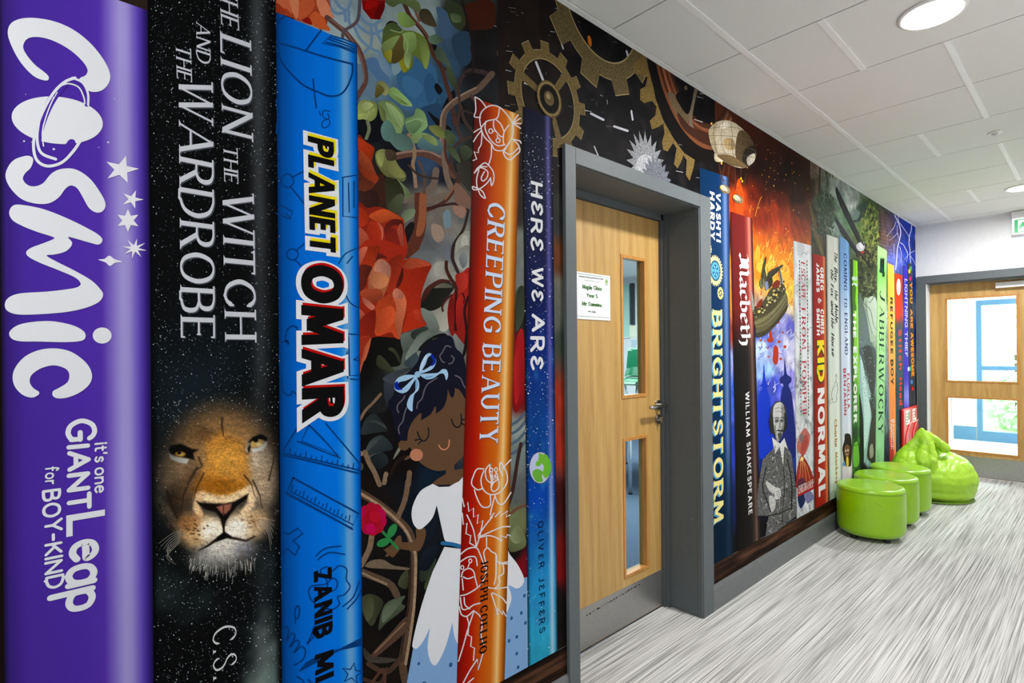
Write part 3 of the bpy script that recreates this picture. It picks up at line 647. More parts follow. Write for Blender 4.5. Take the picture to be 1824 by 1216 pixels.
def write(art, text, start, end, xtop, color, shift=(0, 0), a=0.0, **style):
    """lettering read downwards: baseline from start to end (seen points), xtop = seen column of the cap tops at the start"""
    polys, tot = letters(text, style)
    A = W(*start, art.x); B = W(*end, art.x); cap = W(xtop, start[1], art.x)[0] - A[0]; e1 = (B - A) / tot; e2 = np.array([cap, 0.0])
    e2 = np.array([cap, 0]) if abs(B[0] - A[0]) < .004 else np.array([cap, cap * (B[0] - A[0]) / max(A[1] - B[1], 1e-6)])
    sh = np.array(shift) * cap; n0 = art.n
    for p, l in zip(polys, letters.levels): art._add([(art.x + l * DX, *(A + e1 * q[0] + e2 * q[1] + sh)) for q in p], [tuple(range(len(p)))], color, a)
    art.x += 15 * DX

def scatter(art, n, region, size, colors, seed, clip=None, power=3.0):
    """small printed specks; region = seen box"""
    rr = random.Random(seed); x0, y0, x1, y1 = region
    for k in range(n):
        x, y = rr.uniform(x0, x1), rr.uniform(y0, y1)
        if clip and not clip(x, y, rr): continue
        s = size[0] + (size[1] - size[0]) * rr.random() ** power; c = rr.choice(colors)
        w = on([(x, y - s), (x + s, y), (x, y + s), (x - s, y)], 0, art.x); art._add(w, [(0, 1, 2, 3)], c, 0)
    art.step()

mural = empty('wall_mural', (0, 3.5, Z_SHELF), 'full height printed wall mural of giant book spines covering the left wall', 'mural')

# ---------------------------------------------------------------- near backgrounds of the mural
def field(points, warp=14, power=4.0, wscale=0.03, hard=0.0):
    P = np.array([(p[0], p[1]) for p in points], float); C = np.array([p[2] for p in points], float)
    def f(S, T_, Y, Z, X, V):
        X2 = X + (fbm(Y * 9 + 3, Z * 9 + 1, 3) - .5) * 2.4 * warp; V2 = V + (fbm(Y * 9 + 31, Z * 9 + 12, 3) - .5) * 2.4 * warp
        d = ((X2[..., None] - P[:, 0]) ** 2 + (V2[..., None] - P[:, 1]) ** 2) + 9.0; w = d ** (-power / 2); w /= w.sum(-1, keepdims=True)
        c = w @ C; q = fbm(Y * 22, Z * 22, 3)
        return c * (0.86 + 0.3 * np.round(q * 5)[..., None] / 5 * 0.95)
    return f
dark_print = tag(sheet('dark_print', mural, [(-0.9, HC), (0.52, HC), (0.52, Z_SHELF), (-0.9, Z_SHELF)], 30, 30, lambda S, T_, Y, Z, X, V: mix((24, 17, 15), (70, 52, 42), sst(.45, .8, fbm(Y * 14, Z * 30, 4)) * (Z > 2.0)), XB, world=True), 'dark brown backdrop above and beside the purple spine')

GP = [(500, 10, (150, 70, 45)), (600, 20, (140, 160, 165)), (620, 45, (150, 170, 175)), (650, 20, (135, 155, 165)), (660, 80, (150, 165, 155)), (690, 60, (140, 158, 158)), (642, 120, (140, 155, 150)), (670, 120, (112, 138, 160)), (705, 110, (82, 118, 148)), (740, 140, (50, 92, 128)),
      (770, 170, (45, 86, 118)), (800, 60, (58, 82, 105)), (762, 30, (140, 158, 160)), (745, 60, (150, 165, 165)), (820, 30, (38, 40, 34)), (850, 60, (24, 22, 22)), (795, 110, (48, 74, 98)), (850, 120, (22, 20, 22)), (720, 180, (70, 106, 140)), (655, 165, (95, 122, 140)), (660, 225, (14, 16, 22)), (705, 225, (70, 100, 110)),
      (790, 205, (35, 60, 85)), (762, 225, (50, 80, 105)), (840, 200, (28, 26, 26)), (700, 262, (16, 17, 22)), (735, 300, (22, 26, 38)), (790, 265, (62, 88, 100)), (800, 310, (22, 26, 38)), (765, 290, (50, 75, 105)), (850, 280, (34, 34, 28)), (690, 330, (28, 28, 20)), (650, 350, (60, 35, 25)), (760, 355, (104, 96, 86)),
      (800, 350, (116, 106, 96)), (840, 330, (78, 74, 64)), (838, 380, (92, 96, 94)), (790, 400, (116, 108, 102)), (760, 430, (90, 92, 96)), (830, 430, (122, 122, 112)), (760, 458, (104, 108, 110)), (800, 460, (102, 106, 114)), (830, 475, (146, 146, 136)), (780, 490, (146, 144, 134)), (785, 565, (146, 146, 136)), (768, 585, (96, 106, 100)),
      (728, 605, (72, 80, 76)), (805, 590, (116, 122, 118)), (665, 620, (16, 16, 15)), (722, 640, (84, 92, 86)), (650, 660, (14, 13, 12)), (680, 690, (24, 25, 25)), (700, 760, (19, 17, 17)), (650, 790, (15, 14, 14)), (720, 820, (17, 12, 12)), (765, 850, (16, 30, 46)), (750, 900, (15, 22, 32)), (660, 900, (24, 19, 17)), (735, 940, (18, 24, 32)),
      (700, 1000, (20, 19, 17)), (690, 1060, (18, 16, 14)), (720, 1110, (15, 13, 12)), (680, 1180, (24, 19, 16)), (650, 1240, (18, 15, 13)), (800, 1000, (18, 22, 26)), (925, 430, (112, 116, 108)), (926, 500, (112, 116, 112)), (924, 535, (70, 84, 56)), (922, 570, (36, 36, 32)), (922, 625, (120, 20, 24)), (920, 690, (105, 14, 18)), (917, 760, (138, 148, 142)),
      (916, 810, (116, 130, 126)), (915, 860, (92, 98, 98)), (914, 930, (104, 112, 76)), (912, 985, (18, 18, 18)), (925, 1005, (120, 14, 26)), (910, 370, (40, 36, 34)), (985, 560, (90, 92, 84)), (996, 300, (28, 26, 25)), (996, 390, (46, 46, 45)), (996, 455, (96, 54, 30)), (997, 530, (96, 96, 88)), (998, 610, (60, 70, 60)), (999, 720, (150, 48, 28)), (999, 800, (150, 44, 28)), (1000, 900, (60, 20, 20)), (1000, 1000, (110, 20, 20)), (1001, 1090, (20, 18, 18))]
garden = sheet('garden_print', mural, [(0.46, HC), (1.20, HC), (1.20, Z_SHELF), (0.46, Z_SHELF)], 200, 420, field(GP), XB, 'printed rose garden with thorny vines and a girl', world=True)
sheet('garden_print_edge', mural, [(1.20, HC), (1.545, HC), (1.545, Z_SHELF), (1.20, Z_SHELF)], 50, 200, lambda S, T_, Y, Z, X, V: np.where((V < 330)[..., None], mix((20, 18, 18), (40, 30, 26), fbm(Y * 20, Z * 20, 3)), field(GP)(S, T_, Y, Z, X, V)), XB, 'dark printed foliage between the orange and navy spines', world=True)

U_ = lambda p: T(490, 0, 4.865, p); V_ = lambda p: T(630, 240, 5.526, p); WW = lambda p: T(630, 440, 6.078, p); R_ = lambda p: T(630, 600, 4.678, p); SX = lambda p: T(630, 860, 3.415, p)
A = Art(XB + 0.0001)
# pale blue tracery behind the leaves
for p in ([(470, 0), (480, 60), (520, 110), (590, 110), (640, 60), (660, 0)], [(520, 0), (560, 60), (600, 90), (610, 180)], [(730, 120), (780, 190), (850, 215), (920, 170)], [(710, 210), (780, 270), (860, 290), (930, 260)], [(690, 240), (740, 340), (830, 420), (920, 470), (1000, 640)], [(830, 220), (840, 300), (830, 390)], [(870, 220), (890, 300), (930, 380)], [(640, 100), (640, 180), (660, 230)], [(770, 460), (830, 400)], [(740, 520), (800, 640), (870, 720)], [(860, 500), (900, 620), (950, 700)]):
    A.line(U_(p), 5.5, (105, 136, 165), a=.05)
for p, c in (([(760, 540), (870, 500), (920, 600), (1000, 690), (940, 740), (860, 660)], (78, 112, 150)), ([(1080, 610), (1290, 530), (1400, 620), (1380, 900), (1240, 930), (1120, 860), (1060, 720)], (52, 96, 134)), ([(1120, 660), (1230, 690), (1280, 780), (1200, 850), (1110, 760)], (60, 106, 146)), ([(1290, 700), (1360, 640), (1400, 800), (1330, 900)], (44, 84, 122)), ([(1240, 960), (1420, 900), (1440, 1100), (1330, 1080)], (36, 66, 96)),
             ([(1400, 60), (1500, 120), (1530, 300), (1450, 330), (1420, 190)], (66, 92, 120)), ([(1530, 330), (1680, 280), (1700, 520), (1600, 560)], (40, 62, 84)), ([(1010, 560), (1080, 540), (1090, 610), (1030, 650)], (120, 150, 160)), ([(1270, 190), (1350, 230), (1390, 290), (1300, 310)], (130, 150, 152)), ([(700, 560), (800, 600), (900, 760), (880, 850), (720, 760)], (96, 122, 142))):
    A.sm(U_(p), c, .05)
for p in ([(720, 1040), (880, 960), (930, 1020), (915, 1216), (715, 1216)], [(1320, 965), (1400, 1020), (1530, 1120), (1440, 1130)], [(1450, 930), (1540, 780), (1560, 850), (1490, 960)], [(960, 220), (1000, 180), (1060, 205), (1040, 260)], [(1400, 720), (1450, 780), (1420, 820), (1380, 760)], [(1590, 900), (1640, 920), (1640, 1060), (1600, 1040)], [(1350, 380), (1400, 390), (1400, 440), (1370, 430)]):
    A.sm(U_(p), (14, 16, 21))
A.sm(U_([(1630, 60), (1800, 0), (1900, 40), (1900, 230), (1760, 260), (1670, 240)]), (62, 28, 16)); A.sm(U_([(1480, 20), (1540, 10), (1620, 70), (1650, 200), (1600, 260), (1520, 190)]), (52, 60, 40))
for p, c in (([(470, 0), (480, 60), (410, 250), (380, 255), (350, 140), (300, 0)], (148, 66, 34)), ([(5, 0), (5, 105), (180, 165), (235, 180), (320, 200), (440, 260), (460, 160), (510, 140), (470, 90), (470, 0)], (160, 62, 30))): A.poly(U_(p), c, .08)
for p, c in (([(15, 0), (130, 0), (150, 60), (140, 120), (90, 70), (20, 100)], (190, 95, 60)), ([(130, 0), (200, 0), (220, 60), (190, 165), (150, 100)], (205, 122, 84)), ([(220, 0), (330, 0), (340, 60), (290, 130), (210, 170), (205, 90)], (186, 84, 48)), ([(360, 0), (440, 0), (500, 130), (515, 150), (420, 150), (380, 90)], (212, 128, 92)), ([(300, 150), (350, 100), (420, 150), (440, 200), (480, 265), (400, 250), (320, 215)], (196, 88, 42)), ([(235, 180), (290, 150), (320, 215)], (130, 18, 12)), ([(0, 20), (60, 60), (90, 110), (10, 100)], (150, 50, 28))): A.sm(U_(p), c, .08)
A.poly(U_([(750, 0), (955, 0), (950, 60), (910, 170), (830, 165), (760, 80)]), (122, 8, 6), .05); A.sm(U_([(800, 0), (880, 0), (870, 60), (780, 80)]), (150, 12, 8)); A.sm(U_([(890, 60), (940, 20), (950, 70), (905, 160), (860, 150)]), (92, 6, 6))
# branches and tendrils
BR, BR2, TAN = (92, 64, 56), (74, 46, 36), (142, 116, 92)
A.line(U_([(450, 150), (560, 240), (600, 270), (660, 340), (720, 420), (760, 520), (785, 640), (780, 720), (735, 800), (690, 880)]), 9, BR, a=.15); A.line(U_([(480, 165), (600, 262), (700, 400), (748, 520), (772, 640), (765, 715)]), 2.4, (128, 98, 86)); A.line(U_([(735, -10), (722, 150), (680, 215), (600, 265), (585, 320)]), 6, (88, 76, 84))
A.line(U_([(1120, 30), (1170, 140), (1250, 230), (1320, 330), (1370, 470), (1440, 580), (1480, 720), (1520, 850), (1560, 1080)]), 7.5, BR2, a=.15); A.line(U_([(1180, 130), (1255, 225), (1330, 330)]), 2, (120, 78, 58)); A.line(U_([(1210, 80), (1250, 180)]), 5, (110, 84, 62)); A.line(U_([(1440, 570), (1500, 620), (1560, 720), (1600, 820)]), 4.5, (60, 44, 36))
A.line(U_([(1590, 810), (1600, 700), (1680, 615), (1800, 625), (1880, 660)]), 8, (58, 46, 46)); A.line(U_([(1610, 920), (1640, 1040), (1720, 1150)]), 6, (62, 48, 44)); A.line(U_([(1700, 400), (1720, 600), (1650, 640)]), 4, (36, 30, 30))
A.line(V_([(400, 215), (520, 188), (620, 178), (720, 190), (820, 235), (900, 300), (990, 400)]), 13, (92, 62, 52), a=.15); A.line(V_([(410, 190), (520, 168), (640, 158), (740, 165), (850, 215)]), 4, (140, 112, 98)); A.line(V_([(720, 560), (790, 480), (810, 350)]), 12, (108, 92, 82)); A.line(V_([(490, 640), (620, 620), (760, 630), (900, 600)]), 13, (112, 98, 86), a=.1)
A.line(U_([(1880, 640), (1760, 770), (1640, 835), (1520, 910), (1460, 1010), (1452, 1216)]), 11, (98, 78, 66), a=.2); A.line(V_([(868, -20), (885, 160), (915, 400), (960, 520)]), 10, (118, 98, 84), a=.2); A.line(V_([(905, 0), (900, 160), (930, 280), (1000, 390)]), 4.5, (82, 44, 34)); A.line(U_([(1740, 760), (1630, 815), (1510, 895), (1440, 1010), (1436, 1216)]), 3, (146, 122, 104))
A.line(V_([(1020, 460), (985, 540), (930, 620), (860, 680), (730, 738)]), 7, BR2, a=.1); A.line(V_([(1005, 480), (960, 560), (900, 640)]), 2, (150, 100, 72)); A.line(V_([(720, 725), (820, 705), (900, 690), (1000, 680), (1130, 742)]), 4.5, (58, 32, 30)); A.line(V_([(1128, 745), (1105, 850), (1070, 950), (985, 1080), (970, 1216)]), 5, (48, 36, 33))
A.poly(V_([(600, 570), (715, 570), (712, 900), (690, 1010), (640, 1130), (540, 1216), (500, 1216), (500, 1120), (570, 1000), (600, 800)]), (88, 44, 32), .12); A.sm(V_([(650, 590), (712, 580), (708, 860), (670, 980), (612, 985), (640, 800)]), (142, 84, 54), .12); A.sm(V_([(500, 940), (560, 860), (600, 880), (560, 1010), (500, 1090)]), (24, 20, 20)); A.line(V_([(540, 0), (590, 120), (598, 210), (582, 290), (600, 400), (612, 510)]), 6.5, TAN, a=.2)
for p, c in (([(210, 430), (300, 400), (310, 700), (210, 620)], (58, 32, 22)), ([(110, 570), (220, 560), (240, 700), (120, 730)], (30, 25, 32)), ([(770, 880), (860, 900), (890, 1000), (830, 1060), (770, 990)], (150, 128, 112)), ([(880, 780), (940, 740), (960, 880), (900, 920)], (110, 132, 142)), ([(1000, 1080), (1060, 980), (1140, 960), (1150, 1216), (1010, 1216)], (150, 150, 138)), ([(1060, 1020), (1120, 1000), (1130, 1200), (1070, 1180)], (172, 172, 160)), ([(1010, 470), (1160, 640), (1130, 720), (1000, 660)], (120, 90, 76)), ([(980, 700), (1100, 720), (1080, 820), (1000, 780)], (146, 112, 96))): A.sm(V_(p), c, .1)
for p, w, c in ((V_([(1160, 20), (1060, 60), (980, 140), (960, 260), (1000, 380), (1060, 460)]), 5, (64, 48, 42)), (V_([(930, 120), (1010, 180), (1090, 260), (1170, 300)]), 4.5, (52, 40, 36)), (U_([(1500, 640), (1580, 780), (1600, 930), (1580, 1100), (1620, 1216)]), 5, (70, 52, 44)), (U_([(1700, 830), (1760, 930), (1780, 1060), (1740, 1200)]), 5, (78, 60, 52)), (U_([(1540, 1000), (1640, 960), (1730, 990), (1800, 960)]), 4, (56, 44, 40)), (V_([(640, 260), (690, 380), (700, 480), (690, 570)]), 5, (86, 70, 62)), (V_([(540, 300), (620, 380), (720, 420), (830, 430)]), 4, (58, 46, 44)), (U_([(1620, 0), (1660, 160), (1700, 330), (1720, 480)]), 4, (34, 28, 26))): A.line(p, w, c, a=.15)
A.build('vine_print', garden)

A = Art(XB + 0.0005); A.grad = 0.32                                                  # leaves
LV = [(U_, [(940, 260), (980, 205), (1040, 200), (1110, 260), (1200, 270), (1300, 330), (1340, 470), (1310, 600), (1250, 520), (1200, 480), (1190, 580), (1110, 630), (1070, 540), (990, 550), (930, 450), (925, 390)], (90, 105, 45)), (U_, [(1110, 290), (1200, 280), (1225, 340), (1220, 420), (1160, 470), (1120, 430), (1095, 350)], (122, 148, 84)), (U_, [(940, 250), (990, 200), (1050, 210), (1100, 265), (1000, 290), (940, 310)], (70, 88, 46)), (U_, [(925, 390), (1000, 330), (1080, 310), (1040, 390), (960, 470)], (118, 138, 80)), (U_, [(1070, 520), (1120, 480), (1185, 540), (1120, 630)], (126, 126, 30)), (U_, [(1260, 350), (1340, 440), (1310, 600), (1270, 500)], (118, 138, 70)), (U_, [(1020, 430), (1100, 300), (1110, 400), (1110, 500), (1020, 550)], (84, 72, 34)), (U_, [(1130, 440), (1180, 460), (1160, 590), (1120, 540)], (130, 152, 96)), (U_, [(940, 460), (1010, 430), (1000, 540), (950, 500)], (132, 130, 40)),
      (U_, [(1060, 120), (1120, 105), (1200, 180), (1215, 215), (1130, 240), (1070, 190)], (118, 146, 78)), (U_, [(1250, 90), (1330, 85), (1390, 190), (1390, 235), (1270, 190)], (66, 60, 42)), (U_, [(960, 0), (1220, 0), (1250, 105), (1100, 30), (1020, 62)], (86, 100, 62)), (U_, [(1330, 320), (1400, 300), (1450, 350), (1400, 385), (1340, 370)], (84, 108, 88)), (U_, [(1400, 410), (1460, 440), (1530, 600), (1460, 550), (1395, 500)], (72, 88, 72)), (U_, [(1500, 560), (1570, 690), (1560, 780), (1490, 660)], (62, 74, 52)), (U_, [(1520, 120), (1600, 130), (1610, 190), (1540, 190)], (80, 98, 66)), (U_, [(975, 800), (1020, 755), (1080, 790), (1190, 910), (1120, 915), (1040, 870)], (128, 162, 92)), (U_, [(980, 800), (1040, 820), (1150, 905), (1060, 880)], (112, 140, 78)), (U_, [(880, 720), (930, 700), (985, 760), (960, 830), (900, 780)], (128, 132, 84)), (U_, [(885, 730), (950, 780), (870, 850)], (92, 84, 40)),
      (U_, [(715, 920), (750, 870), (810, 870), (880, 900), (880, 1000), (830, 1050), (780, 1030), (710, 1030)], (132, 148, 82)), (U_, [(730, 930), (790, 880), (850, 910), (790, 960)], (158, 170, 108)), (U_, [(720, 985), (800, 980), (860, 930), (870, 1000), (820, 1040), (730, 1020)], (150, 162, 92)), (U_, [(890, 890), (980, 870), (1060, 920), (1120, 1010), (1100, 1130), (1060, 1216), (1000, 1150), (960, 1050), (920, 960)], (116, 140, 88)), (U_, [(960, 890), (1040, 930), (1110, 1030), (1060, 1100), (1000, 1000)], (134, 160, 104)), (U_, [(895, 900), (950, 960), (960, 1050), (920, 1030)], (100, 112, 62)), (U_, [(1120, 1040), (1200, 1000), (1225, 940), (1290, 970), (1320, 1060), (1310, 1110), (1210, 1180), (1150, 1130)], (114, 148, 98)), (U_, [(1130, 1050), (1210, 1030), (1270, 1080), (1200, 1160), (1150, 1120)], (96, 128, 84)), (U_, [(1330, 1100), (1420, 1090), (1500, 1190), (1400, 1180)], (110, 118, 60)), (U_, [(1180, 1180), (1290, 1150), (1400, 1216), (1200, 1240)], (126, 150, 96)), (U_, [(915, 1120), (960, 1040), (1020, 1080), (1060, 1216), (950, 1216)], (84, 118, 110)), (U_, [(1480, 1120), (1550, 1160), (1560, 1216), (1480, 1216)], (70, 88, 66)),
      (V_, [(220, 170), (290, 140), (380, 190), (440, 300), (515, 390), (490, 460), (400, 430), (320, 410), (250, 330), (215, 250)], (108, 112, 64)), (V_, [(230, 180), (290, 145), (300, 220), (270, 320), (225, 240)], (140, 146, 86)), (V_, [(300, 290), (400, 260), (480, 370), (500, 420), (400, 410)], (124, 126, 72)), (V_, [(310, 150), (400, 160), (420, 240), (330, 250)], (66, 56, 40)), (V_, [(310, 430), (380, 425), (470, 500), (495, 600), (470, 720), (430, 780), (330, 720), (310, 560)], (48, 50, 32)), (V_, [(330, 710), (430, 590), (490, 600), (470, 720), (430, 770)], (70, 76, 54)), (V_, [(430, 440), (500, 500), (560, 580), (520, 640), (480, 520)], (106, 120, 84)), (V_, [(470, 790), (510, 740), (600, 730), (590, 800), (490, 870)], (108, 122, 94)), (V_, [(630, 80), (690, 20), (850, 60), (870, 170), (740, 160), (640, 130)], (78, 108, 114)), (V_, [(330, 0), (520, 0), (590, 130), (480, 160), (400, 120)], (84, 112, 104)), (V_, [(670, 10), (740, 0), (800, 30), (825, 105), (750, 80)], (120, 140, 84)), (V_, [(910, 10), (990, 0), (990, 80), (930, 100)], (70, 82, 52)), (V_, [(915, 120), (990, 130), (1055, 270), (990, 230)], (72, 82, 56)), (V_, [(1040, 130), (1100, 100), (1170, 160), (1150, 220), (1080, 250)], (58, 66, 48)), (V_, [(1010, 280), (1150, 320), (1150, 560), (1050, 440)], (50, 48, 42)),
      (WW, [(190, 985), (440, 975), (510, 1000), (540, 1060), (520, 1200), (470, 1290), (120, 1290), (130, 1216)], (16, 16, 14)), (WW, [(510, 960), (620, 920), (650, 980), (600, 1100), (540, 1140)], (86, 96, 90)), (WW, [(560, 1216), (600, 1100), (700, 960), (820, 890), (870, 890), (790, 990), (690, 1120), (650, 1216)], (112, 122, 114)), (WW, [(620, 930), (760, 860), (810, 890), (700, 940), (650, 1000)], (48, 54, 50)), (WW, [(880, 180), (1000, 160), (1100, 250), (1010, 290), (880, 310)], (150, 148, 138)), (WW, [(850, 690), (960, 640), (1020, 600), (1030, 870), (930, 900)], (156, 154, 142)), (WW, [(725, 660), (850, 700), (930, 880), (850, 930), (780, 820)], (108, 118, 110)), (WW, [(700, 1115), (790, 1010), (920, 940), (1010, 950), (1000, 1090), (860, 1140)], (18, 18, 22)), (WW, [(850, 1000), (900, 980), (960, 1000), (910, 1060)], (64, 68, 50)), (WW, [(1080, 960), (1110, 940), (1200, 1040), (1190, 1180), (1120, 1100)], (112, 118, 116)), (WW, [(1090, 100), (1170, 0), (1255, 0), (1250, 230), (1190, 250), (1130, 220)], (150, 152, 142)), (WW, [(1140, 120), (1200, 30), (1230, 160), (1180, 230)], (116, 122, 122)),
      (R_, [(90, 700), (160, 635), (220, 680), (280, 760), (270, 785), (170, 800), (60, 810)], (38, 44, 46)), (R_, [(85, 715), (160, 690), (240, 720), (275, 765), (180, 715)], (58, 62, 62)), (R_, [(95, 960), (140, 860), (240, 820), (330, 930), (220, 960), (110, 1000)], (42, 50, 52)), (R_, [(95, 960), (140, 870), (230, 825), (170, 900)], (66, 72, 72)), (R_, [(185, 210), (220, 150), (330, 270), (340, 300), (220, 260)], (54, 56, 40)), (R_, [(285, 100), (330, 90), (385, 170), (390, 230), (340, 140)], (52, 54, 38)), (R_, [(60, 470), (130, 400), (270, 380), (280, 600), (150, 630), (60, 600)], (26, 28, 27)), (R_, [(250, 380), (330, 370), (350, 450), (280, 580)], (46, 52, 58)), (R_, [(240, 350), (330, 290), (490, 250), (460, 280), (380, 320), (330, 390)], (56, 62, 68)), (R_, [(420, 220), (530, 120), (620, 130), (640, 200), (540, 220), (500, 260)], (62, 76, 84)), (R_, [(530, 120), (640, 130), (660, 180), (560, 180)], (108, 118, 104)), (R_, [(110, 1000), (180, 970), (240, 960), (170, 1000)], (80, 82, 74)), (R_, [(120, 1020), (240, 960), (290, 1040), (200, 1100)], (30, 36, 40)),
      (SX, [(50, 700), (110, 675), (180, 720), (150, 800), (110, 870), (60, 800)], (58, 62, 42)), (SX, [(50, 720), (110, 690), (120, 780), (80, 840)], (72, 76, 52)), (SX, [(150, 890), (190, 740), (310, 685), (290, 730), (310, 760), (200, 850)], (70, 80, 62)), (SX, [(190, 760), (300, 690), (285, 730), (180, 850)], (90, 100, 82)), (SX, [(400, 540), (430, 480), (500, 455), (470, 560), (410, 600)], (44, 54, 42)), (SX, [(270, 620), (290, 560), (330, 530), (325, 640)], (62, 66, 46)), (SX, [(430, 620), (460, 560), (520, 500), (480, 620), (440, 650)], (58, 70, 44)), (SX, [(940, 380), (950, 300), (1000, 260), (1045, 330), (1040, 390), (960, 420)], (102, 110, 74)), (SX, [(950, 330), (990, 270), (1030, 330), (990, 370)], (122, 130, 92)), (SX, [(380, 60), (330, 200), (300, 320), (360, 300), (480, 330), (500, 160)], (17, 24, 34)), (SX, [(420, 420), (520, 380), (460, 520), (400, 520)], (18, 26, 34)), (SX, [(60, 1000), (120, 1050), (260, 1070), (190, 1095), (80, 1080)], (62, 58, 50))]
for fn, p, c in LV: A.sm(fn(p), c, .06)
for p in ([(960, 890), (1020, 960), (1090, 1100)], [(1000, 900), (1060, 980), (1110, 1080)], [(1010, 800), (1090, 850), (1180, 908)], [(1110, 300), (1150, 380), (1140, 460)], [(1000, 260), (1080, 280), (1110, 265)], [(1140, 1060), (1230, 1030), (1310, 1060)], [(800, 885), (810, 960), (790, 1030)]): A.line(U_(p), 1.6, (150, 172, 122))
A.line(U_([(800, 1050), (815, 1120), (790, 1200)]), 6, (110, 118, 90))
A.build('foliage_print', garden)

A = Art(XB + 0.00075); A.grad = 0.32                                                  # roses
RO = [(V_, [(35, 30), (120, 70), (200, 125), (195, 190), (180, 270), (220, 380), (245, 430), (200, 500), (120, 560), (60, 600), (36, 600)], (132, 48, 24)), (V_, [(35, 30), (130, 75), (200, 130), (190, 200), (165, 250), (100, 180), (38, 140)], (160, 48, 18)), (V_, [(38, 350), (110, 420), (210, 490), (120, 560), (40, 600)], (92, 42, 24)), (V_, [(60, 160), (130, 210), (180, 290), (210, 380), (120, 350), (50, 260)], (142, 60, 32)), (V_, [(40, 560), (120, 560), (230, 560), (240, 690), (120, 730), (44, 700)], (54, 30, 24)),
      (V_, [(40, 690), (130, 720), (220, 705), (310, 725), (400, 770), (490, 830), (495, 900), (500, 1216), (44, 1216)], (142, 36, 22)), (V_, [(150, 800), (200, 760), (300, 730), (400, 775), (480, 830), (380, 830), (330, 850), (280, 870), (200, 840)], (178, 72, 32)), (V_, [(300, 920), (350, 850), (420, 830), (485, 860), (490, 1000), (440, 900), (380, 900), (320, 990)], (92, 26, 20)), (V_, [(160, 860), (230, 850), (285, 910), (290, 1000), (260, 1100), (220, 1216), (130, 1216), (150, 1100), (130, 950)], (158, 42, 18)), (V_, [(440, 900), (475, 880), (490, 1000), (495, 1216), (470, 1216), (430, 1000)], (152, 66, 48)), (V_, [(320, 960), (400, 920), (440, 1000), (470, 1200), (330, 1216), (310, 1080)], (130, 34, 22)), (V_, [(44, 930), (100, 940), (145, 1010), (140, 1080), (100, 1150), (60, 1216), (46, 1216)], (158, 70, 50)), (V_, [(44, 720), (110, 740), (150, 800), (130, 880), (46, 900)], (160, 44, 20)), (V_, [(230, 850), (285, 910), (290, 1000), (262, 1090), (275, 980), (250, 900)], (188, 92, 66)),
      (WW, [(60, 0), (550, 0), (545, 130), (600, 120), (700, 125), (840, 190), (800, 300), (740, 480), (725, 620), (740, 760), (780, 850), (530, 920), (500, 1000), (440, 980), (180, 990), (120, 1216), (58, 1216)], (142, 34, 17)), (WW, [(60, 60), (150, 0), (290, 0), (240, 140), (190, 230), (150, 280), (60, 260)], (156, 46, 20)), (WW, [(60, 30), (150, 0), (110, 110), (62, 190)], (186, 90, 66)), (WW, [(60, 210), (170, 200), (200, 240), (150, 330), (130, 420), (60, 470)], (86, 30, 20)), (WW, [(380, 150), (500, 80), (545, 150), (520, 300), (430, 470), (350, 480), (400, 330), (405, 220)], (142, 40, 20)), (WW, [(270, 60), (370, 120), (300, 120), (230, 200), (250, 100)], (84, 26, 20)), (WW, [(530, 200), (590, 130), (700, 125), (840, 190), (790, 320), (740, 480), (722, 640), (745, 770), (775, 845), (640, 890), (530, 920), (570, 760), (575, 600), (520, 480), (490, 430), (540, 330)], (158, 38, 16)), (WW, [(540, 210), (600, 130), (720, 130), (832, 190), (700, 220), (580, 240)], (162, 66, 38)), (WW, [(640, 700), (700, 670), (745, 780), (770, 840), (680, 790)], (168, 50, 30)), (WW, [(460, 420), (500, 300), (530, 220), (535, 330), (490, 430)], (74, 22, 16)),
      (WW, [(160, 330), (200, 230), (250, 145), (300, 128), (360, 160), (400, 220), (395, 330), (350, 470), (300, 560), (220, 600), (110, 560), (70, 490), (150, 450)], (168, 92, 60)), (WW, [(240, 180), (300, 132), (370, 170), (400, 230), (380, 330), (300, 280), (220, 260)], (172, 112, 92)), (WW, [(180, 300), (300, 280), (380, 340), (330, 440), (210, 430)], (190, 116, 76)), (WW, [(70, 490), (150, 450), (300, 470), (300, 560), (220, 600), (110, 560)], (150, 62, 36)), (WW, [(250, 610), (330, 540), (430, 470), (475, 445), (540, 500), (575, 600), (560, 740), (520, 850), (500, 990), (440, 970), (400, 920), (250, 960), (225, 840)], (174, 62, 28)), (WW, [(430, 540), (475, 450), (545, 510), (572, 620), (540, 780), (505, 980), (470, 930), (440, 780), (460, 650)], (186, 96, 64)), (WW, [(430, 470), (475, 447), (540, 500), (520, 560), (430, 540)], (182, 108, 84)), (WW, [(95, 550), (150, 570), (230, 645), (190, 680), (110, 610)], (178, 98, 80)), (WW, [(62, 670), (130, 750), (68, 800)], (168, 76, 58)), (WW, [(62, 800), (220, 680), (240, 800), (200, 980), (62, 1010)], (128, 30, 18)), (WW, [(270, 700), (420, 640), (440, 800), (300, 930), (240, 870)], (188, 74, 36)),
      (WW, [(60, 990), (185, 985), (130, 1216), (58, 1216)], (154, 46, 20)), (WW, [(170, 1000), (188, 1010), (125, 1216), (90, 1216)], (186, 98, 64))]
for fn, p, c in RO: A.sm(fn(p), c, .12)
A.poly(R_([(50, 0), (140, 0), (95, 150), (50, 320)]), (150, 46, 26), .1); A.poly(R_([(95, 80), (140, 10), (95, 160), (50, 320), (50, 260)]), (176, 84, 56), .1)
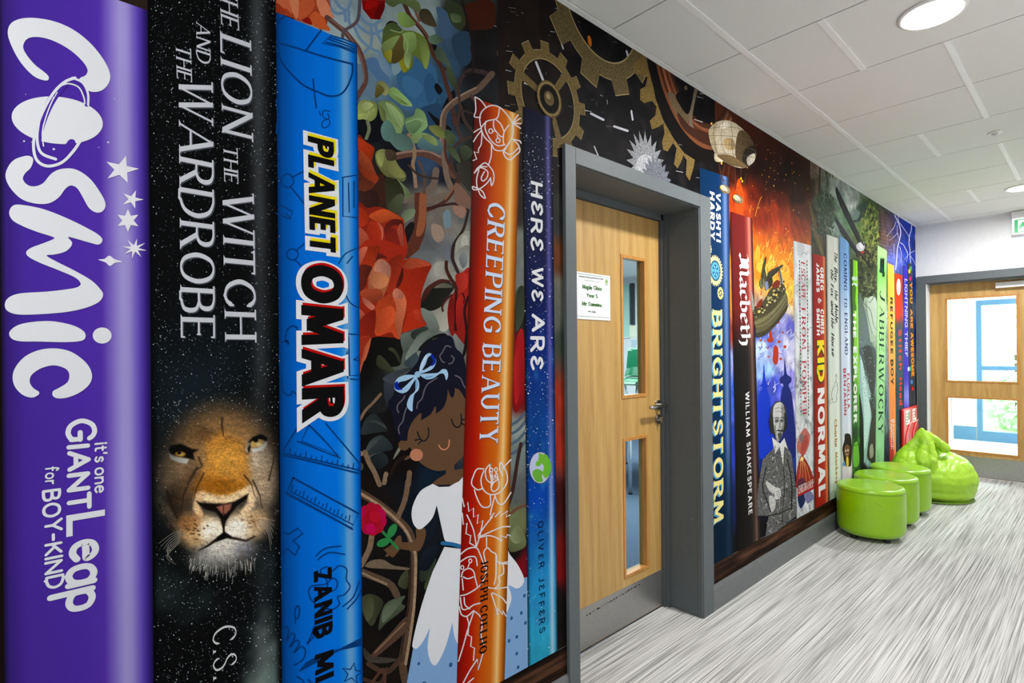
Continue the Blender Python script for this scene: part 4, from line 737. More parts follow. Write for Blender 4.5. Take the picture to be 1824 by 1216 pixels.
A.sm(WW([(725, 640), (760, 480), (830, 410), (940, 350), (1040, 380), (1085, 440), (1020, 540), (950, 640), (840, 690), (760, 660)]), (27, 27, 23), .05); A.sm(WW([(725, 600), (770, 460), (850, 390), (950, 345), (1060, 370), (950, 395), (860, 440), (780, 560)]), (68, 32, 26)); A.sm(WW([(870, 440), (960, 390), (1060, 410), (1060, 440), (950, 440)]), (92, 92, 78))
A.poly(smooth(WW([(1105, 300), (1180, 270), (1255, 235), (1250, 600), (1225, 1035), (1160, 1010), (1100, 935), (1065, 965), (1030, 870), (1015, 700), (1040, 560), (1090, 480), (1110, 400)]), True, 4), (140, 28, 22), .08)
for p, w in (([(1110, 380), (1108, 560), (1092, 760), (1105, 900)], 4.5), ([(1240, 540), (1200, 680), (1215, 830), (1228, 1000)], 5), ([(1180, 500), (1200, 560), (1180, 620)], 2.5)): A.line(WW(p), w, (48, 16, 14))
for p, c in (([(1120, 310), (1220, 280), (1230, 430), (1140, 500), (1110, 420)], (166, 42, 30)), ([(1110, 600), (1180, 530), (1180, 800), (1120, 900)], (152, 30, 24)), ([(1030, 620), (1080, 560), (1090, 800), (1050, 900)], (118, 22, 20))): A.sm(WW(p), c, .06)
A.line(WW([(1003, 160), (1005, 240), (1040, 320), (1090, 400), (1112, 460)]), 6, (62, 30, 22)); A.line(WW([(1085, -30), (1068, 100), (1098, 200), (1130, 270)]), 5.5, (48, 34, 32)); A.line(WW([(965, 690), (960, 640), (1000, 570), (1060, 520)]), 4, (72, 32, 26)); A.line(WW([(1215, 1000), (1205, 1110), (1180, 1190)]), 4.5, (24, 18, 18))
# red petals and grey stripes showing right of the orange spine
for p, c in (([(918, 610), (932, 590), (933, 700), (919, 735), (912, 700)], (140, 18, 22)), ([(916, 640), (926, 620), (930, 680), (918, 720)], (160, 26, 28)), ([(921, 520), (934, 512), (934, 560), (919, 590)], (52, 60, 44))): A.sm(p, c)
for y in (748, 764, 782, 800): A.line([(912, y + 8), (924, y), (936, y - 14)], 5, (78, 96, 112))
A.line([(905, 900), (914, 870), (922, 820), (928, 790)], 6, (56, 36, 32)); A.line([(908, 915), (922, 905), (934, 900)], 5, (104, 70, 52))
A.build('rose_print', garden)

A = Art(XB + 0.0010)                                                  # low thick vines
A.line(SX([(40, 60), (140, 120), (240, 200), (330, 290), (362, 400), (362, 560), (350, 760), (318, 950), (298, 1100), (320, 1230)]), 14, (84, 64, 50), a=.25); A.line(SX([(40, 62), (140, 124), (236, 200), (318, 290), (372, 420), (376, 560), (366, 760), (342, 940), (316, 1100)]), 5, (158, 132, 106), a=.3); A.line(SX([(345, 420), (345, 600), (330, 780), (300, 960), (284, 1080)]), 3, (46, 32, 26))
A.line(SX([(330, -10), (312, 100), (270, 205)]), 9, (112, 88, 70), a=.25); A.line(SX([(110, 320), (95, 400), (45, 500)]), 10, (122, 100, 80), a=.25); A.sm(SX([(70, 500), (110, 470), (180, 466), (240, 500), (330, 515), (325, 528), (200, 522), (90, 515)]), (112, 96, 78), .2); A.line(SX([(45, 540), (120, 570), (220, 615), (262, 680)]), 13, (88, 70, 56), a=.25); A.line(SX([(50, 545), (120, 580), (200, 615)]), 4, (140, 120, 98), a=.2)
A.sm(SX([(110, 1040), (200, 940), (320, 812), (316, 900), (220, 990), (130, 1060)]), (82, 60, 48), .2); A.line(SX([(130, 1030), (220, 940), (310, 850)]), 3, (126, 100, 78)); A.line(SX([(90, 1100), (200, 1150), (290, 1060)]), 9, (70, 52, 42), a=.2); A.line(SX([(50, 1190), (160, 1216), (200, 1130)]), 7, (66, 48, 40), a=.2); A.line(SX([(110, 1216), (180, 1130), (190, 1216)]), 5, (84, 56, 44))
A.line(R_([(95, 960), (130, 1050), (170, 1120), (215, 1230)]), 9, (120, 98, 78), a=.25); A.line(R_([(52, 690), (100, 610), (160, 550), (225, 475)]), 5, (120, 96, 76), a=.2); A.line(R_([(270, 1140), (255, 1216)]), 8, (130, 110, 90), a=.2); A.line(R_([(465, 1130), (455, 1230)]), 9, (112, 90, 70), a=.25); A.sm(R_([(330, 1020), (350, 960), (390, 900), (388, 945)]), (120, 120, 106)); A.line(R_([(290, 1180), (350, 1060), (420, 1000), (500, 1010)]), 6, (34, 22, 18)); A.sm(R_([(420, 1025), (450, 990), (480, 990), (460, 1015)]), (96, 72, 52)); A.sm(R_([(52, 950), (80, 960), (75, 990), (52, 985)]), (130, 112, 96)); A.sm(R_([(52, 1040), (82, 1070), (70, 1110), (52, 1095)]), (74, 70, 66))
A.line(R_([(920, 140), (935, 60), (940, -20)]), 5, (24, 18, 18))
A.build('vine_print', garden)

gl_ = Art(XB + 0.00115); SK = (97, 71, 49); HR = (19, 21, 36)             # girl in a white dress
gl_.poly(smooth(R_([(455, 770), (500, 690), (560, 630), (690, 560), (780, 430), (880, 400), (960, 540), (960, 900), (905, 1000), (838, 1065)]), False, 5) + R_([(840, 1108), (940, 1090), (940, 1160), (860, 1230), (640, 1232), (700, 1180), (768, 1140), (765, 1105)]) + smooth(R_([(765, 1108), (700, 1116), (620, 1092), (540, 1032), (490, 950), (465, 915), (446, 860)]), False, 5), SK)
gl_.poly(ell(*R_([(420, 900)])[0], 47 / 4.678, 46 / 4.678), SK)
gl_.poly(smooth(R_([(385, 862), (340, 760), (318, 660), (300, 600), (288, 545), (330, 482), (350, 410), (390, 350), (470, 280), (535, 200), (560, 120), (640, 40), (720, 0), (780, -14), (826, 10), (850, 90), (900, 140), (930, 230), (960, 450), (950, 540)]), False, 5) + smooth(R_([(930, 520), (885, 445), (842, 425)]), False, 4) + smooth(R_([(842, 425), (838, 480), (820, 507), (800, 480), (785, 432)]), False, 4) + smooth(R_([(785, 432), (775, 520), (745, 590), (685, 641)]), False, 4) + smooth(R_([(685, 641), (682, 575), (640, 645), (560, 695)]), False, 3) + smooth(R_([(560, 695), (562, 632), (505, 685), (465, 755), (445, 830), (447, 866)]), False, 4), HR)
for p in ([(810, 85), (770, 75), (740, 125), (718, 160), (735, 200), (755, 212)], [(815, 155), (835, 180), (820, 215), (792, 222)], [(845, 320), (890, 345), (915, 400), (935, 430)], [(695, 340), (620, 390), (590, 440), (570, 510), (535, 550), (525, 595)], [(425, 490), (410, 520), (370, 560), (362, 600), (375, 630)], [(440, 590), (420, 650), (410, 700), (375, 750), (380, 805)]): gl_.line(R_(p), 2.3, (98, 92, 102))
gl_.poly(ell(*R_([(523, 982)])[0], 11.6, 11), (186, 122, 92)); gl_.line(R_([(710, 900), (728, 930), (760, 937), (790, 912), (797, 858)]), 2.2, (200, 132, 96))
for p in ([(530, 790), (550, 840), (585, 868), (615, 840), (626, 800), (620, 757)], [(556, 850), (510, 860)], [(566, 862), (540, 892)], [(815, 685), (830, 730), (865, 753), (893, 730), (898, 690), (893, 642)], [(895, 690), (930, 685)], [(893, 718), (930, 735)]): gl_.line(R_(p), 2.2, (16, 18, 30))
LB, LB2, DB = (160, 198, 230), (120, 164, 206), (10, 36, 150)
for lp, hole_, dk in (([(545, 290), (560, 220), (600, 150), (640, 136), (680, 180), (685, 215), (650, 270), (555, 305)], [(572, 278), (600, 225), (615, 180), (640, 155), (668, 185), (665, 215), (630, 248)], [(640, 145), (668, 158), (686, 205), (664, 236), (640, 238), (662, 200)]), ([(520, 320), (440, 315), (370, 340), (340, 390), (345, 440), (400, 468), (450, 450), (490, 390), (525, 335)], [(378, 378), (440, 362), (500, 335), (455, 385), (400, 432), (372, 415)], [(342, 385), (368, 370), (374, 415), (408, 436), (370, 442), (342, 425)])):
    gl_.sm(R_(lp), LB); gl_.sm(R_(hole_), HR); gl_.sm(R_(dk), DB)
for p in ([(555, 312), (640, 303), (700, 298), (740, 268), (775, 275), (787, 320), (770, 360), (755, 312), (720, 305), (660, 345), (600, 350)], [(520, 335), (545, 380), (540, 440), (505, 480), (492, 560), (488, 620), (450, 590), (445, 550), (470, 490), (512, 450), (515, 400)]): gl_.sm(R_(p), LB, k=4)
gl_.sm(R_([(600, 330), (660, 320), (640, 340), (590, 345)]), LB2); gl_.sm(R_([(522, 350), (535, 390), (522, 440), (518, 390)]), LB2); gl_.sm(R_([(590, 165), (560, 240), (555, 285), (580, 230), (610, 155)]), (196, 222, 244)); gl_.poly(ell(*R_([(532, 312)])[0], 5.4, 5.6), LB); gl_.line(ell(*R_([(532, 312)])[0], 3.4, 3.4), 1, LB2)
gl_.sm(SX([(380, 270), (432, 275), (437, 330), (405, 408), (370, 412), (270, 397), (258, 360), (372, 355)]), SK, k=3); gl_.sm(SX([(190, 402), (232, 372), (262, 330), (285, 318), (292, 350), (282, 400), (240, 452), (222, 442), (205, 448), (190, 445), (202, 424), (178, 404)]), SK, k=3)
WH = (224, 227, 233)
gl_.poly(SX([(480, 5), (520, 24), (580, 22)]) + smooth(SX([(610, 5), (640, -10), (690, -25), (690, 300), (690, 400), (555, 350)]), False, 2) + smooth(SX([(548, 330), (505, 135)]), False, 2) + smooth(SX([(505, 135), (480, 210), (430, 265), (395, 281), (362, 245), (352, 180), (370, 110), (410, 45), (470, 10)]), False, 5), WH)
gl_.poly(SX([(365, 985), (460, 860), (640, 840), (660, 1260), (310, 1290)]), (128, 168, 214))
gl_.poly(SX([(552, 388), (690, 405), (680, 980)]) + smooth(SX([(632, 978), (612, 930), (600, 848)]), False, 4) + smooth(SX([(600, 848), (562, 985), (515, 1088), (485, 1107), (460, 1065), (450, 990), (464, 878)]), False, 5) + smooth(SX([(464, 878), (430, 950), (390, 1002), (365, 1003), (357, 980), (380, 870), (420, 720), (480, 540)]), False, 5), WH)
gl_.line(SX([(540, 366), (600, 372), (690, 398)]), 7, (42, 106, 158), cap=True)
for x, y, rx, ry in ((396, 1098, 8, 11), (590, 1105, 11, 15), (430, 1216, 12, 10), (560, 1240, 10, 12)): gl_.poly(SX(ell(x, y, rx, ry, 15, 14)), (44, 92, 138))
gl_.line(SX([(128, 248), (180, 300), (270, 402)]), 5, (40, 124, 66), sm=True, cap=False); gl_.poly(SX(ell(234, 290, 24, 46, 28, 22)), (44, 128, 68)); gl_.poly(SX(ell(180, 362, 42, 24, -22, 22)), (44, 128, 68))
for k in range(10): gl_.poly(SX(ell(112 + 54 * math.cos(k * .628 + .2), 220 + 62 * math.sin(k * .628 + .2), 36, 40, 0, 16)), (168, 14, 44) if k % 3 else (176, 10, 70))
gl_.poly(SX(ell(116, 218, 50, 56, 0, 20)), (162, 10, 36)); gl_.sm(SX([(70, 260), (120, 250), (130, 310), (90, 300)]), (190, 8, 80)); gl_.sm(SX([(110, 170), (160, 180), (150, 240), (100, 220)]), (182, 16, 40))
gl_.poly(SX([(935, 600), (1062, 570), (1062, 1145), (905, 1225)]), (128, 168, 214)); gl_.poly(smooth(SX([(925, 400), (950, 435), (1000, 500), (1036, 580), (1022, 625), (992, 641), (955, 625), (942, 625), (960, 690), (950, 740), (925, 765)]), True, 4), WH)
for x, y in ((1038, 685), (1020, 790), (960, 822), (1045, 850), (992, 935), (992, 1037), (1000, 1120), (945, 960)): gl_.poly(SX(ell(x, y, 8, 12, 15, 14)), (44, 92, 138))
gl_.build('girl_picture', garden, 'printed girl with a blue hair bow, white dress and red flower')

# ---------------------------------------------------------------- the near spines
def shade(stops): return lambda S, T_, Y, Z, X, V: ramp(S, stops)
def spine(quad, func, label, nx=24, ny=40, a=0.0, x=XS):
    return sheet('book_spine', mural, quad, nx, ny, func, x, label, world=True, a=a)
# purple
ztop = W(264, 19, XS)[1]
purple = spine(upright(4, 270, 800, ztop), lambda S, T_, Y, Z, X, V: ramp(S, [(0, (24, 18, 44)), (.03, (52, 32, 116)), (.14, (68, 42, 150)), (.5, (76, 44, 162)), (.64, (80, 48, 164)), (.72, (128, 108, 196)), (.79, (160, 150, 212)), (.84, (154, 142, 208)), (.91, (98, 76, 182)), (.965, (54, 34, 128)), (1, (26, 18, 64))]) * (0.97 + .06 * fbm(Y * 5, Z * 5, 2))[..., None], 'purple spine with white bubble lettering and a ringed planet', 60, 30)
A_ = lambda p: T(0, 0, 1.962, p); B_ = lambda p: T(0, 600, 1.974, p); WHT = (222, 224, 230)
A = Art(XT)
A.sm(A_([(165, 281), (135, 275), (105, 255), (68, 212), (38, 155), (27, 110), (45, 76), (100, 62), (180, 72), (250, 100), (312, 147), (360, 205), (384, 255), (380, 290), (355, 316), (318, 320), (285, 300), (278, 275), (300, 262), (305, 240), (280, 205), (235, 168), (180, 140), (130, 129), (95, 136), (81, 162), (92, 190), (122, 226), (155, 252), (170, 268)]), WHT)
A.poly(A_(ell(200, 420, 160, 82, 6, 60)), WHT)
PU = (72, 42, 156)
ring = [(262, 272), (228, 285), (192, 318), (158, 372), (130, 440), (117, 505), (128, 558), (165, 580), (215, 568), (255, 530), (282, 490)]
A.line(A_([(222, 292), (180, 350), (148, 420), (130, 490), (140, 545), (180, 560), (222, 535), (250, 500)]), 15, PU); A.line(A_([(250, 280), (285, 295), (300, 330), (303, 365)]), 8, PU)
A.line(A_(ring), 5.2, WHT); A.line(A_([(210, 300), (240, 292), (275, 305), (293, 340), (296, 362)]), 2.6, WHT); A.line(A_([(252, 272), (288, 288), (307, 325), (308, 366)]), 4, WHT); A.line(A_([(150, 370), (135, 430), (130, 490), (145, 535), (195, 556)]), 5, WHT); A.line(A_([(188, 340), (165, 395), (148, 460), (152, 510)]), 2.4, WHT); A.line(A_([(200, 322), (172, 375), (150, 440)]), 1.6, WHT); A.line(A_([(235, 548), (262, 515), (278, 488)]), 2.2, WHT)
A.sm(A_([(75, 548), (100, 544), (116, 556), (108, 585), (88, 605), (80, 625), (95, 645), (120, 651), (150, 640), (180, 606), (215, 590), (265, 592), (315, 625), (355, 680), (369, 715), (358, 738), (335, 742), (310, 725), (290, 690), (270, 658), (248, 648), (228, 660), (205, 690), (170, 710), (125, 711), (75, 695), (35, 655), (19, 615), (30, 580), (50, 558)]), WHT)
A.sm(A_([(42, 721), (70, 715), (150, 730), (240, 765), (320, 805), (350, 825), (358, 840), (345, 854), (315, 848), (270, 835), (238, 828), (252, 847), (245, 865), (225, 880), (190, 889), (163, 893), (200, 915), (260, 945), (320, 980), (352, 1012), (360, 1032), (345, 1055), (300, 1075), (230, 1090), (130, 1098), (60, 1098), (25, 1085), (17, 1062), (30, 1040), (70, 1025), (170, 1018), (250, 1008), (276, 1000), (281, 988), (260, 968), (200, 942), (140, 918), (100, 897), (92, 880), (110, 865), (150, 850), (188, 834), (180, 826), (130, 810), (80, 790), (45, 770), (32, 745)]), WHT)
A.sm(A_([(60, 1137), (110, 1125), (180, 1122), (250, 1135), (290, 1155), (299, 1175), (285, 1190), (230, 1195), (130, 1193), (70, 1192), (40, 1182), (33, 1160)]), WHT); A.poly(A_(ell(357, 1172, 33, 28)), WHT)
A.sm(B_([(135, 203), (110, 213), (75, 200), (48, 165), (48, 120), (80, 75), (130, 48), (190, 40), (250, 52), (302, 90), (323, 130), (315, 165), (280, 195), (235, 213), (200, 215), (185, 205), (187, 190), (205, 180), (236, 160), (244, 135), (235, 115), (210, 103), (180, 100), (140, 112), (110, 135), (105, 160), (118, 180), (136, 192)]), WHT)
for x, y, R, r, n, ro, sx, sy in ((424, 592, 62, 24, 5, 15, 1.0, .8), (462, 696, 42, 14, 5, 20, .95, .8), (447, 770, 42, 20, 6, 0, 1, .95), (470, 868, 44, 14, 8, 12, 1, .8)): A.poly(A_(star(x, y, R, r, n, ro, sx, sy)), (226, 226, 234))
A.sm(A_([(343, 907), (365, 904), (382, 893), (400, 905), (427, 914), (402, 918), (384, 929), (368, 916)]), (226, 226, 234), k=4)
for x, y, r in ((84, 493, 4), (188, 521, 5), (378, 497, 4), (110, 496, 2), (345, 515, 2), (90, 330, 2), (400, 345, 2)): A.poly(A_(ell(x, y, r, r * .8, 0, 8)), (200, 196, 226))
A.build('title_lettering', purple, 'white bubble title letters reading Cosmic')
A = Art(XT); HB = dict(pen=.2, round=True, gap=.1, wob=.1)
write(A, 'G', (117.5, 747), (118, 790), 172, WHT, **dict(HB, pen=.17)); write(A, 'IANT', (118, 793), (119, 912), 161, WHT, **dict(HB, gap=.07)); write(A, 'L', (118, 918), (118, 962), 187, WHT, pen=.16, gap=.1); write(A, 'eap', (119, 966), (119, 1094), 196, WHT, **dict(HB, pen=.17, gap=.05))
write(A, "it's one", (168, 789), (168, 879), 192, WHT, pen=.15, round=True, gap=.09, space=.3); write(A, 'for', (80, 832), (80, 864), 103, WHT, pen=.15, round=True, gap=.1); write(A, 'BOY-KIND', (76, 873), (79, 1052), 110, WHT, **dict(HB, pen=.17, gap=.1))
A.build('subtitle_lettering', purple)
# black starry spine with the lion
LQ = upright(270, 498, 800, HC - 0.004)
def galaxy(S, T_, Y, Z, X, V):
    n = fbm(Y * 6, Z * 6, 4); n2 = fbm(Y * 3 + 5, Z * 2.4 + 8, 3)
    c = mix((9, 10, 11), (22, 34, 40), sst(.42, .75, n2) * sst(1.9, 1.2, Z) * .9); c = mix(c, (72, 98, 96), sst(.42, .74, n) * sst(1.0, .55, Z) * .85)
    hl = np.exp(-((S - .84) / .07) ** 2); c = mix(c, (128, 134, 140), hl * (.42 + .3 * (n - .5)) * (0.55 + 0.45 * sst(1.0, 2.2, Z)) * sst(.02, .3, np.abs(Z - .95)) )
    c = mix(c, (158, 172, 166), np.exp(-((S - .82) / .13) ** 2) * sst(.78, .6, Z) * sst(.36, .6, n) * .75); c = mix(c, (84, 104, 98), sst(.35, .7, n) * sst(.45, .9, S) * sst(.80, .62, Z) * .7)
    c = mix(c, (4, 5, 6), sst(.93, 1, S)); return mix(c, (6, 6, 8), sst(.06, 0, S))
def el(x, y, cx, cy, rx, ry, rot=0, soft=.35):
    r = math.radians(rot); dx, dy = x - cx, y - cy; u = (dx * math.cos(r) + dy * math.sin(r)) / rx; v = (-dx * math.sin(r) + dy * math.cos(r)) / ry
    return sst(1 + soft, 1 - soft, np.sqrt(u * u + v * v))
def seg(x, y, pts, w0, w1=None, soft=.6):
    m = np.zeros_like(x); n = len(pts) - 1; w1 = w0 if w1 is None else w1
    for i, ((ax, ay), (bx, by)) in enumerate(zip(pts, pts[1:])):
        L2 = (bx - ax) ** 2 + (by - ay) ** 2; t = np.clip(((x - ax) * (bx - ax) + (y - ay) * (by - ay)) / L2, 0, 1); d = np.hypot(x - ax - t * (bx - ax), y - ay - t * (by - ay))
        w = w0 + (w1 - w0) * (i + t) / n; m = np.maximum(m, sst(w * (1 + soft), w * (1 - soft), d))
    return m
def inside(x, y, pts, soft=6):
    c = np.zeros(x.shape, bool); dm = np.full(x.shape, 1e9); n = len(pts)
    for i in range(n):
        (ax, ay), (bx, by) = pts[i], pts[(i + 1) % n]
        if ay != by: c ^= ((ay > y) != (by > y)) & (x < (bx - ax) * (y - ay) / (by - ay) + ax)
        L2 = (bx - ax) ** 2 + (by - ay) ** 2 + 1e-9; t = np.clip(((x - ax) * (bx - ax) + (y - ay) * (by - ay)) / L2, 0, 1); dm = np.minimum(dm, np.hypot(x - ax - t * (bx - ax), y - ay - t * (by - ay)))
    return sst(-soft, soft, np.where(c, dm, -dm))
def lion(S, T_, Y, Z, X, V):
    x = (X - 260) * 3.2; y = (V - 680) * 3.2; c = galaxy((X - 271) / 227.0, T_, Y, Z, X, V)
    a1 = fbm(x / 34 + y / 60, y / 16 - x / 50, 4); a2 = fbm(x / 10, y / 6, 3); a3 = fbm(x / 4.2 + 9, y / 3.2, 2); gr = (a1 * .3 + a2 * .35 + a3 * .35) - .5
    M = lambda col, m: mix(c, col, m)
    c = M((72, 64, 54), el(x, y, 420, 540, 400, 430, 0, .35) * .85); c = M((110, 98, 84), el(x, y, 480, 230, 300, 150, 0, .8) * .8)
    c = M((124, 96, 64), el(x, y, 420, 380, 300, 230, 0, .5)); c = M((150, 112, 66), el(x, y, 440, 330, 200, 170, 0, .6)); c = M((96, 66, 38), el(x, y, 330, 300, 60, 45, 20, .9) * .7); c = M((170, 128, 78), el(x, y, 560, 270, 90, 90, 30, .8) * .6)
    c = M((138, 112, 82), el(x, y, 170, 520, 110, 140, 10, .5)); c = M((176, 152, 122), el(x, y, 665, 520, 80, 190, -4, .5)); c = M((188, 168, 142), el(x, y, 640, 430, 60, 60, 0, .7) * .8)
    c = M((50, 38, 26), el(x, y, 160, 700, 60, 130, 8, .6) * .9); c = M((120, 100, 78), el(x, y, 110, 740, 34, 120, -34, .6) * .8); c = M((84, 60, 38), el(x, y, 250, 600, 60, 120, 18, .6) * .8)
    c = M((182, 122, 46), inside(x, y, [(350, 330), (430, 290), (540, 330), (575, 420), (585, 560), (600, 640), (440, 680), (300, 650), (300, 560), (345, 470)], 40)); c = M((206, 148, 62), el(x, y, 460, 440, 90, 80, 0, .7) * .7); c = M((140, 84, 18), el(x, y, 420, 590, 130, 55, -6, .6) * .85); c = M((196, 140, 60), el(x, y, 500, 520, 80, 40, 0, .8) * .5); c = M((120, 76, 30), el(x, y, 300, 600, 24, 60, 10, .7) * .6)
    c = M((222, 190, 146), seg(x, y, [(320, 650), (400, 672), (480, 668), (560, 630), (590, 610)], 26, 20)); c = M((214, 176, 132), seg(x, y, [(300, 660), (290, 720), (310, 760)], 26, 18)); c = M((226, 192, 150), seg(x, y, [(600, 620), (600, 700), (560, 740)], 26, 20))
    c = M((204, 164, 112), el(x, y, 310, 860, 130, 100, 8, .4)); c = M((212, 182, 142), el(x, y, 580, 820, 130, 90, -8, .45)); c = M((236, 222, 198), el(x, y, 375, 850, 75, 70, 20, .5)); c = M((240, 228, 208), el(x, y, 515, 840, 75, 62, -20, .5)); c = M((150, 100, 54), el(x, y, 240, 800, 60, 50, 0, .7) * .8); c = M((190, 150, 104), el(x, y, 640, 790, 60, 50, 0, .7) * .6)
    c = M((128, 124, 116), el(x, y, 440, 990, 195, 95, -8, .45)); c = M((186, 184, 176), el(x, y, 420, 980, 150, 60, -16, .5)); c = M((206, 200, 188), el(x, y, 470, 930, 90, 40, -10, .6)); c = M((130, 130, 138), el(x, y, 570, 960, 60, 45, 0, .7) * .8)
    c = c * (1 + 1.25 * gr[..., None] * (el(x, y, 420, 620, 420, 560, 0, .3))[..., None])
    for px_, w in (([(435, 205), (432, 250), (442, 310)], 7), ([(290, 490), (250, 560), (215, 640), (200, 740)], 7), ([(330, 520), (290, 600), (270, 680)], 5), ([(560, 530), (600, 580), (620, 650)], 5), ([(610, 560), (650, 650), (660, 720)], 5), ([(700, 560), (720, 480), (730, 420)], 5), ([(120, 620), (150, 720), (180, 780)], 8), ([(75, 700), (120, 790), (170, 850)], 6), ([(300, 430), (320, 480), (290, 500)], 5)): c = M((40, 28, 18), seg(x, y, px_, w, w * .4, .9) * .75)
    for k in range(34):
        t = k * 2.39; px_, py_ = (300 + 75 * math.cos(t) * (k % 7) / 6 - 20, 835 + 62 * math.sin(t) * (k % 5) / 4) if k % 2 else (600 + 70 * math.cos(t) * (k % 7) / 6, 790 + 42 * math.sin(t) * (k % 5) / 4); c = M((92, 62, 34), el(x, y, px_, py_, 8, 5, 15, .6) * (.85 if k % 2 else .4))
    c = M((14, 10, 8), inside(x, y, [(285, 678), (330, 692), (400, 694), (450, 694), (510, 680), (586, 634), (575, 668), (520, 705), (485, 750), (458, 790), (446, 830), (436, 830), (425, 780), (400, 742), (345, 728), (305, 704)], 7)); c = M((148, 90, 74), inside(x, y, [(402, 712), (440, 700), (490, 692), (480, 725), (455, 752), (432, 750), (415, 730)], 9)); c = M((82, 44, 36), seg(x, y, [(442, 705), (442, 760)], 4))
    c = M((22, 16, 12), seg(x, y, [(441, 780), (444, 860)], 6)); c = M((12, 10, 9), inside(x, y, [(372, 918), (410, 880), (446, 852), (495, 884), (560, 905), (500, 896), (460, 890), (420, 905)], 5)); c = M((30, 22, 16), seg(x, y, [(400, 900), (350, 935), (300, 960)], 8, 3)); c = M((50, 38, 28), seg(x, y, [(500, 890), (570, 905), (620, 880)], 8, 5) * .9)
    c = M((14, 11, 9), inside(x, y, [(128, 385), (140, 362), (200, 352), (262, 380), (300, 388), (270, 405), (276, 445), (255, 440), (205, 425), (140, 410)], 8)); c = M((196, 196, 186), inside(x, y, [(130, 405), (160, 426), (210, 434), (246, 440), (232, 466), (190, 460), (140, 440)], 6)); c = M((178, 132, 46), el(x, y, 196, 410, 30, 14, 4, .25)); c = M((226, 196, 110), el(x, y, 200, 414, 14, 6, 0, .6)); c = M((10, 8, 8), el(x, y, 190, 404, 11, 9, 0, .3))
    c = M((14, 11, 10), inside(x, y, [(580, 345), (610, 312), (655, 296), (688, 312), (692, 340), (668, 330), (630, 326), (600, 350), (590, 400), (578, 412), (576, 370)], 7)); c = M((220, 218, 208), inside(x, y, [(600, 380), (640, 376), (672, 352), (690, 336), (690, 362), (660, 390), (610, 404)], 6)); c = M((210, 172, 96), el(x, y, 632, 350, 38, 22, -10, .25)); c = M((240, 222, 170), el(x, y, 645, 357, 16, 9, 0, .6)); c = M((10, 8, 8), el(x, y, 626, 332, 15, 12, 0, .3)); c = M((210, 196, 170), seg(x, y, [(585, 352), (572, 380), (580, 402)], 8, 5) * .6)
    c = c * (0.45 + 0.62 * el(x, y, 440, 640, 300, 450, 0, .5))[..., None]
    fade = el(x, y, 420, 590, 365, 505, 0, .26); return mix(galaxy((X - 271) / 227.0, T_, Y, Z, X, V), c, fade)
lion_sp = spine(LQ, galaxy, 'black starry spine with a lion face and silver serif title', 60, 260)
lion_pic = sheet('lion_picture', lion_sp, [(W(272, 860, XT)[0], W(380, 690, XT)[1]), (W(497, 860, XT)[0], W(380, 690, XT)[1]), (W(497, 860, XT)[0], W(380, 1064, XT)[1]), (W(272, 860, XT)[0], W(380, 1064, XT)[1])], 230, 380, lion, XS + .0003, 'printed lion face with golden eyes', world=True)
A = Art(XS + 0.0005); A.hold = True; Qc = lambda p: T(260, 680, 3.2, p)
for k in range(8): A.line(Qc([(205 - k * 2, 838 + k * 11), (140 - k * 3, 870 + k * 18), (72 + k * 14, 920 + k * 17)]), .55, (176, 170, 160), .3)
for k in range(6): A.line(Qc([(630 + k * 3, 822 - k * 9), (690 + k * 3, 846 - k * 12), (712 + k * 5, 960 - k * 34)]), .55, (186, 180, 170), .3)
rr = random.Random(4)
for k in range(150):
    t = rr.random(); x, y = 250 + 370 * t, 1010 + 70 * math.sin(t * 3.1) * rr.random() - 60 * (rr.random() - .3) + 20; l = rr.uniform(18, 46); A.line(Qc([(x, y), (x - 6 + 12 * (t - .3), y + l)]), .8, rr.choice([(168, 168, 162), (120, 122, 120), (200, 198, 190), (90, 92, 92)]), .3)
for k in range(160):
    a = rr.uniform(0, 6.28); x, y = 420 + 345 * math.cos(a), 560 + 430 * math.sin(a); l = rr.uniform(10, 34); dx, dy = math.cos(a) * l, math.sin(a) * l + 6
    if 60 < x < 740 and y > 80: A.line(Qc([(x, y), (x + dx * .6, y + dy)]), .7, rr.choice([(96, 84, 68), (70, 64, 56), (128, 110, 88)]), .3)
A.build('whiskers', lion_pic)
A = Art(XS + 0.0007); ST = [(150, 156, 160), (200, 206, 210), (110, 118, 124), (80, 96, 104), (170, 190, 196)]
scatter(A, 1700, (268, -40, 497, 330), (.35, 1.25), ST, 1); scatter(A, 1800, (272, 330, 498, 760), (.35, 1.3), ST, 2, lambda x, y, r: r.random() < .5 + .5 * (y - 330) / 430); scatter(A, 420, (272, 690, 498, 1010), (.35, 1.2), ST, 3, lambda x, y, r: (abs(x - 392) > 95 and r.random() < .6) or y < 760 or r.random() < .1); scatter(A, 1400, (275, 970, 501, 1280), (.35, 1.4), ST, 5)
A.build('printed_stars', lion_sp)
A = Art(XT); SV = (198, 201, 208); LS = dict(pen=.135, thin=.055, serif=.085, st=.045, gap=.13)
for dx, col in ((.035, (70, 74, 82)), (0, SV)):
    for t, s, e, x in (('THE', (390, -32), (394, 44), 422), ('LION', (392, 58), (396, 236), 447), ('AND', (349.5, 38), (350.5, 109), 374), ('THE', (313, 78), (315, 140), 340), ('WARDROBE', (318, 134), (322, 604), 379), ('THE', (398, 258), (399.5, 324), 423), ('WITCH', (396, 340), (401, 604), 452)):
        write(A, t, s, e, x, col, (dx, -dx), **LS)
A.build('title_lettering', lion_sp, 'silver serif title letters'); A = Art(XT)
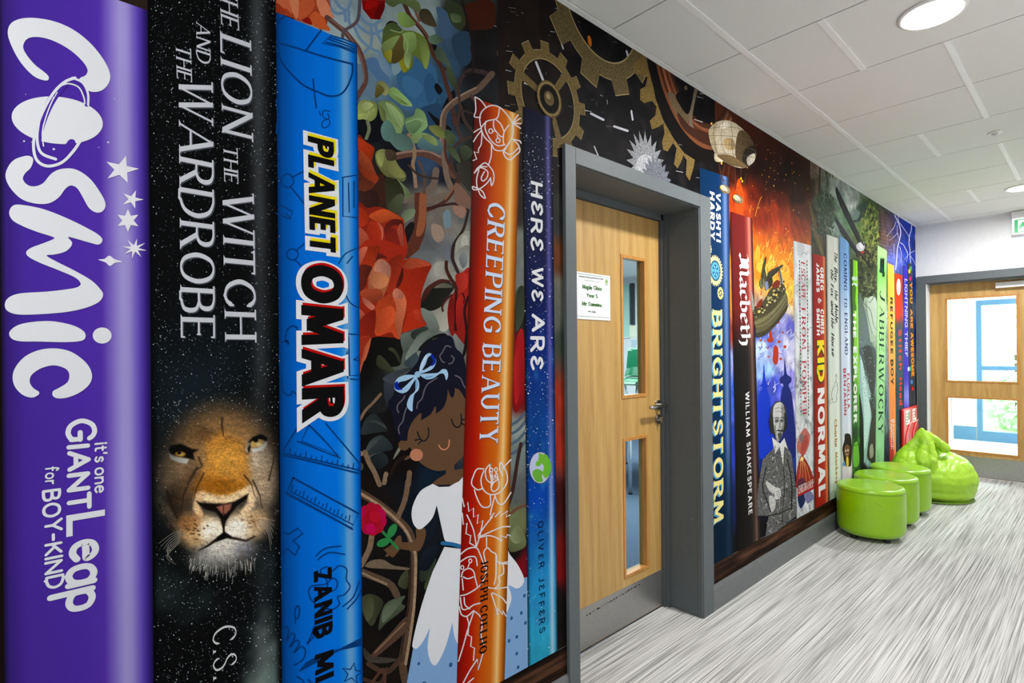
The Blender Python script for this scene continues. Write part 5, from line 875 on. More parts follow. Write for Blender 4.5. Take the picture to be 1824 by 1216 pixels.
write(A, 'C.S.', (379, 1121), (380, 1212), 421, (206, 208, 210), pen=.1, thin=.035, serif=.08, st=.03, gap=.22); write(A, 'LEWIS', (380, 1236), (382, 1400), 421, (206, 208, 210), pen=.1, thin=.035, serif=.08, st=.03, gap=.22); A.build('author_lettering', lion_sp)

# bright blue spine
BQ = upright(497.6, 641.6, 700, W(633, 79, XS)[1])
blue = spine(BQ, lambda S, T_, Y, Z, X, V: ramp(S, [(0, (0, 46, 104)), (.05, (0, 72, 150)), (.22, (0, 100, 204)), (.5, (0, 114, 226)), (.68, (0, 116, 228)), (.77, (34, 138, 224)), (.81, (96, 162, 220)), (.86, (104, 160, 212)), (.91, (40, 136, 222)), (.95, (0, 106, 206)), (.985, (0, 74, 156)), (1, (0, 44, 98))]), 'bright blue spine with school doodles and outlined black title', 60, 20)
A = Art(XS + .0003); DK = (4, 58, 122); u = lambda p: T(490, 0, 4.865, p); bb = lambda p: T(490, 840, 3.231, p); aa = lambda p: T(490, 560, 4.056, p); cc = lambda p: T(480, 0, 2.0263, p); dd = lambda p: T(480, 600, 1.974, p)
def dl(fn, pts, w=2.6, sm=True, closed=False): A.line(fn(pts), w, DK, sm=sm, closed=closed)
dl(u, [(12, 365), (200, 420), (420, 490), (670, 555)], 3.2); dl(u, [(670, 550), (668, 640), (620, 760), (560, 820), (470, 832), (380, 800), (250, 740), (140, 640), (60, 540), (15, 420)], 3.2); dl(u, [(15, 220), (50, 165), (85, 140)], 3.5); dl(u, [(400, 262), (340, 340), (265, 440)], 3.2); dl(u, [(330, 685), (340, 800), (358, 935)], 2.6)
for p in ([(490, 305), (410, 375), (560, 405), (695, 460)], [(500, 312), (600, 340), (695, 380)], [(480, 325), (600, 365), (695, 405)], [(465, 340), (580, 380), (695, 425)], [(440, 365), (560, 395), (690, 440)]): dl(u, p, 2.2, False)
for p in ([(475, 965), (420, 960), (415, 1010), (450, 1030), (470, 1015), (455, 985)], [(385, 965), (395, 1000)]): dl(u, p, 1.8)
A.line(u(ell(440, 1070, 30, 42, 40, 18)), 1.8, DK, closed=True, sm=False, cap=False)
A.line(cc(ell(65, 652, 22, 24, 0, 20)), 2.4, DK, closed=True, cap=False); dl(cc, [(80, 640), (130, 615)]); dl(cc, [(75, 672), (130, 740)]); dl(cc, [(30, 735), (82, 762), (76, 790), (25, 770)], 2.4, False); dl(cc, [(60, 770), (75, 785)], 2); A.line(cc(ell(83, 918, 20, 20, 0, 18)), 2.4, DK, closed=True, cap=False); dl(cc, [(95, 905), (125, 880)]); dl(cc, [(90, 935), (115, 960)]); dl(cc, [(262, 640), (312, 632)], 2); dl(cc, [(265, 640), (265, 780), (318, 785)], 2, False); dl(cc, [(285, 660), (288, 765)], 2); dl(cc, [(305, 655), (305, 750)], 2); dl(cc, [(250, 950), (275, 915), (318, 895)], 2.2); dl(cc, [(280, 950), (300, 925)], 2.2); dl(cc, [(270, 1050), (290, 1090), (320, 1110)], 2.2); dl(cc, [(60, 1216), (65, 1185), (95, 1180), (110, 1216)], 2.2); dl(cc, [(24, 480), (30, 420), (25, 360)], 3)
dl(aa, [(30, 210), (90, 190), (95, 215), (75, 170), (90, 110), (130, 80), (160, 95)], 2.8); dl(aa, [(30, 300), (42, 330), (32, 350), (50, 480), (60, 560), (110, 585), (125, 555), (165, 585)], 3); dl(aa, [(525, 140), (610, 145)], 2.6); dl(aa, [(530, 160), (540, 440), (610, 440)], 2.4, False); dl(aa, [(545, 465), (610, 470)], 2.4); dl(aa, [(520, 270), (525, 460)], 2); dl(aa, [(570, 325), (610, 300), (605, 335), (570, 325)], 2, False)
dl(aa, [(175, 790), (50, 1000), (60, 1015), (340, 1080), (615, 1150)], 3, False); dl(aa, [(55, 1000), (330, 1060), (615, 1125)], 2.6, False); dl(aa, [(365, 785), (480, 920), (615, 1080)], 2.6, False); dl(aa, [(245, 800), (190, 915), (450, 1010), (245, 800)], 2.2, False); dl(aa, [(160, 915), (300, 970), (470, 1035)], 2.4, False); dl(aa, [(250, 800), (350, 900), (455, 1025)], 2.2)
for k in range(14): dl(aa, [(105 + k * 38, 1008 + k * 9.2), (112 + k * 38, (985 if k % 3 else 965) + k * 9.2)], 1.8)
dl(bb, [(105, 35), (65, 125), (440, 325), (480, 240), (105, 35)], 3.2, False); dl(bb, [(62, 120), (240, 215), (445, 330)], 3.2); dl(bb, [(85, 110), (260, 205), (450, 305)], 2)
for k in range(16): dl(bb, [(95 + k * 22, 108 + k * 11.6), (102 + k * 22, (92 if k % 3 else 76) + k * 11.6)], 1.7)
dl(bb, [(35, 340), (75, 360), (130, 325), (160, 355), (105, 395), (140, 430), (115, 480), (70, 440), (35, 500)], 3, False); dl(bb, [(235, 485), (290, 440), (380, 428)], 2.4); dl(bb, [(245, 505), (310, 465), (400, 475)], 2.4)
dl(bb, [(300, 545), (260, 570), (300, 640), (205, 660), (200, 720), (250, 770), (330, 790), (370, 760), (360, 720), (400, 705), (432, 660), (410, 620), (412, 560), (370, 540), (330, 570), (310, 548)], 2.2); A.line(bb(ell(330, 650, 28, 38, 20, 20)), 2, DK, closed=True, cap=False)
dl(bb, [(390, 775), (450, 720), (485, 630)], 2.2); dl(bb, [(415, 790), (470, 730), (495, 680)], 2.2); A.line(bb(ell(128, 808, 13, 38, 6, 20)), 2.4, DK, closed=True, cap=False); dl(bb, [(118, 840), (116, 872)], 2); dl(bb, [(40, 920), (60, 890), (78, 910), (65, 975), (95, 930), (115, 945), (85, 1010), (120, 970), (140, 985), (110, 1040), (150, 1005), (175, 1030), (160, 1080), (110, 1112)], 2.6); dl(bb, [(225, 890), (205, 950), (185, 990), (230, 940)], 2.2)
for k in range(4): dl(bb, [(140 + k * 12, 1145 - k * 14), (300, 1060 - k * 6), (495, 960 + k * 12)], 3)
A.line(bb(star(445, 1160, 62, 26, 5, 10)), 2.4, DK, closed=True, sm=False, cap=False); dl(bb, [(125, 1178), (160, 1200), (170, 1230)], 2.6); dl(bb, [(190, 1195), (240, 1235), (280, 1240)], 2.6)
A.build('doodle_print', blue, 'dark blue pen doodles of rulers, a protractor and gears')
A = Art(XT); OB = (14, 13, 14)
PS = dict(pen=.25, thin=.21, gap=.06, hs=.86); OS = dict(pen=.3, thin=.23, gap=.05, hs=.96)
for pts, col in ((None, None),):
    write(A, 'PLANET', (548, 241), (552, 450), 594.5, (228, 230, 236), grow=.17, **PS); write(A, 'OMAR', (536, 468), (538, 751), 611, (228, 230, 236), grow=.115, **OS)
write(A, 'PLANET', (548, 241), (552, 450), 594.5, (236, 218, 20), (.05, .09), grow=.02, **PS); write(A, 'OMAR', (536, 468), (538, 751), 611, (186, 14, 10), (.03, .055), grow=.0, **OS)
write(A, 'PLANET', (548, 241), (552, 450), 594.5, OB, **PS); write(A, 'OMAR', (536, 468), (538, 751), 611, OB, **OS)
A.build('title_lettering', blue, 'black title letters with white outline'); A = Art(XT)
write(A, 'ZANIB', (559, 1018), (561, 1140), 591, OB, pen=.29, thin=.23, gap=.1); write(A, 'MIAN', (561, 1166), (563, 1292), 594, OB, pen=.29, thin=.23, gap=.1); A.build('author_lettering', blue)

# orange leaning spine
OQ = spine_quad((845.4, 173.7), (927, 205), (813.3, 1216), (898.6, 1216))
def orange_f(S, T_, Y, Z, X, V):
    c = ramp(S, [(0, (66, 14, 8)), (.06, (112, 16, 6)), (.2, (166, 28, 4)), (.36, (186, 62, 6)), (.55, (198, 88, 14)), (.68, (204, 104, 22)), (.77, (224, 160, 84)), (.82, (236, 196, 128)), (.87, (218, 150, 66)), (.93, (184, 100, 22)), (1, (104, 54, 12))])
    c = mix(c, (90, 30, 22), sst(1.5, 1.95, Z) * sst(.5, .05, S) * .6); return mix(c, (170, 10, 4), sst(.45, .12, S) * sst(1.4, .9, Z) * .45)
orange = spine(OQ, orange_f, 'orange red leaning spine with white line flowers and blue white title', 50, 60)
A = Art(XS + .0003); LW = (226, 220, 220); xx = lambda p: T(800, 160, 3.576, p); zz = lambda p: T(800, 810, 2.995, p)
def wl_(fn, pts, w=2.1, sm=True, closed=False): A.line(fn(pts), w, LW, sm=sm, closed=closed)
for p in ([(165, 45), (200, 65), (235, 110)], [(165, 45), (170, 130), (160, 170), (200, 175)], [(205, 250), (195, 180), (215, 130), (265, 100), (320, 110), (370, 160), (405, 220), (405, 290), (380, 340), (345, 400)], [(320, 120), (305, 180), (240, 200), (205, 240)], [(235, 200), (230, 250), (265, 320), (310, 355), (350, 350)], [(285, 190), (285, 240), (320, 290), (345, 300)], [(300, 190), (330, 220), (350, 265)], [(380, 225), (350, 270), (345, 330), (355, 350)], [(205, 250), (225, 300), (270, 345), (290, 380), (340, 385), (380, 340)], [(158, 270), (205, 250), (205, 340), (190, 370)], [(155, 330), (180, 290), (205, 260)], [(270, 345), (268, 420), (250, 480)], [(400, 210), (440, 160)], [(405, 212), (455, 180)], [(405, 212), (458, 215)], [(405, 212), (455, 245)], [(408, 315), (450, 325), (458, 340)], [(345, 400), (360, 430), (390, 445), (420, 420), (450, 390), (440, 350), (405, 315)], [(345, 390), (380, 410), (410, 400), (440, 370)], [(190, 490), (225, 465), (250, 480), (280, 520), (285, 570), (270, 610), (265, 570)], [(160, 530), (190, 490), (240, 490)], [(160, 530), (200, 495), (245, 520), (240, 560), (215, 580), (205, 560), (225, 520)], [(190, 510), (175, 570), (185, 630), (235, 600), (265, 560)], [(185, 630), (150, 615), (155, 635), (185, 635)], [(190, 630), (215, 650), (230, 690), (200, 670), (185, 635)]): wl_(xx, p)
wl_(xx, [(190, 370), (185, 400), (160, 395), (175, 440), (152, 450)], 2, False)
A.line(xx(ell(265, 262, 13, 14, 0, 14)), 1.8, LW, closed=True, cap=False); A.line(xx(ell(312, 322, 13, 14, 0, 14)), 1.8, LW, closed=True, cap=False); wl_(xx, [(275, 265), (290, 262)], 1.8); wl_(xx, [(305, 290), (312, 310)], 1.8)
for p in ([(185, 75), (150, 75), (130, 110), (120, 155), (150, 185), (175, 180)], [(185, 85), (170, 130), (180, 180), (215, 210), (260, 205), (290, 180), (310, 140), (305, 90), (275, 40), (270, 75), (285, 110)], [(222, 45), (195, 80), (200, 130), (230, 150), (230, 120), (215, 90), (222, 45)], [(218, 100), (225, 140), (225, 180), (240, 195), (265, 170), (262, 130), (240, 110)], [(250, 90), (260, 125), (235, 150), (225, 175)], [(135, 185), (145, 220), (170, 270), (200, 280), (220, 265), (220, 215)], [(245, 215), (225, 290), (220, 320)], [(245, 215), (260, 255), (290, 260), (330, 200)], [(285, 75), (300, 55), (330, 25)], [(155, 430), (190, 380), (230, 330)], [(155, 440), (220, 410), (280, 385), (325, 382)], [(165, 440), (210, 430), (250, 440), (280, 460)], [(145, 490), (165, 430)], [(95, 320), (130, 400), (145, 490)], [(200, 440), (200, 490)], [(60, 530), (100, 500), (145, 495), (165, 530), (190, 600)], [(60, 570), (100, 545), (140, 545), (150, 590)], [(195, 570), (185, 520), (205, 495), (225, 515), (250, 530), (255, 570)], [(255, 570), (285, 580), (290, 630), (265, 650), (270, 680), (245, 710), (200, 705)], [(65, 650), (75, 620), (105, 605), (130, 620), (140, 660), (150, 700)], [(75, 650), (100, 660), (130, 650)], [(70, 660), (75, 720)], [(60, 760), (70, 820), (100, 820), (130, 800), (165, 790)], [(60, 750), (100, 740), (160, 700), (190, 650), (200, 590)], [(80, 760), (85, 800), (110, 820)], [(55, 810), (65, 850), (95, 860), (130, 830)], [(250, 530), (250, 640), (240, 690)], [(265, 580), (310, 570)], [(270, 580), (310, 580)], [(225, 740), (245, 800), (260, 850)], [(230, 735), (280, 760), (305, 790)], [(245, 715), (310, 705)], [(130, 830), (165, 860), (175, 910), (170, 960), (185, 1010)], [(130, 840), (100, 930), (75, 1020), (50, 1100)], [(95, 860), (105, 900)], [(75, 1216), (110, 1150), (150, 1090)], [(100, 1216), (130, 1190)]): wl_(zz, p, 2.2)
for p in ([(70, 230), (80, 275), (100, 255), (105, 300), (130, 285), (130, 330), (155, 320), (150, 365), (180, 350), (165, 430)], [(70, 310), (75, 370), (95, 365), (90, 420), (115, 430), (110, 470), (145, 490)], [(220, 335), (240, 310), (245, 330), (275, 300), (275, 325), (310, 300), (305, 330), (325, 320)], [(280, 460), (275, 430), (305, 440), (310, 425), (325, 430)], [(255, 850), (260, 820), (285, 850), (285, 830), (305, 860)], [(105, 900), (100, 960), (120, 970), (115, 1020), (135, 1030), (130, 1095), (150, 1090), (155, 1145), (180, 1060)]): wl_(zz, p, 2.1, False)
for x, y in ((113, 565), (225, 80), (250, 78), (70, 600)): A.line(zz(ell(x, y, 8, 10, 0, 12)), 1.8, LW, closed=True, cap=False)
wl_(zz, [(110, 575), (100, 600)], 1.8); wl_(zz, [(228, 90), (235, 130)], 1.6); wl_(zz, [(250, 90), (243, 130)], 1.6)
A.build('flower_line_print', orange, 'white outline flowers and leaves')
A = Art(XT); CS = dict(pen=.175, thin=.07, serif=.1, st=.06, gap=.16, hs=.95)
for dx, col in ((.03, (98, 66, 70)), (0, (206, 220, 242))): write(A, 'CREEPING', (870, 357), (861, 592), 900, col, (dx * .6, -dx), **CS); write(A, 'BEAUTY', (861, 612), (854, 790), 893, col, (dx * .6, -dx), **CS)
A.build('title_lettering', orange); A = Art(XT); write(A, 'JOSEPH', (856.5, 999), (855.5, 1072), 870, (12, 8, 8), pen=.19, thin=.08, serif=.13, st=.05, gap=.2, hs=.8); write(A, 'COELHO', (856, 1080), (854, 1166), 869, (12, 8, 8), pen=.19, thin=.08, serif=.13, st=.05, gap=.2, hs=.8); A.build('author_lettering', orange)

# navy and turquoise space spine
NQ = upright(933.8, 986.6, 480, W(932, 189, XS)[1])
def space_f(S, T_, Y, Z, X, V):
    n = fbm(Y * 8, Z * 6, 4); n2 = fbm(Y * 20 + 4, Z * 16, 3)
    c = ramp((2.35 - Z) / 2.1, [(0, (16, 17, 36)), (.3, (20, 24, 58)), (.46, (14, 28, 92)), (.62, (12, 62, 132)), (.74, (6, 60, 150)), (.86, (26, 116, 172)), (1, (40, 150, 182))])
    c = c * (0.72 + .6 * n[..., None]); c = mix(c, (50, 130, 180), sst(.58, .8, n2) * sst(1.8, 1.0, Z) * .5)
    hl = np.exp(-((S - .83) / .08) ** 2); c = mix(c, mix((104, 98, 168), (190, 210, 236), sst(1.2, .6, Z)), hl * .75); return c * (1 - .62 * sst(.12, 0, S) - .5 * sst(.92, 1, S))[..., None]
navy = spine(NQ, space_f, 'navy to turquoise starry spine with white hand drawn title and a small globe', 30, 160)
A = Art(XS + .0003); SW = [(230, 232, 238), (180, 190, 210), (140, 160, 200)]
scatter(A, 130, (933, 235, 984, 345), (.35, 1.5), SW, 11); scatter(A, 260, (935, 310, 985, 700), (.35, 1.5), SW, 12); scatter(A, 130, (936, 700, 988, 860), (.35, 1.5), SW, 13); scatter(A, 90, (938, 860, 990, 1160), (.35, 1.2), SW, 14); A.build('printed_stars', navy)
A = Art(XT); HW = dict(pen=.17, round=True, gap=.2, wob=.14, hs=.95)
write(A, 'HƐRƐ', (945, 321), (945, 444), 967, (222, 224, 228), **HW); write(A, 'WƐ', (945.5, 474), (946, 535), 968, (222, 224, 228), **HW); write(A, 'ARƐ', (945.5, 558), (946, 658), 970, (222, 224, 228), **HW); A.build('title_lettering', navy)
A = Art(XT); write(A, 'OLIVƐR', (958.5, 929), (959.5, 1013), 968.5, (10, 26, 62), pen=.13, round=True, gap=.42, wob=.12, hs=.9); write(A, 'JƐFFƐRS', (959.5, 1030), (960.5, 1129), 970, (10, 26, 62), pen=.13, round=True, gap=.42, wob=.12, hs=.9); A.build('author_lettering', navy)
A = Art(XT); A.poly(ell(*zz([(485, 68)])[0], 19.5, 28.5, 0, 40), (60, 60, 90)); A.poly(ell(*zz([(485, 68)])[0], 18.6, 27.6, 0, 40), (184, 192, 222))
for p, c in (([(495, 0), (520, 0), (540, 40), (543, 75), (530, 110), (515, 125), (500, 100), (505, 60), (485, 40), (475, 20)], (110, 176, 54)), ([(445, 90), (470, 75), (500, 90), (495, 115), (500, 140), (470, 145), (450, 120)], (104, 170, 60)), ([(470, 30), (490, 45), (480, 60), (462, 55)], (110, 176, 54)), ([(480, -10), (500, 0), (480, 15)], (110, 176, 54))): A.sm(zz(p), c)
A.sm(zz([(520, 0), (540, 40), (543, 80), (528, 112), (524, 60)]), (96, 186, 40)); A.build('globe_picture', navy, 'small green and lilac globe')

# ---------------------------------------------------------------- clockwork above and around the first door
def clock_f(S, T_, Y, Z, X, V):
    n = fbm(Y * 16, Z * 16, 4); c = mix((10, 9, 12), (30, 27, 28), sst(.4, .8, n)); c = mix(c, (52, 18, 10), sst(2.62, 2.95, Y) * sst(2.0, 2.45, Z + .35 * (Y - 2.6)) * .55)
    return mix(c, (36, 26, 22), sst(1.66, 1.5, Y) * .5)
clock = sheet('clockwork_print', mural, [(1.40, HC), (2.70, HC), (2.70, 2.06), (1.40, 2.06)], 90, 50, clock_f, XB + .0001, 'printed dark clockwork of bronze gears above the door', world=True)
GOLD, GOLD2 = (106, 90, 54), (138, 120, 78)
def wpoly(A, pts, c, a=0, holes=()): A.poly(pts, c, a, holes, world=True)
def wcirc(c, r, n=60, a0=0, a1=360): return [(c[0] + r * math.cos(math.radians(a0 + (a1 - a0) * i / n)), c[1] + r * math.sin(math.radians(a0 + (a1 - a0) * i / n))) for i in range(n + (a1 - a0 < 360))]
def gear(A, c, ri, ro, rt, n, ph, col, a=.5, frac=.45, edge=True):
    out = []
    for k in range(n):
        b = ph + k * 360 / n; h = 180 / n * frac
        for ang, r in ((b - 180 / n, ro), (b - h * 1.15, ro), (b - h * .9, rt), (b + h * .9, rt), (b + h * 1.15, ro)): out.append((c[0] + r * math.cos(math.radians(ang)), c[1] + r * math.sin(math.radians(ang))))
    hole_ = wcirc(c, ri)
    if edge: wpoly(A, [(c[0] + (p[0] - c[0]) * 1.012, c[1] + (p[1] - c[1]) * 1.012) for p in out], (150, 134, 96), 0, [wcirc(c, ri * .975)])
    wpoly(A, out, col, a, [hole_])
A = Art(XB + .0004); ee = lambda p: T(800, 0, 2.5326, p); ii = lambda p: T(1120, 160, 3.8, p)
rr = random.Random(9)
for k in range(95):                                                   # glints in the dark
    x, y = rr.uniform(880, 1250), rr.uniform(10, 330); l = rr.uniform(2, 13); t = rr.uniform(.05, .5) if rr.random() < .7 else 1.5
    if W(x, y + 16)[1] < 2.13 and W(x - 6, y)[0] > 1.5: continue
    A.line([(x, y), (x + l * math.cos(t), y + l * math.sin(t))], rr.uniform(.5, 1.6), rr.choice([(150, 150, 158), (90, 88, 96), (210, 212, 220), (110, 92, 70)]), .5, sm=False)
A.poly(ee(ell(511, 152, 16, 30, -15)), (170, 110, 20)); A.poly(ee(ell(506, 146, 8, 16, -15)), (230, 190, 90)); A.poly(ee(ell(634, 185, 8, 26, -10)), (176, 96, 14))
for p, w in (([(392, 280), (428, 372)], 4), ([(485, 130), (515, 220)], 2.4), ([(640, 512), (696, 540)], 4), ([(745, 570), (805, 590)], 4), ([(822, 500), (828, 540)], 3), ([(340, 375), (385, 390)], 2.5), ([(655, 660), (672, 702)], 2), ([(800, 230), (812, 270)], 3)): A.line(ee(p), w, (186, 188, 196), sm=False)
wpoly(A, [(2.068 + (.10 if i % 2 else .152) * math.cos(math.radians(i * 9 + 4)), max(2.06, 2.15 + (.10 if i % 2 else .152) * math.sin(math.radians(i * 9 + 4)))) for i in range(40)], (136, 138, 142), .6)
wpoly(A, [(p[0], max(2.06, p[1])) for p in wcirc((2.08, 2.10), .10)], (170, 172, 176), .6); wpoly(A, [(2.15 + (.09 if i % 2 else .125) * math.cos(math.radians(i * 9)), max(2.06, 2.09 + (.09 if i % 2 else .125) * math.sin(math.radians(i * 9)))) for i in range(40)], (108, 110, 120), .6)
c1 = (1.445, 2.251)
gear(A, c1, .142, .170, .203, 12, 6, GOLD)
for ang in (52, 163, 291):
    d = (math.cos(math.radians(ang)), math.sin(math.radians(ang))); p_ = (-d[1], d[0]); wpoly(A, [(c1[0] + d[0] * .03 + p_[0] * .011, c1[1] + d[1] * .03 + p_[1] * .011), (c1[0] + d[0] * .155 + p_[0] * .017, c1[1] + d[1] * .155 + p_[1] * .017), (c1[0] + d[0] * .155 - p_[0] * .017, c1[1] + d[1] * .155 - p_[1] * .017), (c1[0] + d[0] * .03 - p_[0] * .011, c1[1] + d[1] * .03 - p_[1] * .011)], (104, 88, 54), .4)
gear(A, (1.765, 2.745), .238, .302, .362, 10, 3.0, (92, 80, 50), frac=.5)
c3 = (2.555, 2.785)                                                    # largest wheel
A.poly(ee([(870, 255), (828, 290), (832, 332), (880, 335), (895, 350), (886, 390), (862, 402), (862, 450), (880, 465), (915, 455), (936, 480), (930, 520), (905, 545), (915, 583), (945, 572), (966, 558), (972, 600), (960, 640), (966, 676), (986, 683), (1010, 645), (1026, 668), (1014, 740), (1030, 760), (1044, 735), (1057, 700), (1072, 722), (1068, 790), (1085, 815), (1103, 755), (1108, 720), (1060, 690), (1010, 620), (965, 540), (930, 440), (912, 340), (905, 250)]), (112, 92, 50), .55)
wpoly(A, wcirc(c3, .505, 70, 150, 300) + wcirc(c3, .40, 70, 150, 300)[::-1], (17, 14, 13))
for r0, r1, col in ((.435, .30, (40, 22, 14)), (.432, .410, (112, 66, 40)), (.410, .388, (70, 34, 20)), (.388, .368, (140, 88, 60)), (.368, .345, (84, 42, 26)), (.345, .328, (118, 70, 46)), (.328, .306, (62, 36, 26))): wpoly(A, wcirc(c3, r0, 70, 150, 330) + wcirc(c3, r1, 70, 150, 330)[::-1], col, .15)
A.sm(ii([(262, 20), (310, 30), (350, 110), (400, 170), (400, 250), (340, 200), (290, 110)]), (96, 80, 58), .4); A.line(ii([(385, -20), (405, 90), (410, 170)]), 5, (100, 88, 70), a=.4); A.line(ii([(455, 0), (430, 110), (418, 200), (430, 260)]), 6, (104, 92, 76), a=.4); A.sm(ii([(320, 30), (430, 0), (420, 120), (395, 165), (350, 110)]), (12, 10, 12)); A.line(ii([(445, 200), (500, 218)]), 1.2, (180, 176, 170)); A.sm(ii([(330, 150), (420, 250), (540, 300), (560, 380), (450, 330), (360, 250)]), (60, 34, 24), .3)
A.build('gear_picture', clock, 'printed bronze gears and a grey saw wheel')
A = Art(XF)
wpoly(A, wcirc(c1, .066), (92, 76, 44), .4, [wcirc(c1, .046)]); wpoly(A, wcirc(c1, .050), (22, 19, 16)); wpoly(A, wcirc(c1, .060), (140, 122, 82), .3, [wcirc(c1, .054)]); wpoly(A, wcirc((c1[0] - .002, c1[1] + .002), .026), (98, 82, 54), .2); wpoly(A, wcirc((c1[0] - .006, c1[1] + .008), .011), (150, 134, 100), .2)
A.build('gear_hub_picture', clock)

# ---------------------------------------------------------------- far backgrounds: fire, clouds, jungle, storm
FP = [(1262, 290, (16, 13, 16)), (1290, 320, (60, 20, 10)), (1330, 300, (32, 12, 8)), (1352, 298, (26, 11, 9)), (1372, 318, (34, 13, 9)), (1420, 352, (44, 24, 15)), (1386, 352, (84, 26, 10)), (1340, 345, (92, 24, 9)), (1312, 350, (196, 66, 14)), (1322, 370, (200, 70, 18)), (1360, 338, (66, 18, 8)), (1390, 330, (36, 14, 9)), (1400, 308, (22, 13, 11)), (1420, 320, (40, 26, 18)), (1430, 370, (84, 44, 24)), (1415, 400, (130, 50, 20)), (1380, 370, (150, 46, 12)), (1400, 405, (172, 58, 16)), (1360, 390, (132, 36, 10)), (1350, 430, (214, 94, 16)), (1345, 462, (238, 148, 34)), (1370, 450, (226, 112, 22)), (1400, 440, (212, 98, 22)), (1405, 470, (246, 176, 44)), (1362, 482, (242, 152, 40)), (1380, 500, (246, 184, 62)), (1405, 505, (252, 206, 64)), (1395, 530, (246, 204, 72)), (1411, 540, (236, 196, 92)),
      (1402, 556, (222, 204, 164)), (1370, 562, (124, 124, 202)), (1388, 572, (152, 152, 216)), (1408, 580, (92, 92, 192)), (1355, 590, (62, 84, 192)), (1360, 620, (188, 210, 242)), (1376, 612, (100, 112, 212)), (1400, 612, (216, 216, 242)), (1408, 642, (226, 222, 246)), (1390, 640, (172, 172, 232)), (1364, 660, (150, 192, 242)), (1412, 672, (150, 142, 222)), (1380, 682, (62, 74, 202)), (1360, 720, (32, 62, 192)), (1390, 730, (62, 62, 192)), (1413, 722, (190, 182, 232)), (1362, 800, (22, 46, 152)), (1412, 800, (32, 50, 132)), (1362, 880, (14, 22, 74)), (1412, 880, (14, 18, 40)), (1380, 940, (16, 14, 14)),
      (1302, 420, (62, 22, 10)), (1303, 540, (222, 122, 20)), (1304, 590, (172, 52, 20)), (1305, 640, (152, 162, 222)), (1307, 700, (62, 102, 222)), (1308, 800, (42, 62, 182)), (1309, 900, (20, 30, 80)), (1310, 980, (14, 16, 24))]
fire = sheet('fire_and_cloud_print', mural, [(2.617, HC), (4.05, HC), (4.05, Z_SHELF), (2.617, Z_SHELF)], 130, 240, lambda S, T_, Y, Z, X, V: field(FP, 9, 3.2)(S, T_, Y, Z, X, V) * (0.8 + .42 * fbm(Y * 30, Z * 18 + Y * 9, 3))[..., None], XB, 'printed fire turning to violet clouds', world=True)
JP = [(1445, 330, (48, 38, 30)), (1440, 380, (58, 46, 36)), (1436, 340, (44, 24, 18)), (1452, 302, (110, 92, 78)), (1458, 335, (82, 72, 58)), (1458, 400, (68, 60, 48)), (1470, 335, (96, 110, 96)), (1465, 432, (58, 54, 42)), (1475, 362, (58, 78, 58)), (1480, 390, (72, 88, 76)), (1485, 312, (152, 156, 146)), (1482, 345, (152, 166, 156)), (1495, 330, (146, 154, 150)), (1500, 352, (126, 148, 144)), (1510, 348, (166, 174, 170)), (1520, 366, (184, 190, 186)), (1500, 382, (116, 146, 116)), (1490, 402, (152, 178, 168)), (1510, 392, (88, 124, 88)), (1525, 382, (132, 152, 142)), (1534, 372, (58, 78, 64)), (1545, 366, (64, 80, 48)), (1540, 402, (96, 126, 58)), (1556, 386, (56, 66, 38)), (1550, 412, (118, 138, 58)), (1562, 420, (68, 54, 44)), (1570, 392, (74, 60, 60)), (1576, 422, (102, 78, 68)), (1586, 402, (84, 70, 86)), (1588, 432, (92, 74, 84)), (1540, 442, (86, 96, 58)), (1556, 452, (116, 120, 58)),
      (1550, 482, (58, 62, 38)), (1536, 472, (48, 58, 38)), (1535, 522, (68, 78, 48)), (1550, 522, (48, 52, 38)), (1560, 532, (68, 78, 58)), (1541, 562, (112, 132, 112)), (1556, 562, (132, 150, 132)), (1561, 602, (152, 166, 148)), (1546, 602, (58, 72, 62)), (1535, 642, (78, 98, 78)), (1549, 642, (58, 68, 58)), (1559, 662, (142, 168, 162)), (1541, 702, (152, 182, 178)), (1546, 762, (178, 212, 208)), (1552, 722, (58, 58, 52)), (1555, 802, (52, 56, 50)), (1536, 762, (28, 34, 30)), (1538, 832, (24, 24, 22)), (1548, 822, (152, 188, 188)), (1580, 562, (152, 166, 162)), (1579, 642, (122, 142, 148)), (1580, 722, (62, 82, 98)), (1581, 802, (38, 48, 64)), (1578, 502, (88, 88, 68)), (1513, 500, (70, 90, 70)), (1520, 445, (78, 92, 70)),
      (1600, 410, (62, 54, 118)), (1595, 440, (84, 80, 128)), (1605, 400, (42, 48, 146)), (1615, 400, (20, 54, 178)), (1625, 420, (22, 66, 190)), (1610, 440, (32, 56, 178)), (1600, 462, (92, 102, 196)), (1620, 460, (26, 58, 176)), (1630, 430, (16, 46, 134)), (1630, 500, (16, 42, 116)), (1630, 600, (20, 32, 84)), (1630, 700, (18, 20, 40)), (1610, 800, (14, 14, 16))]
jungle = sheet('jungle_and_storm_print', mural, [(4.05, HC), (7.098, HC), (7.098, Z_SHELF), (4.05, Z_SHELF)], 230, 300, lambda S, T_, Y, Z, X, V: field(JP, 4.5, 3.6)(S, T_, Y, Z, X, V) * (0.72 + .56 * fbm(Y * 16, Z * 34, 4))[..., None], XB, 'printed misty jungle turning to a blue thunderstorm', world=True)
nn = lambda p: T(1440, 270, 6.082, p); jj = lambda p: T(1230, 430, 3.925, p); kk = lambda p: T(1230, 680, 2.896, p); ll = lambda p: T(1400, 400, 5.065, p); mm = lambda p: T(1400, 620, 5.065, p)
A = Art(XB + .0003)                                                    # bolts of lightning
LG = (206, 206, 244)
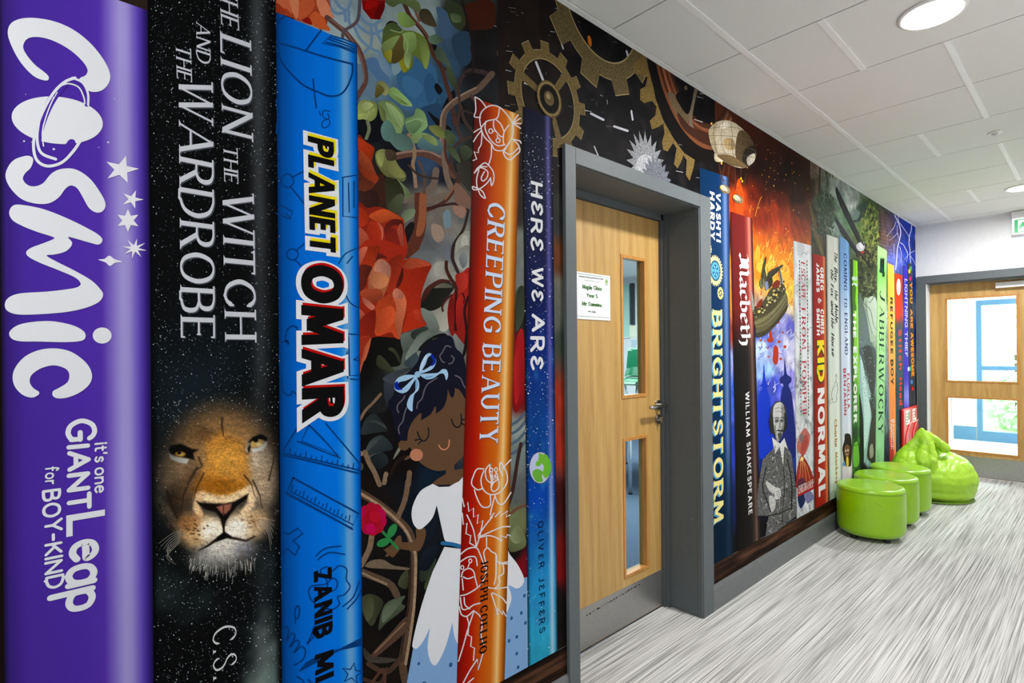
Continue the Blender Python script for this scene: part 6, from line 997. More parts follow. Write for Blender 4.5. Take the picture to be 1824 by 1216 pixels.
for p, w in (([(935, 690), (960, 740), (985, 800), (1000, 880), (985, 960), (965, 1050), (955, 1180), (945, 1280)], 2.0), ([(970, 700), (980, 760), (1010, 800), (1050, 860), (1085, 910), (1100, 960)], 1.1), ([(1118, 790), (1112, 860), (1095, 910), (1090, 1000), (1100, 1060), (1100, 1120), (1108, 1230)], 2.0), ([(995, 985), (1030, 1010), (1055, 1060), (1075, 1090)], 1.3), ([(1160, 1070), (1110, 1095), (1070, 1130), (1040, 1170)], .9), ([(1105, 1130), (1140, 1180), (1160, 1230)], .9), ([(950, 760), (920, 830), (870, 890), (850, 920)], .8), ([(960, 800), (960, 880), (920, 930), (880, 960)], .7), ([(965, 880), (985, 960)], .9), ([(930, 1000), (925, 1080), (935, 1160)], .6), ([(1060, 1060), (1075, 1130), (1060, 1190)], .9), ([(990, 1030), (1010, 1120), (1000, 1200)], .8), ([(1150, 900), (1162, 990)], .6)): A.line(nn(p), w, LG, w * .6, k=3)
A.build('lightning_picture', jungle, 'printed white lightning bolts on blue')
A = Art(XB + .0003)                                                    # palm trunk, fronds, roots, waterfall, branches
A.line(nn([(125, 180), (118, 400), (112, 600), (100, 800)]), 2.6, (36, 34, 36), sm=False)
for p in ([(185, 210), (200, 300), (215, 400)], [(215, 230), (212, 320), (222, 380)], [(235, 240), (225, 330)], [(260, 250), (262, 300)], [(200, 220), (190, 290)]): A.line(nn(p), 2.2, (44, 58, 34), .4)
for k in range(16): A.line(nn([(0 + k * 4, 520 + k * 24), (50 + k * 5, 650 + k * 30), (90 + k * 4, 800 + k * 22)]), .8, (116, 104, 66) if k % 2 else (70, 62, 44), .3)
for k in range(14): A.line(nn([(30 + k * 9, 820 + k * 8), (90 + k * 6, 920 + k * 16), (130 + k * 3, 1080 + k * 8)]), .6, (150, 140, 96) if k % 3 == 0 else (86, 78, 54), .3)
for p, c in (([(480, 760), (560, 640), (590, 540), (640, 560), (600, 720), (540, 760)], (54, 76, 66)), ([(470, 700), (520, 650), (560, 660), (520, 740)], (112, 134, 128))): A.sm(nn(p), c, .25)
rr = random.Random(12); A.hold = True
for k in range(620):                                                  # tree-covered slope, leaf by leaf
    if k < 430:
        x, y = rr.uniform(560, 760), rr.uniform(570, 1240)
        if y < 560 + abs(x - 650) * .9 or x + .12 * (y - 600) < 590 + 40 * rr.random(): continue
        c = rr.choice([(92, 116, 52), (120, 142, 62), (56, 66, 36), (70, 88, 44), (40, 48, 30), (146, 150, 78), (84, 100, 56)])
    else: x, y = rr.uniform(100, 270), rr.uniform(430, 900); c = rr.choice([(64, 82, 58), (48, 64, 46), (86, 104, 78), (54, 70, 60)])
    if k < 430 and y > 1000: c = rr.choice([(56, 62, 40), (70, 80, 50), (120, 124, 64), (38, 44, 30), (90, 96, 60)])
    A.poly(nn(ell(x, y, rr.uniform(5, 13), rr.uniform(10, 30), rr.uniform(-30, 30), 7)), c)
for k in range(260):
    x, y = rr.uniform(648, 830), rr.uniform(420, 680); A.poly(ll(ell(x, y, rr.uniform(4, 10), rr.uniform(8, 22), rr.uniform(-40, 40), 7)), rr.choice([(54, 60, 40), (78, 88, 58), (38, 44, 32), (104, 112, 76), (66, 70, 46)]))
A.hold = False; A.x += DX
for k in range(13): A.line(nn([(740 + k * 4, 640 + k * 38), (840, 660 + k * 38), (920, 690 + k * 36)]), .8, (52, 38, 42), .3)
for k in range(6): A.line(nn([(790 + 22 * k, 620 + 30 * k), (800 + 20 * k, 760), (830 + 15 * k, 980)]), .7, (128, 102, 100), .3)
for p, c in (([(700, 700), (740, 660), (820, 700), (830, 1010), (760, 1060), (690, 1060)], (156, 172, 150)), ([(735, 690), (800, 650), (826, 760), (826, 990), (770, 940)], (176, 190, 172)), ([(660, 640), (700, 720), (740, 900), (770, 1216), (660, 1216)], (98, 112, 112))): A.sm(ll(p), c, .3)
for p in ([(690, 700), (760, 770), (790, 900), (826, 960)], [(720, 690), (730, 800), (780, 980)], [(640, 660), (690, 740), (720, 860), (745, 980), (760, 1216)], [(800, 640), (760, 700), (740, 690)]): A.line(ll(p), 1.5, (88, 104, 96), .7)
for p, c in (([(668, 20), (690, 100), (720, 300), (760, 520), (770, 640), (740, 860), (720, 1010), (680, 1010), (700, 700), (680, 480), (660, 300)], (150, 184, 182)), ([(672, 60), (700, 180), (740, 420), (760, 600), (735, 820), (705, 900), (705, 600), (690, 360)], (188, 216, 212)), ([(665, 0), (800, 0), (810, 260), (800, 420), (820, 620), (800, 700), (790, 560), (740, 300), (690, 120)], (74, 84, 82)), ([(700, 0), (770, 0), (800, 200), (800, 400), (780, 480), (740, 260)], (62, 62, 60)), ([(770, 640), (810, 560), (815, 1000), (745, 1010), (740, 900)], (58, 54, 48)), ([(660, 420), (690, 600), (700, 760), (700, 1060), (660, 1080)], (26, 30, 26)), ([(755, 900), (780, 860), (790, 960), (760, 990)], (150, 150, 140))): A.sm(mm(p), c, .4)
rr = random.Random(3); A.hold = True
for k in range(120):
    x, y = rr.uniform(690, 800), rr.uniform(-90, 480); A.poly(mm(ell(x - 40 * (y < 100) * (1 - y / 480), y, rr.uniform(2, 5), rr.uniform(2, 5), 0, 5)), rr.choice([(170, 184, 184), (120, 132, 132), (36, 40, 38)]))
for p in ([(890, 200), (915, 420), (905, 700)], [(900, 120), (925, 400), (925, 640)], [(885, 560), (910, 760)]): A.line(mm(p), 2, (120, 144, 152), .8)
A.build('jungle_picture', jungle, 'printed waterfall and tree roots in mist')
A = Art(XB + .0004)                                                    # sparks
EM = [(252, 190, 60), (250, 150, 30), (255, 220, 110), (236, 110, 20)]
rr = random.Random(21); A.hold = True
for k in range(150):
    x, y = rr.gauss(1385, 34), rr.uniform(238, 520)
    if not (1312 < x < 1452) or y < 165 + (x - 1243) * .66 + 16: continue
    l = rr.uniform(.5, 2.4); t = rr.uniform(-1.9, -1.0); w = rr.uniform(.5, 1.3); A.line([(x, y), (x + l * math.cos(t), y + l * math.sin(t))], w, rr.choice(EM), sm=False, cap=False)
A.hold = False
for p in ([(1345, 385), (1352, 360), (1357, 350)], [(1336, 378), (1338, 366)], [(1398, 420), (1404, 410)], [(1376, 455), (1382, 445), (1388, 448)]): A.line(p, .7, (250, 170, 60))
for p, c in (([(1344, 470), (1352, 445), (1360, 455), (1368, 430), (1374, 452), (1384, 436), (1388, 462), (1398, 448), (1412, 470), (1412, 500), (1380, 488), (1350, 500)], (236, 138, 28)), ([(1348, 480), (1356, 462), (1366, 470), (1374, 452), (1384, 474), (1394, 462), (1408, 484), (1410, 510), (1380, 500)], (248, 184, 62)), ([(1344, 456), (1350, 436), (1354, 452), (1350, 470)], (248, 170, 50)), ([(1310, 340), (1316, 318), (1322, 334), (1326, 360), (1318, 382), (1310, 376)], (214, 76, 16))): A.sm(p, c, .3)
A.hold = True
for k in range(260):                                                  # wisps of cloud and flame tongues
    x = rr.uniform(1350, 1415); y = rr.uniform(545, 700) if k % 2 else rr.uniform(432, 545)
    if k % 2: c = rr.choice([(226, 224, 246), (190, 206, 242), (120, 130, 214), (84, 96, 206), (206, 196, 226), (70, 84, 200)]); w = rr.uniform(.8, 2.6); l = rr.uniform(4, 14); t = -1.1 + rr.uniform(-.5, .5)
    else: c = rr.choice([(252, 206, 84), (248, 160, 40), (236, 112, 22), (255, 226, 130), (204, 76, 16)]); w = rr.uniform(.7, 2.2); l = rr.uniform(4, 13); t = -1.25 + rr.uniform(-.5, .4)
    b = rr.uniform(-3, 3); A.line([(x, y), (x + l * .5 * math.cos(t) + b, y + l * .5 * math.sin(t)), (x + l * math.cos(t), y + l * math.sin(t))], w, c, .3, cap=False, k=3)
A.hold = False
A.build('spark_print', fire)
A = Art(XB + .0007)                                                    # splashes and witches
for p in ([(548, 640), (560, 620), (572, 660), (580, 690), (565, 705), (540, 700), (535, 680), (550, 670)], [(580, 740), (595, 725), (612, 745), (615, 800), (608, 850), (590, 860), (575, 830), (578, 780)]): A.sm(jj(p), (178, 56, 30), .2)
for x, y, r in ((490, 690, 8), (520, 695, 6), (615, 565, 9), (620, 700, 12), (645, 635, 8), (660, 735, 12), (480, 740, 6), (545, 805, 7), (630, 820, 10), (580, 640, 5), (500, 720, 4), (540, 745, 7)): A.poly(jj(ell(x, y, r, r * .9, 0, 9)), (178, 66, 36))
A.line(jj([(600, 775), (638, 785)]), 1, (178, 60, 32))
A.sm(jj([(513, 856), (520, 920), (530, 990), (556, 1010), (532, 1024), (552, 1090), (562, 1216), (575, 1500), (478, 1500), (480, 1100), (505, 1022), (474, 1008), (500, 992), (507, 920)]), (20, 56, 196), k=3)
A.sm(jj([(658, 824), (668, 890), (676, 930), (704, 950), (704, 980), (684, 1005), (706, 1060), (724, 1216), (732, 1500), (620, 1500), (632, 1080), (652, 1005), (626, 985), (626, 952), (652, 932), (654, 880)]), (24, 36, 116), k=3)
A.build('witch_silhouette_print', fire, 'printed blue witch shapes and red splashes')

A = Art(XF)                                                            # crown
CG, CD, CL = (96, 90, 60), (44, 42, 30), (150, 146, 110)
for p, c in (([(500, 200), (515, 130), (530, 105), (520, 180), (535, 260), (520, 310), (495, 270)], (70, 68, 46)), ([(480, 290), (500, 250), (520, 290), (500, 330)], (110, 104, 72)), ([(530, 260), (560, 220), (575, 290), (545, 330)], (52, 50, 38)), ([(540, 220), (600, 180), (650, 165), (580, 240), (555, 260)], (60, 56, 40)), ([(618, 180), (640, 240), (655, 330), (635, 340)], (150, 150, 136)), ([(420, 340), (440, 400), (450, 520), (430, 470)], (150, 148, 132)), ([(520, 290), (540, 280), (545, 330), (525, 340)], (120, 130, 160))): A.sm(jj(p), c, .4)
A.sm(jj([(440, 480), (480, 440), (520, 400), (560, 330), (600, 310), (650, 300), (662, 360), (600, 450), (520, 520), (450, 550)]), (72, 66, 42), .6)
rr = random.Random(6)
for k in range(60):
    t = rr.random(); x, y = 446 + 210 * t, 520 - 190 * t ** 1.15 - rr.uniform(-20, 60); A.poly(jj(ell(x, y, rr.uniform(4, 9), rr.uniform(4, 10), rr.uniform(0, 90), 7)), rr.choice([CL, CD, (190, 180, 120), (30, 28, 22), (226, 196, 100)]), .3)
A.sm(jj([(450, 548), (520, 520), (600, 450), (662, 358), (680, 410), (672, 482), (600, 580), (520, 652), (466, 666), (456, 610)]), CG, .5, k=3); A.sm(jj([(452, 556), (520, 528), (600, 458), (662, 366), (668, 390), (600, 480), (520, 552), (455, 582)]), (120, 114, 80), .4, k=3); A.sm(jj([(462, 640), (520, 622), (600, 550), (672, 450), (672, 484), (600, 582), (520, 654), (466, 667)]), (62, 58, 38), .4, k=3); A.line(jj([(460, 600), (530, 572), (610, 495), (675, 400)]), .8, (150, 144, 108))
for p in ([(500, 300), (505, 230), (525, 150), (528, 108)], [(545, 300), (570, 240), (620, 190)], [(640, 330), (632, 250), (620, 185)]): A.line(jj(p), 1.4, (34, 32, 24))
for p, c in (([(455, 470), (470, 430), (500, 400), (495, 450)], (128, 44, 24)), ([(575, 300), (600, 270), (625, 280), (615, 318), (585, 325)], (120, 40, 24))): A.sm(jj(p), c, .2)
A.build('crown_picture', fire, 'printed old bronze crown among flames')

A = Art(XF)                                                            # bearded man in a doublet, engraved
man = kk([(425, 345), (372, 400), (352, 520), (342, 600), (345, 690), (402, 690), (385, 800), (440, 775), (520, 712), (546, 690), (546, 560), (520, 372), (490, 322), (455, 330)])
A.poly(man, (96, 96, 96), .95)
A.sm(kk([(408, 190), (415, 135), (445, 100), (478, 108), (494, 150), (494, 230), (478, 262), (420, 262), (408, 235)]), (58, 58, 58), .9); A.sm(kk([(425, 180), (430, 125), (455, 104), (478, 118), (484, 170), (480, 240), (466, 292), (450, 305), (436, 280), (428, 240)]), (198, 198, 194), .3); A.poly(kk([(420, 285), (435, 372), (460, 332), (478, 436), (484, 332), (502, 346), (484, 288), (462, 318)]), (216, 216, 212), .2)
A.sm(kk([(470, 112), (486, 150), (484, 220), (468, 290), (462, 262), (474, 210), (468, 150)]), (132, 132, 130), .4); A.sm(kk([(428, 215), (440, 240), (444, 280), (436, 272), (428, 240)]), (128, 128, 126), .4); A.sm(kk([(404, 200), (414, 170), (424, 176), (424, 230), (430, 262), (414, 262)]), (44, 44, 44), .8); A.sm(kk([(484, 160), (498, 180), (496, 235), (480, 258), (484, 210)]), (40, 40, 40), .8)
for x in (445, 472): A.sm(kk([(x - 10, 196), (x, 188), (x + 10, 194), (x + 8, 208), (x - 8, 210)]), (120, 120, 118), .3)
A.sm(kk([(458, 196), (464, 200), (466, 236), (452, 240), (456, 228)]), (140, 140, 138), .3); A.sm(kk([(442, 252), (458, 244), (462, 248), (478, 246), (482, 256), (462, 256)]), (52, 52, 52), .5); A.sm(kk([(450, 266), (470, 266), (468, 290), (460, 300), (452, 286)]), (70, 70, 70), .6); A.line(kk([(452, 261), (470, 260)]), 1.2, (110, 84, 80))
for p, w in (([(436, 188), (446, 183), (456, 188)], 1.6), ([(464, 186), (474, 182), (482, 187)], 1.6), ([(440, 200), (452, 201)], 1.8), ([(466, 199), (478, 200)], 1.8), ([(436, 140), (456, 132), (476, 140)], .7), ([(436, 156), (456, 150), (474, 156)], .6), ([(425, 180), (428, 240), (440, 285), (460, 304)], 1.2), ([(442, 215), (438, 232)], .8), ([(430, 380), (437, 330)], 1.2), ([(480, 436), (484, 350)], 1.2)): A.line(kk(p), w, (44, 44, 44))
rr = random.Random(8); A.hold = True
for k in range(230):
    x, y = rr.uniform(352, 542), rr.uniform(352, 770)
    if inside(np.array([x]), np.array([y]), [(425, 352), (380, 400), (358, 520), (350, 600), (352, 680), (405, 685), (392, 780), (440, 765), (515, 710), (538, 680), (538, 560), (515, 380), (490, 340)], 2)[0] < .9: continue
    l = rr.uniform(8, 24); t = rr.choice([.5, 2.4, 1.5]) + rr.uniform(-.2, .2); A.line(kk([(x, y), (x + l * math.cos(t), y + l * math.sin(t))]), rr.uniform(.5, 1.3), rr.choice([(34, 34, 34), (52, 52, 52), (150, 150, 150), (186, 186, 184)]), sm=False, cap=False)
A.hold = False; A.x += DX * 4
A.sm(kk([(388, 510), (420, 530), (445, 548), (440, 575), (405, 560)]), (196, 196, 192), .4); A.sm(kk([(436, 560), (452, 545), (466, 560), (466, 590), (448, 606), (434, 596)]), (206, 206, 202), .3)
for k in range(4): A.line(kk([(438 + k * 3, 566 + k * 9), (464, 558 + k * 11)]), .7, (60, 60, 60))
A.sm(kk([(405, 590), (436, 600), (436, 650), (414, 670)]), (190, 190, 186), .5); A.line(kk([(390, 440), (372, 540), (390, 600), (414, 670)]), 2, (36, 36, 36)); A.line(kk([(480, 440), (484, 560), (470, 720)]), 1.2, (40, 40, 40)); A.line(kk([(500, 400), (522, 520), (520, 660)]), 2.4, (40, 40, 40)); A.line(kk([(400, 690), (450, 680), (520, 650)]), 2, (36, 36, 36))
A.build('engraved_man_picture', fire, 'printed grey engraving of a bearded man with a white collar')

# ---------------------------------------------------------------- the far spines
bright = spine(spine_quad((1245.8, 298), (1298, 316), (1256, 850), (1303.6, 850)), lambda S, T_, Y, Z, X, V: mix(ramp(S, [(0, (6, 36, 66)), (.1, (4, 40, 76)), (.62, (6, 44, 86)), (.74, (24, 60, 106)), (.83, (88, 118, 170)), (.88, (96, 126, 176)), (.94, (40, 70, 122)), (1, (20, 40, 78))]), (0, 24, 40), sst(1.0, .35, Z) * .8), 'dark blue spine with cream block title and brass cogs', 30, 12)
A = Art(XT)
for dx, dy, col in ((-.12, .045, (84, 170, 214)), (-.02, .01, (24, 40, 60)), (0, 0, (238, 226, 146))): write(A, 'BRIGHTSTORM', (1269.5, 552), (1272, 933), 1286.4, col, (dx, -dy), pen=.22, thin=.15, serif=.07, st=.16, gap=.14, hs=1.0)
A.build('title_lettering', bright, 'cream block title with pale blue shadow'); A = Art(XT)
write(A, 'VASHTI', (1275.5, 342), (1276, 430), 1283.4, (232, 234, 236), pen=.26, thin=.22, gap=.12); write(A, 'HARDY', (1264.3, 340), (1265, 426), 1272.6, (232, 234, 236), pen=.26, thin=.22, gap=.14); A.build('author_lettering', bright)
A = Art(XT)
def cog(pc, pr, n, col, spokes=0, inner=None):
    c = W(*pc, A.x); r = W(pc[0], pc[1] - pr, A.x)[1] - c[1]; A.poly([(c[0] + r * (1 if i % 4 < 2 else .86) * math.cos(math.pi * i / (2 * n)), c[1] + r * (1 if i % 4 < 2 else .86) * math.sin(math.pi * i / (2 * n))) for i in range(4 * n)], col, 0, [wcirc(c, r * (inner or .5), 30)], world=True)
    return c, r
c, r = cog((1262.3, 443), 11.3, 12, (226, 214, 130), inner=.55); A.poly(wcirc(c, r * .24, 16), (226, 214, 130), world=True)
for k in range(4):
    t = k * math.pi / 2 + .5; A.poly([(c[0] + r * .6 * math.cos(t + d), c[1] + r * .6 * math.sin(t + d)) for d in (-.18, .18)] + [(c[0], c[1])], (226, 214, 130), world=True)
c, r = cog((1274.3, 482), 28, 26, (236, 222, 150), inner=.66); A.poly(wcirc(c, r * .52, 30), (96, 172, 214), 0, world=True)
A.poly(wcirc(c, r * .40, 26), (20, 66, 112), 0, world=True)
for k in range(6): A.poly(wcirc((c[0] + r * .27 * math.cos(k * 1.047), c[1] + r * .27 * math.sin(k * 1.047)), r * .11, 12), (96, 172, 214), world=True)
A.poly(wcirc(c, r * .14, 14), (96, 172, 214), world=True)
for k in range(22): A.poly(wcirc((c[0] + r * .56 * math.cos(k * .2856), c[1] + r * .56 * math.sin(k * .2856)), r * .045, 6), (96, 172, 214), world=True)
c, r = cog((1283.3, 522), 11.5, 12, (226, 214, 130), inner=.55); A.poly(wcirc(c, r * .24, 16), (226, 214, 130), world=True)
for k in range(4):
    t = k * math.pi / 2 + .5; A.poly([(c[0] + r * .6 * math.cos(t + d), c[1] + r * .6 * math.sin(t + d)) for d in (-.18, .18)] + [(c[0], c[1])], (226, 214, 130), world=True)
A.build('cog_print', bright)

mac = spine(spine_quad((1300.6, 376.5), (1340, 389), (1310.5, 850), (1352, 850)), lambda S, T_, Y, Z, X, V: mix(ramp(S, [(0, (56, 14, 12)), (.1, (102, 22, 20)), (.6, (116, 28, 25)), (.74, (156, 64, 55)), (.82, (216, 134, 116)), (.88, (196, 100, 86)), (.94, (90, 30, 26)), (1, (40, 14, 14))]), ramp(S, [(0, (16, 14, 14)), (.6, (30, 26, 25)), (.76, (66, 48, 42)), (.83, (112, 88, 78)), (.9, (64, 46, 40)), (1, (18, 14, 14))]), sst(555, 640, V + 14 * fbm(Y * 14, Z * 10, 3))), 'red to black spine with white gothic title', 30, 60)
A = Art(XT); write(A, 'Macbeth', (1317, 446), (1320, 611), 1333, (238, 234, 234), pen=.2, black=True, gap=.1); A.build('title_lettering', mac, 'white gothic title letters'); A = Art(XT)
write(A, 'WILLIAM', (1327.8, 698), (1329.3, 778), 1334.6, (236, 236, 236), pen=.17, gap=.2, hs=.95); write(A, 'SHAKESPEARE', (1330, 788), (1333.4, 918), 1336.8, (236, 236, 236), pen=.17, gap=.2, hs=.95); A.build('author_lettering', mac)

def marble(S, T_, Y, Z, X, V):
    n = fbm(Y * 12, Z * 9, 5); v = np.abs(fbm(Y * 7 + 9, Z * 5, 5) - .5)
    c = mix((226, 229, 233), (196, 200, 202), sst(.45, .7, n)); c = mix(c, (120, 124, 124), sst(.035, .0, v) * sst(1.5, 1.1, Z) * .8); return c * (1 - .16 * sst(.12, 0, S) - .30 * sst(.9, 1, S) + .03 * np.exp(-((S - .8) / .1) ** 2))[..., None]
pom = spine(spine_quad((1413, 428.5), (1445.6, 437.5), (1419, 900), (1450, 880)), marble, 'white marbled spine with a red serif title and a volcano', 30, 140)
A = Art(XT); pp = lambda p: T(1400, 640, 4.68, p)
for k in range(44):
    for col0, xa in ((0, 1423.4), (1, 1436.8)):
        y = 463 + k * 6.35; c = [(30, 60, 50), (170, 36, 44), (28, 28, 30), (90, 170, 120)][(k * 1 + col0) % 4]; xs_ = xa + k * .065; A.polys([[(xs_, y), (xs_ + 1.5, y + .4), (xs_ + 1.5, y + 4.4), (xs_, y + 4.2)]], c)
A.build('dash_border_print', pom); A = Art(XT)
write(A, 'ESCAPE', (1426.7, 466), (1427.7, 534), 1434.0, (172, 30, 44), pen=.17, thin=.05, serif=.1, st=.06, gap=.16); write(A, 'FROM', (1427.8, 548), (1428.6, 622), 1434.9, (172, 30, 44), pen=.17, thin=.05, serif=.1, st=.06, gap=.16); write(A, 'POMPEII', (1428.7, 643), (1429.6, 738), 1436.0, (172, 30, 44), pen=.17, thin=.05, serif=.1, st=.06, gap=.16)
A.build('title_lettering', pom); A = Art(XT)
for p, c in (([(90, 730), (110, 640), (130, 600), (160, 570), (185, 600), (200, 640), (190, 720), (150, 800), (115, 780)], (188, 108, 98)), ([(120, 760), (135, 680), (165, 630), (185, 680), (165, 760), (140, 810)], (172, 74, 66)), ([(110, 640), (130, 620), (150, 640), (130, 700)], (130, 110, 112)), ([(88, 960), (112, 830), (128, 800), (150, 812), (190, 880), (222, 960), (235, 1010), (100, 1080)], (150, 44, 34))): A.sm(pp(p), c, .4)
for k in range(12): A.line(pp([(124 + k * 2.2, 820 + k * 2), (116 + k * 6, 900), (104 + k * 10, 1000 + (k % 3) * 16)]), 1.0, [(206, 100, 70), (232, 168, 90), (116, 26, 24)][k % 3], .3)
A.poly(pp([(112, 850), (128, 806), (150, 820), (140, 850), (128, 840)]), (244, 214, 140)); A.sm(pp([(100, 1010), (150, 990), (160, 1070), (105, 1090)]), (92, 40, 62), .3); A.sm(pp([(96, 1140), (140, 1100), (160, 1180), (120, 1240)]), (30, 40, 76), .4); A.sm(pp([(150, 1120), (200, 1090), (230, 1150), (180, 1200)]), (120, 120, 160), .4)
A.poly(pp([(96, 1086), (231, 1024), (238, 1076), (100, 1146)]), (166, 28, 30))
b0 = on([pp([(103, 1122)])[0], pp([(228, 1060)])[0]], 0, A.x)[:, 1:]; ps, tot = letters('CHRISTINA BALIT', dict(pen=.16, thin=.07, serif=.07, st=.06, gap=.1)); e1 = (b0[1] - b0[0]) / tot; e2 = np.array([0, .052])
for p, l in zip(ps, letters.levels): A._add([(A.x + l * DX, *(b0[0] + e1 * q[0] + e2 * q[1])) for q in p], [tuple(range(len(p)))], (236, 226, 220), 0)
A.build('volcano_picture', pom, 'printed red volcano and author banner')
A = Art(XT)
for p in ([(140, 270), (160, 250), (185, 270), (190, 240)], [(80, 560), (110, 540), (120, 580), (100, 610)], [(200, 960), (215, 930), (238, 930)], [(80, 970), (100, 1010), (120, 1030)]): A.line(ll(p), .7, (90, 94, 96))
A.build('crack_print', pom)

kid = spine(spine_quad((1446.8, 451), (1470.8, 457.5), (1451, 880), (1476, 860)), lambda S, T_, Y, Z, X, V: ramp(S, [(0, (92, 18, 12)), (.08, (148, 30, 20)), (.5, (168, 38, 26)), (.74, (176, 52, 34)), (.84, (224, 124, 74)), (.9, (222, 128, 76)), (.96, (150, 60, 34)), (1, (86, 30, 18))]), 'red spine with yellow and white block title', 20, 8)
A = Art(XT); KB = dict(pen=.3, thin=.24, gap=.12)
write(A, 'KID', (1455.5, 606), (1457, 681), 1467.6, (24, 60, 30), (-.06, -.06), grow=.04, **KB); write(A, 'KID', (1455.5, 606), (1457, 681), 1467.6, (246, 226, 30), **KB); write(A, 'NORMAL', (1456.4, 691), (1458.4, 890), 1468.6, (236, 234, 236), **KB); A.build('title_lettering', kid, 'yellow and white title letters'); A = Art(XT)
write(A, 'GREG', (1461, 475), (1461.4, 517), 1467, (240, 236, 236), **KB); write(A, 'JAMES', (1454, 467), (1454.4, 520), 1459.6, (240, 236, 236), **KB); write(A, '&', (1457, 530), (1457.2, 540), 1463, (240, 236, 236), pen=.16, gap=.1); write(A, 'CHRIS', (1461.5, 550), (1462, 595), 1467.5, (240, 236, 236), **KB); write(A, 'SMITH', (1454.4, 548), (1455, 597), 1460, (240, 236, 236), **KB); A.build('author_lettering', kid)

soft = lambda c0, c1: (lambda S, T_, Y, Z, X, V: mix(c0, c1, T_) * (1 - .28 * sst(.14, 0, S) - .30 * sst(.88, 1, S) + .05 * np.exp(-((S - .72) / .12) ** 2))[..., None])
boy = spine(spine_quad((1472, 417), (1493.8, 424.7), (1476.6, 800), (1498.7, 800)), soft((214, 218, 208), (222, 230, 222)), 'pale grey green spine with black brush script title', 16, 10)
A = Art(XT); SC = dict(pen=.22, thin=.12, gap=.1, slant=.35, hs=.9, space=.5)
for t, s, e, x in (('The', (1486, 447), (1486.2, 465), 1491.5), ('Boy,', (1486.3, 475), (1486.6, 503), 1491.8), ('the', (1486.7, 515), (1487, 533), 1492), ('Mole,', (1487, 540), (1487.8, 577), 1492.4), ('the', (1479.5, 478), (1479.7, 497), 1484.5), ('Fox', (1479.8, 504), (1480, 526), 1484.8), ('and', (1480.2, 534), (1480.5, 559), 1485), ('the', (1480.6, 564), (1480.8, 583), 1485.3), ('Horse', (1481, 592), (1481.6, 633), 1486)): write(A, t, s, e, x, (26, 26, 28), **SC)
A.build('title_lettering', boy); A = Art(XT); write(A, 'Charlie', (1486.2, 747), (1487.3, 797), 1490.6, (186, 124, 40), **dict(SC, slant=0)); write(A, 'Mackesy', (1487.6, 806), (1488.8, 862), 1491.8, (186, 124, 40), **dict(SC, slant=0)); A.build('author_lettering', boy)
A = Art(XT)
for p in ([(455, 230), (460, 260), (450, 290), (460, 310), (468, 320), (455, 335)], [(440, 330), (418, 380), (412, 430), (420, 470)], [(462, 330), (468, 380), (455, 430), (460, 470), (440, 490), (420, 480)], [(385, 490), (410, 460), (425, 455)], [(388, 505), (420, 485)], [(450, 300), (440, 320)], [(452, 235), (446, 260)]): A.line(mm(p), .6, (60, 62, 62))
A.build('line_drawing_print', boy)
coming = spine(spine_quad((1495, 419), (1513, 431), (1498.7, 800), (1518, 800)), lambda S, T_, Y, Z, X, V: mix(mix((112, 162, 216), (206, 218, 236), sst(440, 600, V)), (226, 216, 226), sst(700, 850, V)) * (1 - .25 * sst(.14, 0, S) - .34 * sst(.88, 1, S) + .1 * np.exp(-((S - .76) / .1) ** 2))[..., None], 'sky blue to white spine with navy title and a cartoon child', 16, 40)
A = Art(XT); CE = dict(pen=.19, thin=.09, serif=.06, st=.05, gap=.2)
write(A, 'COMING', (1502.8, 450), (1503.6, 517), 1508.4, (32, 38, 108), **CE); write(A, 'TO', (1503.8, 529), (1504, 547), 1509, (32, 38, 108), **CE); write(A, 'ENGLAND', (1504.2, 557), (1505.2, 632), 1509.6, (32, 38, 108), **CE); A.build('title_lettering', coming); A = Art(XT)
write(A, 'FLOELLA', (1508.8, 665), (1509.8, 728), 1513, (186, 50, 60), pen=.2, gap=.2); write(A, 'BENJAMIN', (1502.4, 656), (1503.6, 740), 1506.8, (186, 50, 60), pen=.2, gap=.2); A.build('author_lettering', coming)
A = Art(XT)
for p, c in (([(518, 980), (510, 900), (528, 830), (530, 780), (550, 768), (580, 780), (592, 850), (596, 920), (588, 1050), (570, 1060), (545, 1000), (530, 1050)], (36, 30, 26)), ([(528, 900), (550, 868), (572, 885), (576, 930), (566, 975), (545, 985), (530, 950)], (124, 76, 52)), ([(535, 1000), (548, 985), (575, 990), (582, 1060), (538, 1060)], (58, 44, 40)), ([(546, 985), (562, 985), (564, 1060), (546, 1060)], (236, 202, 40)), ([(512, 1040), (528, 1020), (535, 1060), (515, 1060)], (90, 150, 220))): A.sm(mm(p), c)
for x, y in ((540, 925), (560, 920)): A.poly(mm(ell(x, y, 6, 10, 0, 10)), (240, 240, 240)); A.poly(mm(ell(x + 1, y, 3, 5, 0, 8)), (20, 16, 14))
A.line(mm([(542, 955), (552, 960), (562, 953)]), .6, (240, 230, 226)); A.build('child_picture', coming, 'small cartoon child with dark hair')
expl = spine(spine_quad((1515.5, 461), (1527.4, 465), (1518.4, 800), (1532, 800)), lambda S, T_, Y, Z, X, V: mix(mix(mix((46, 66, 40), (132, 204, 46), sst(.18, .34, S + .25 * (fbm(Y * 20, Z * 8, 3) - .5))), (70, 130, 50), sst(640, 740, V)), (34, 60, 36), sst(745, 770, V) * sst(.75, .5, fbm(Y * 16, Z * 10, 3))) * (1 - .2 * sst(.9, 1, S) + .32 * np.exp(-((S - .88) / .06) ** 2))[..., None], 'bright green spine with white title', 16, 60)
A = Art(XT); write(A, 'THE', (1519.4, 553), (1519.8, 603), 1525, (236, 240, 234), pen=.24, gap=.16); write(A, 'EXPLORER', (1519.9, 617), (1520.8, 754), 1526, (236, 240, 234), pen=.26, gap=.12)
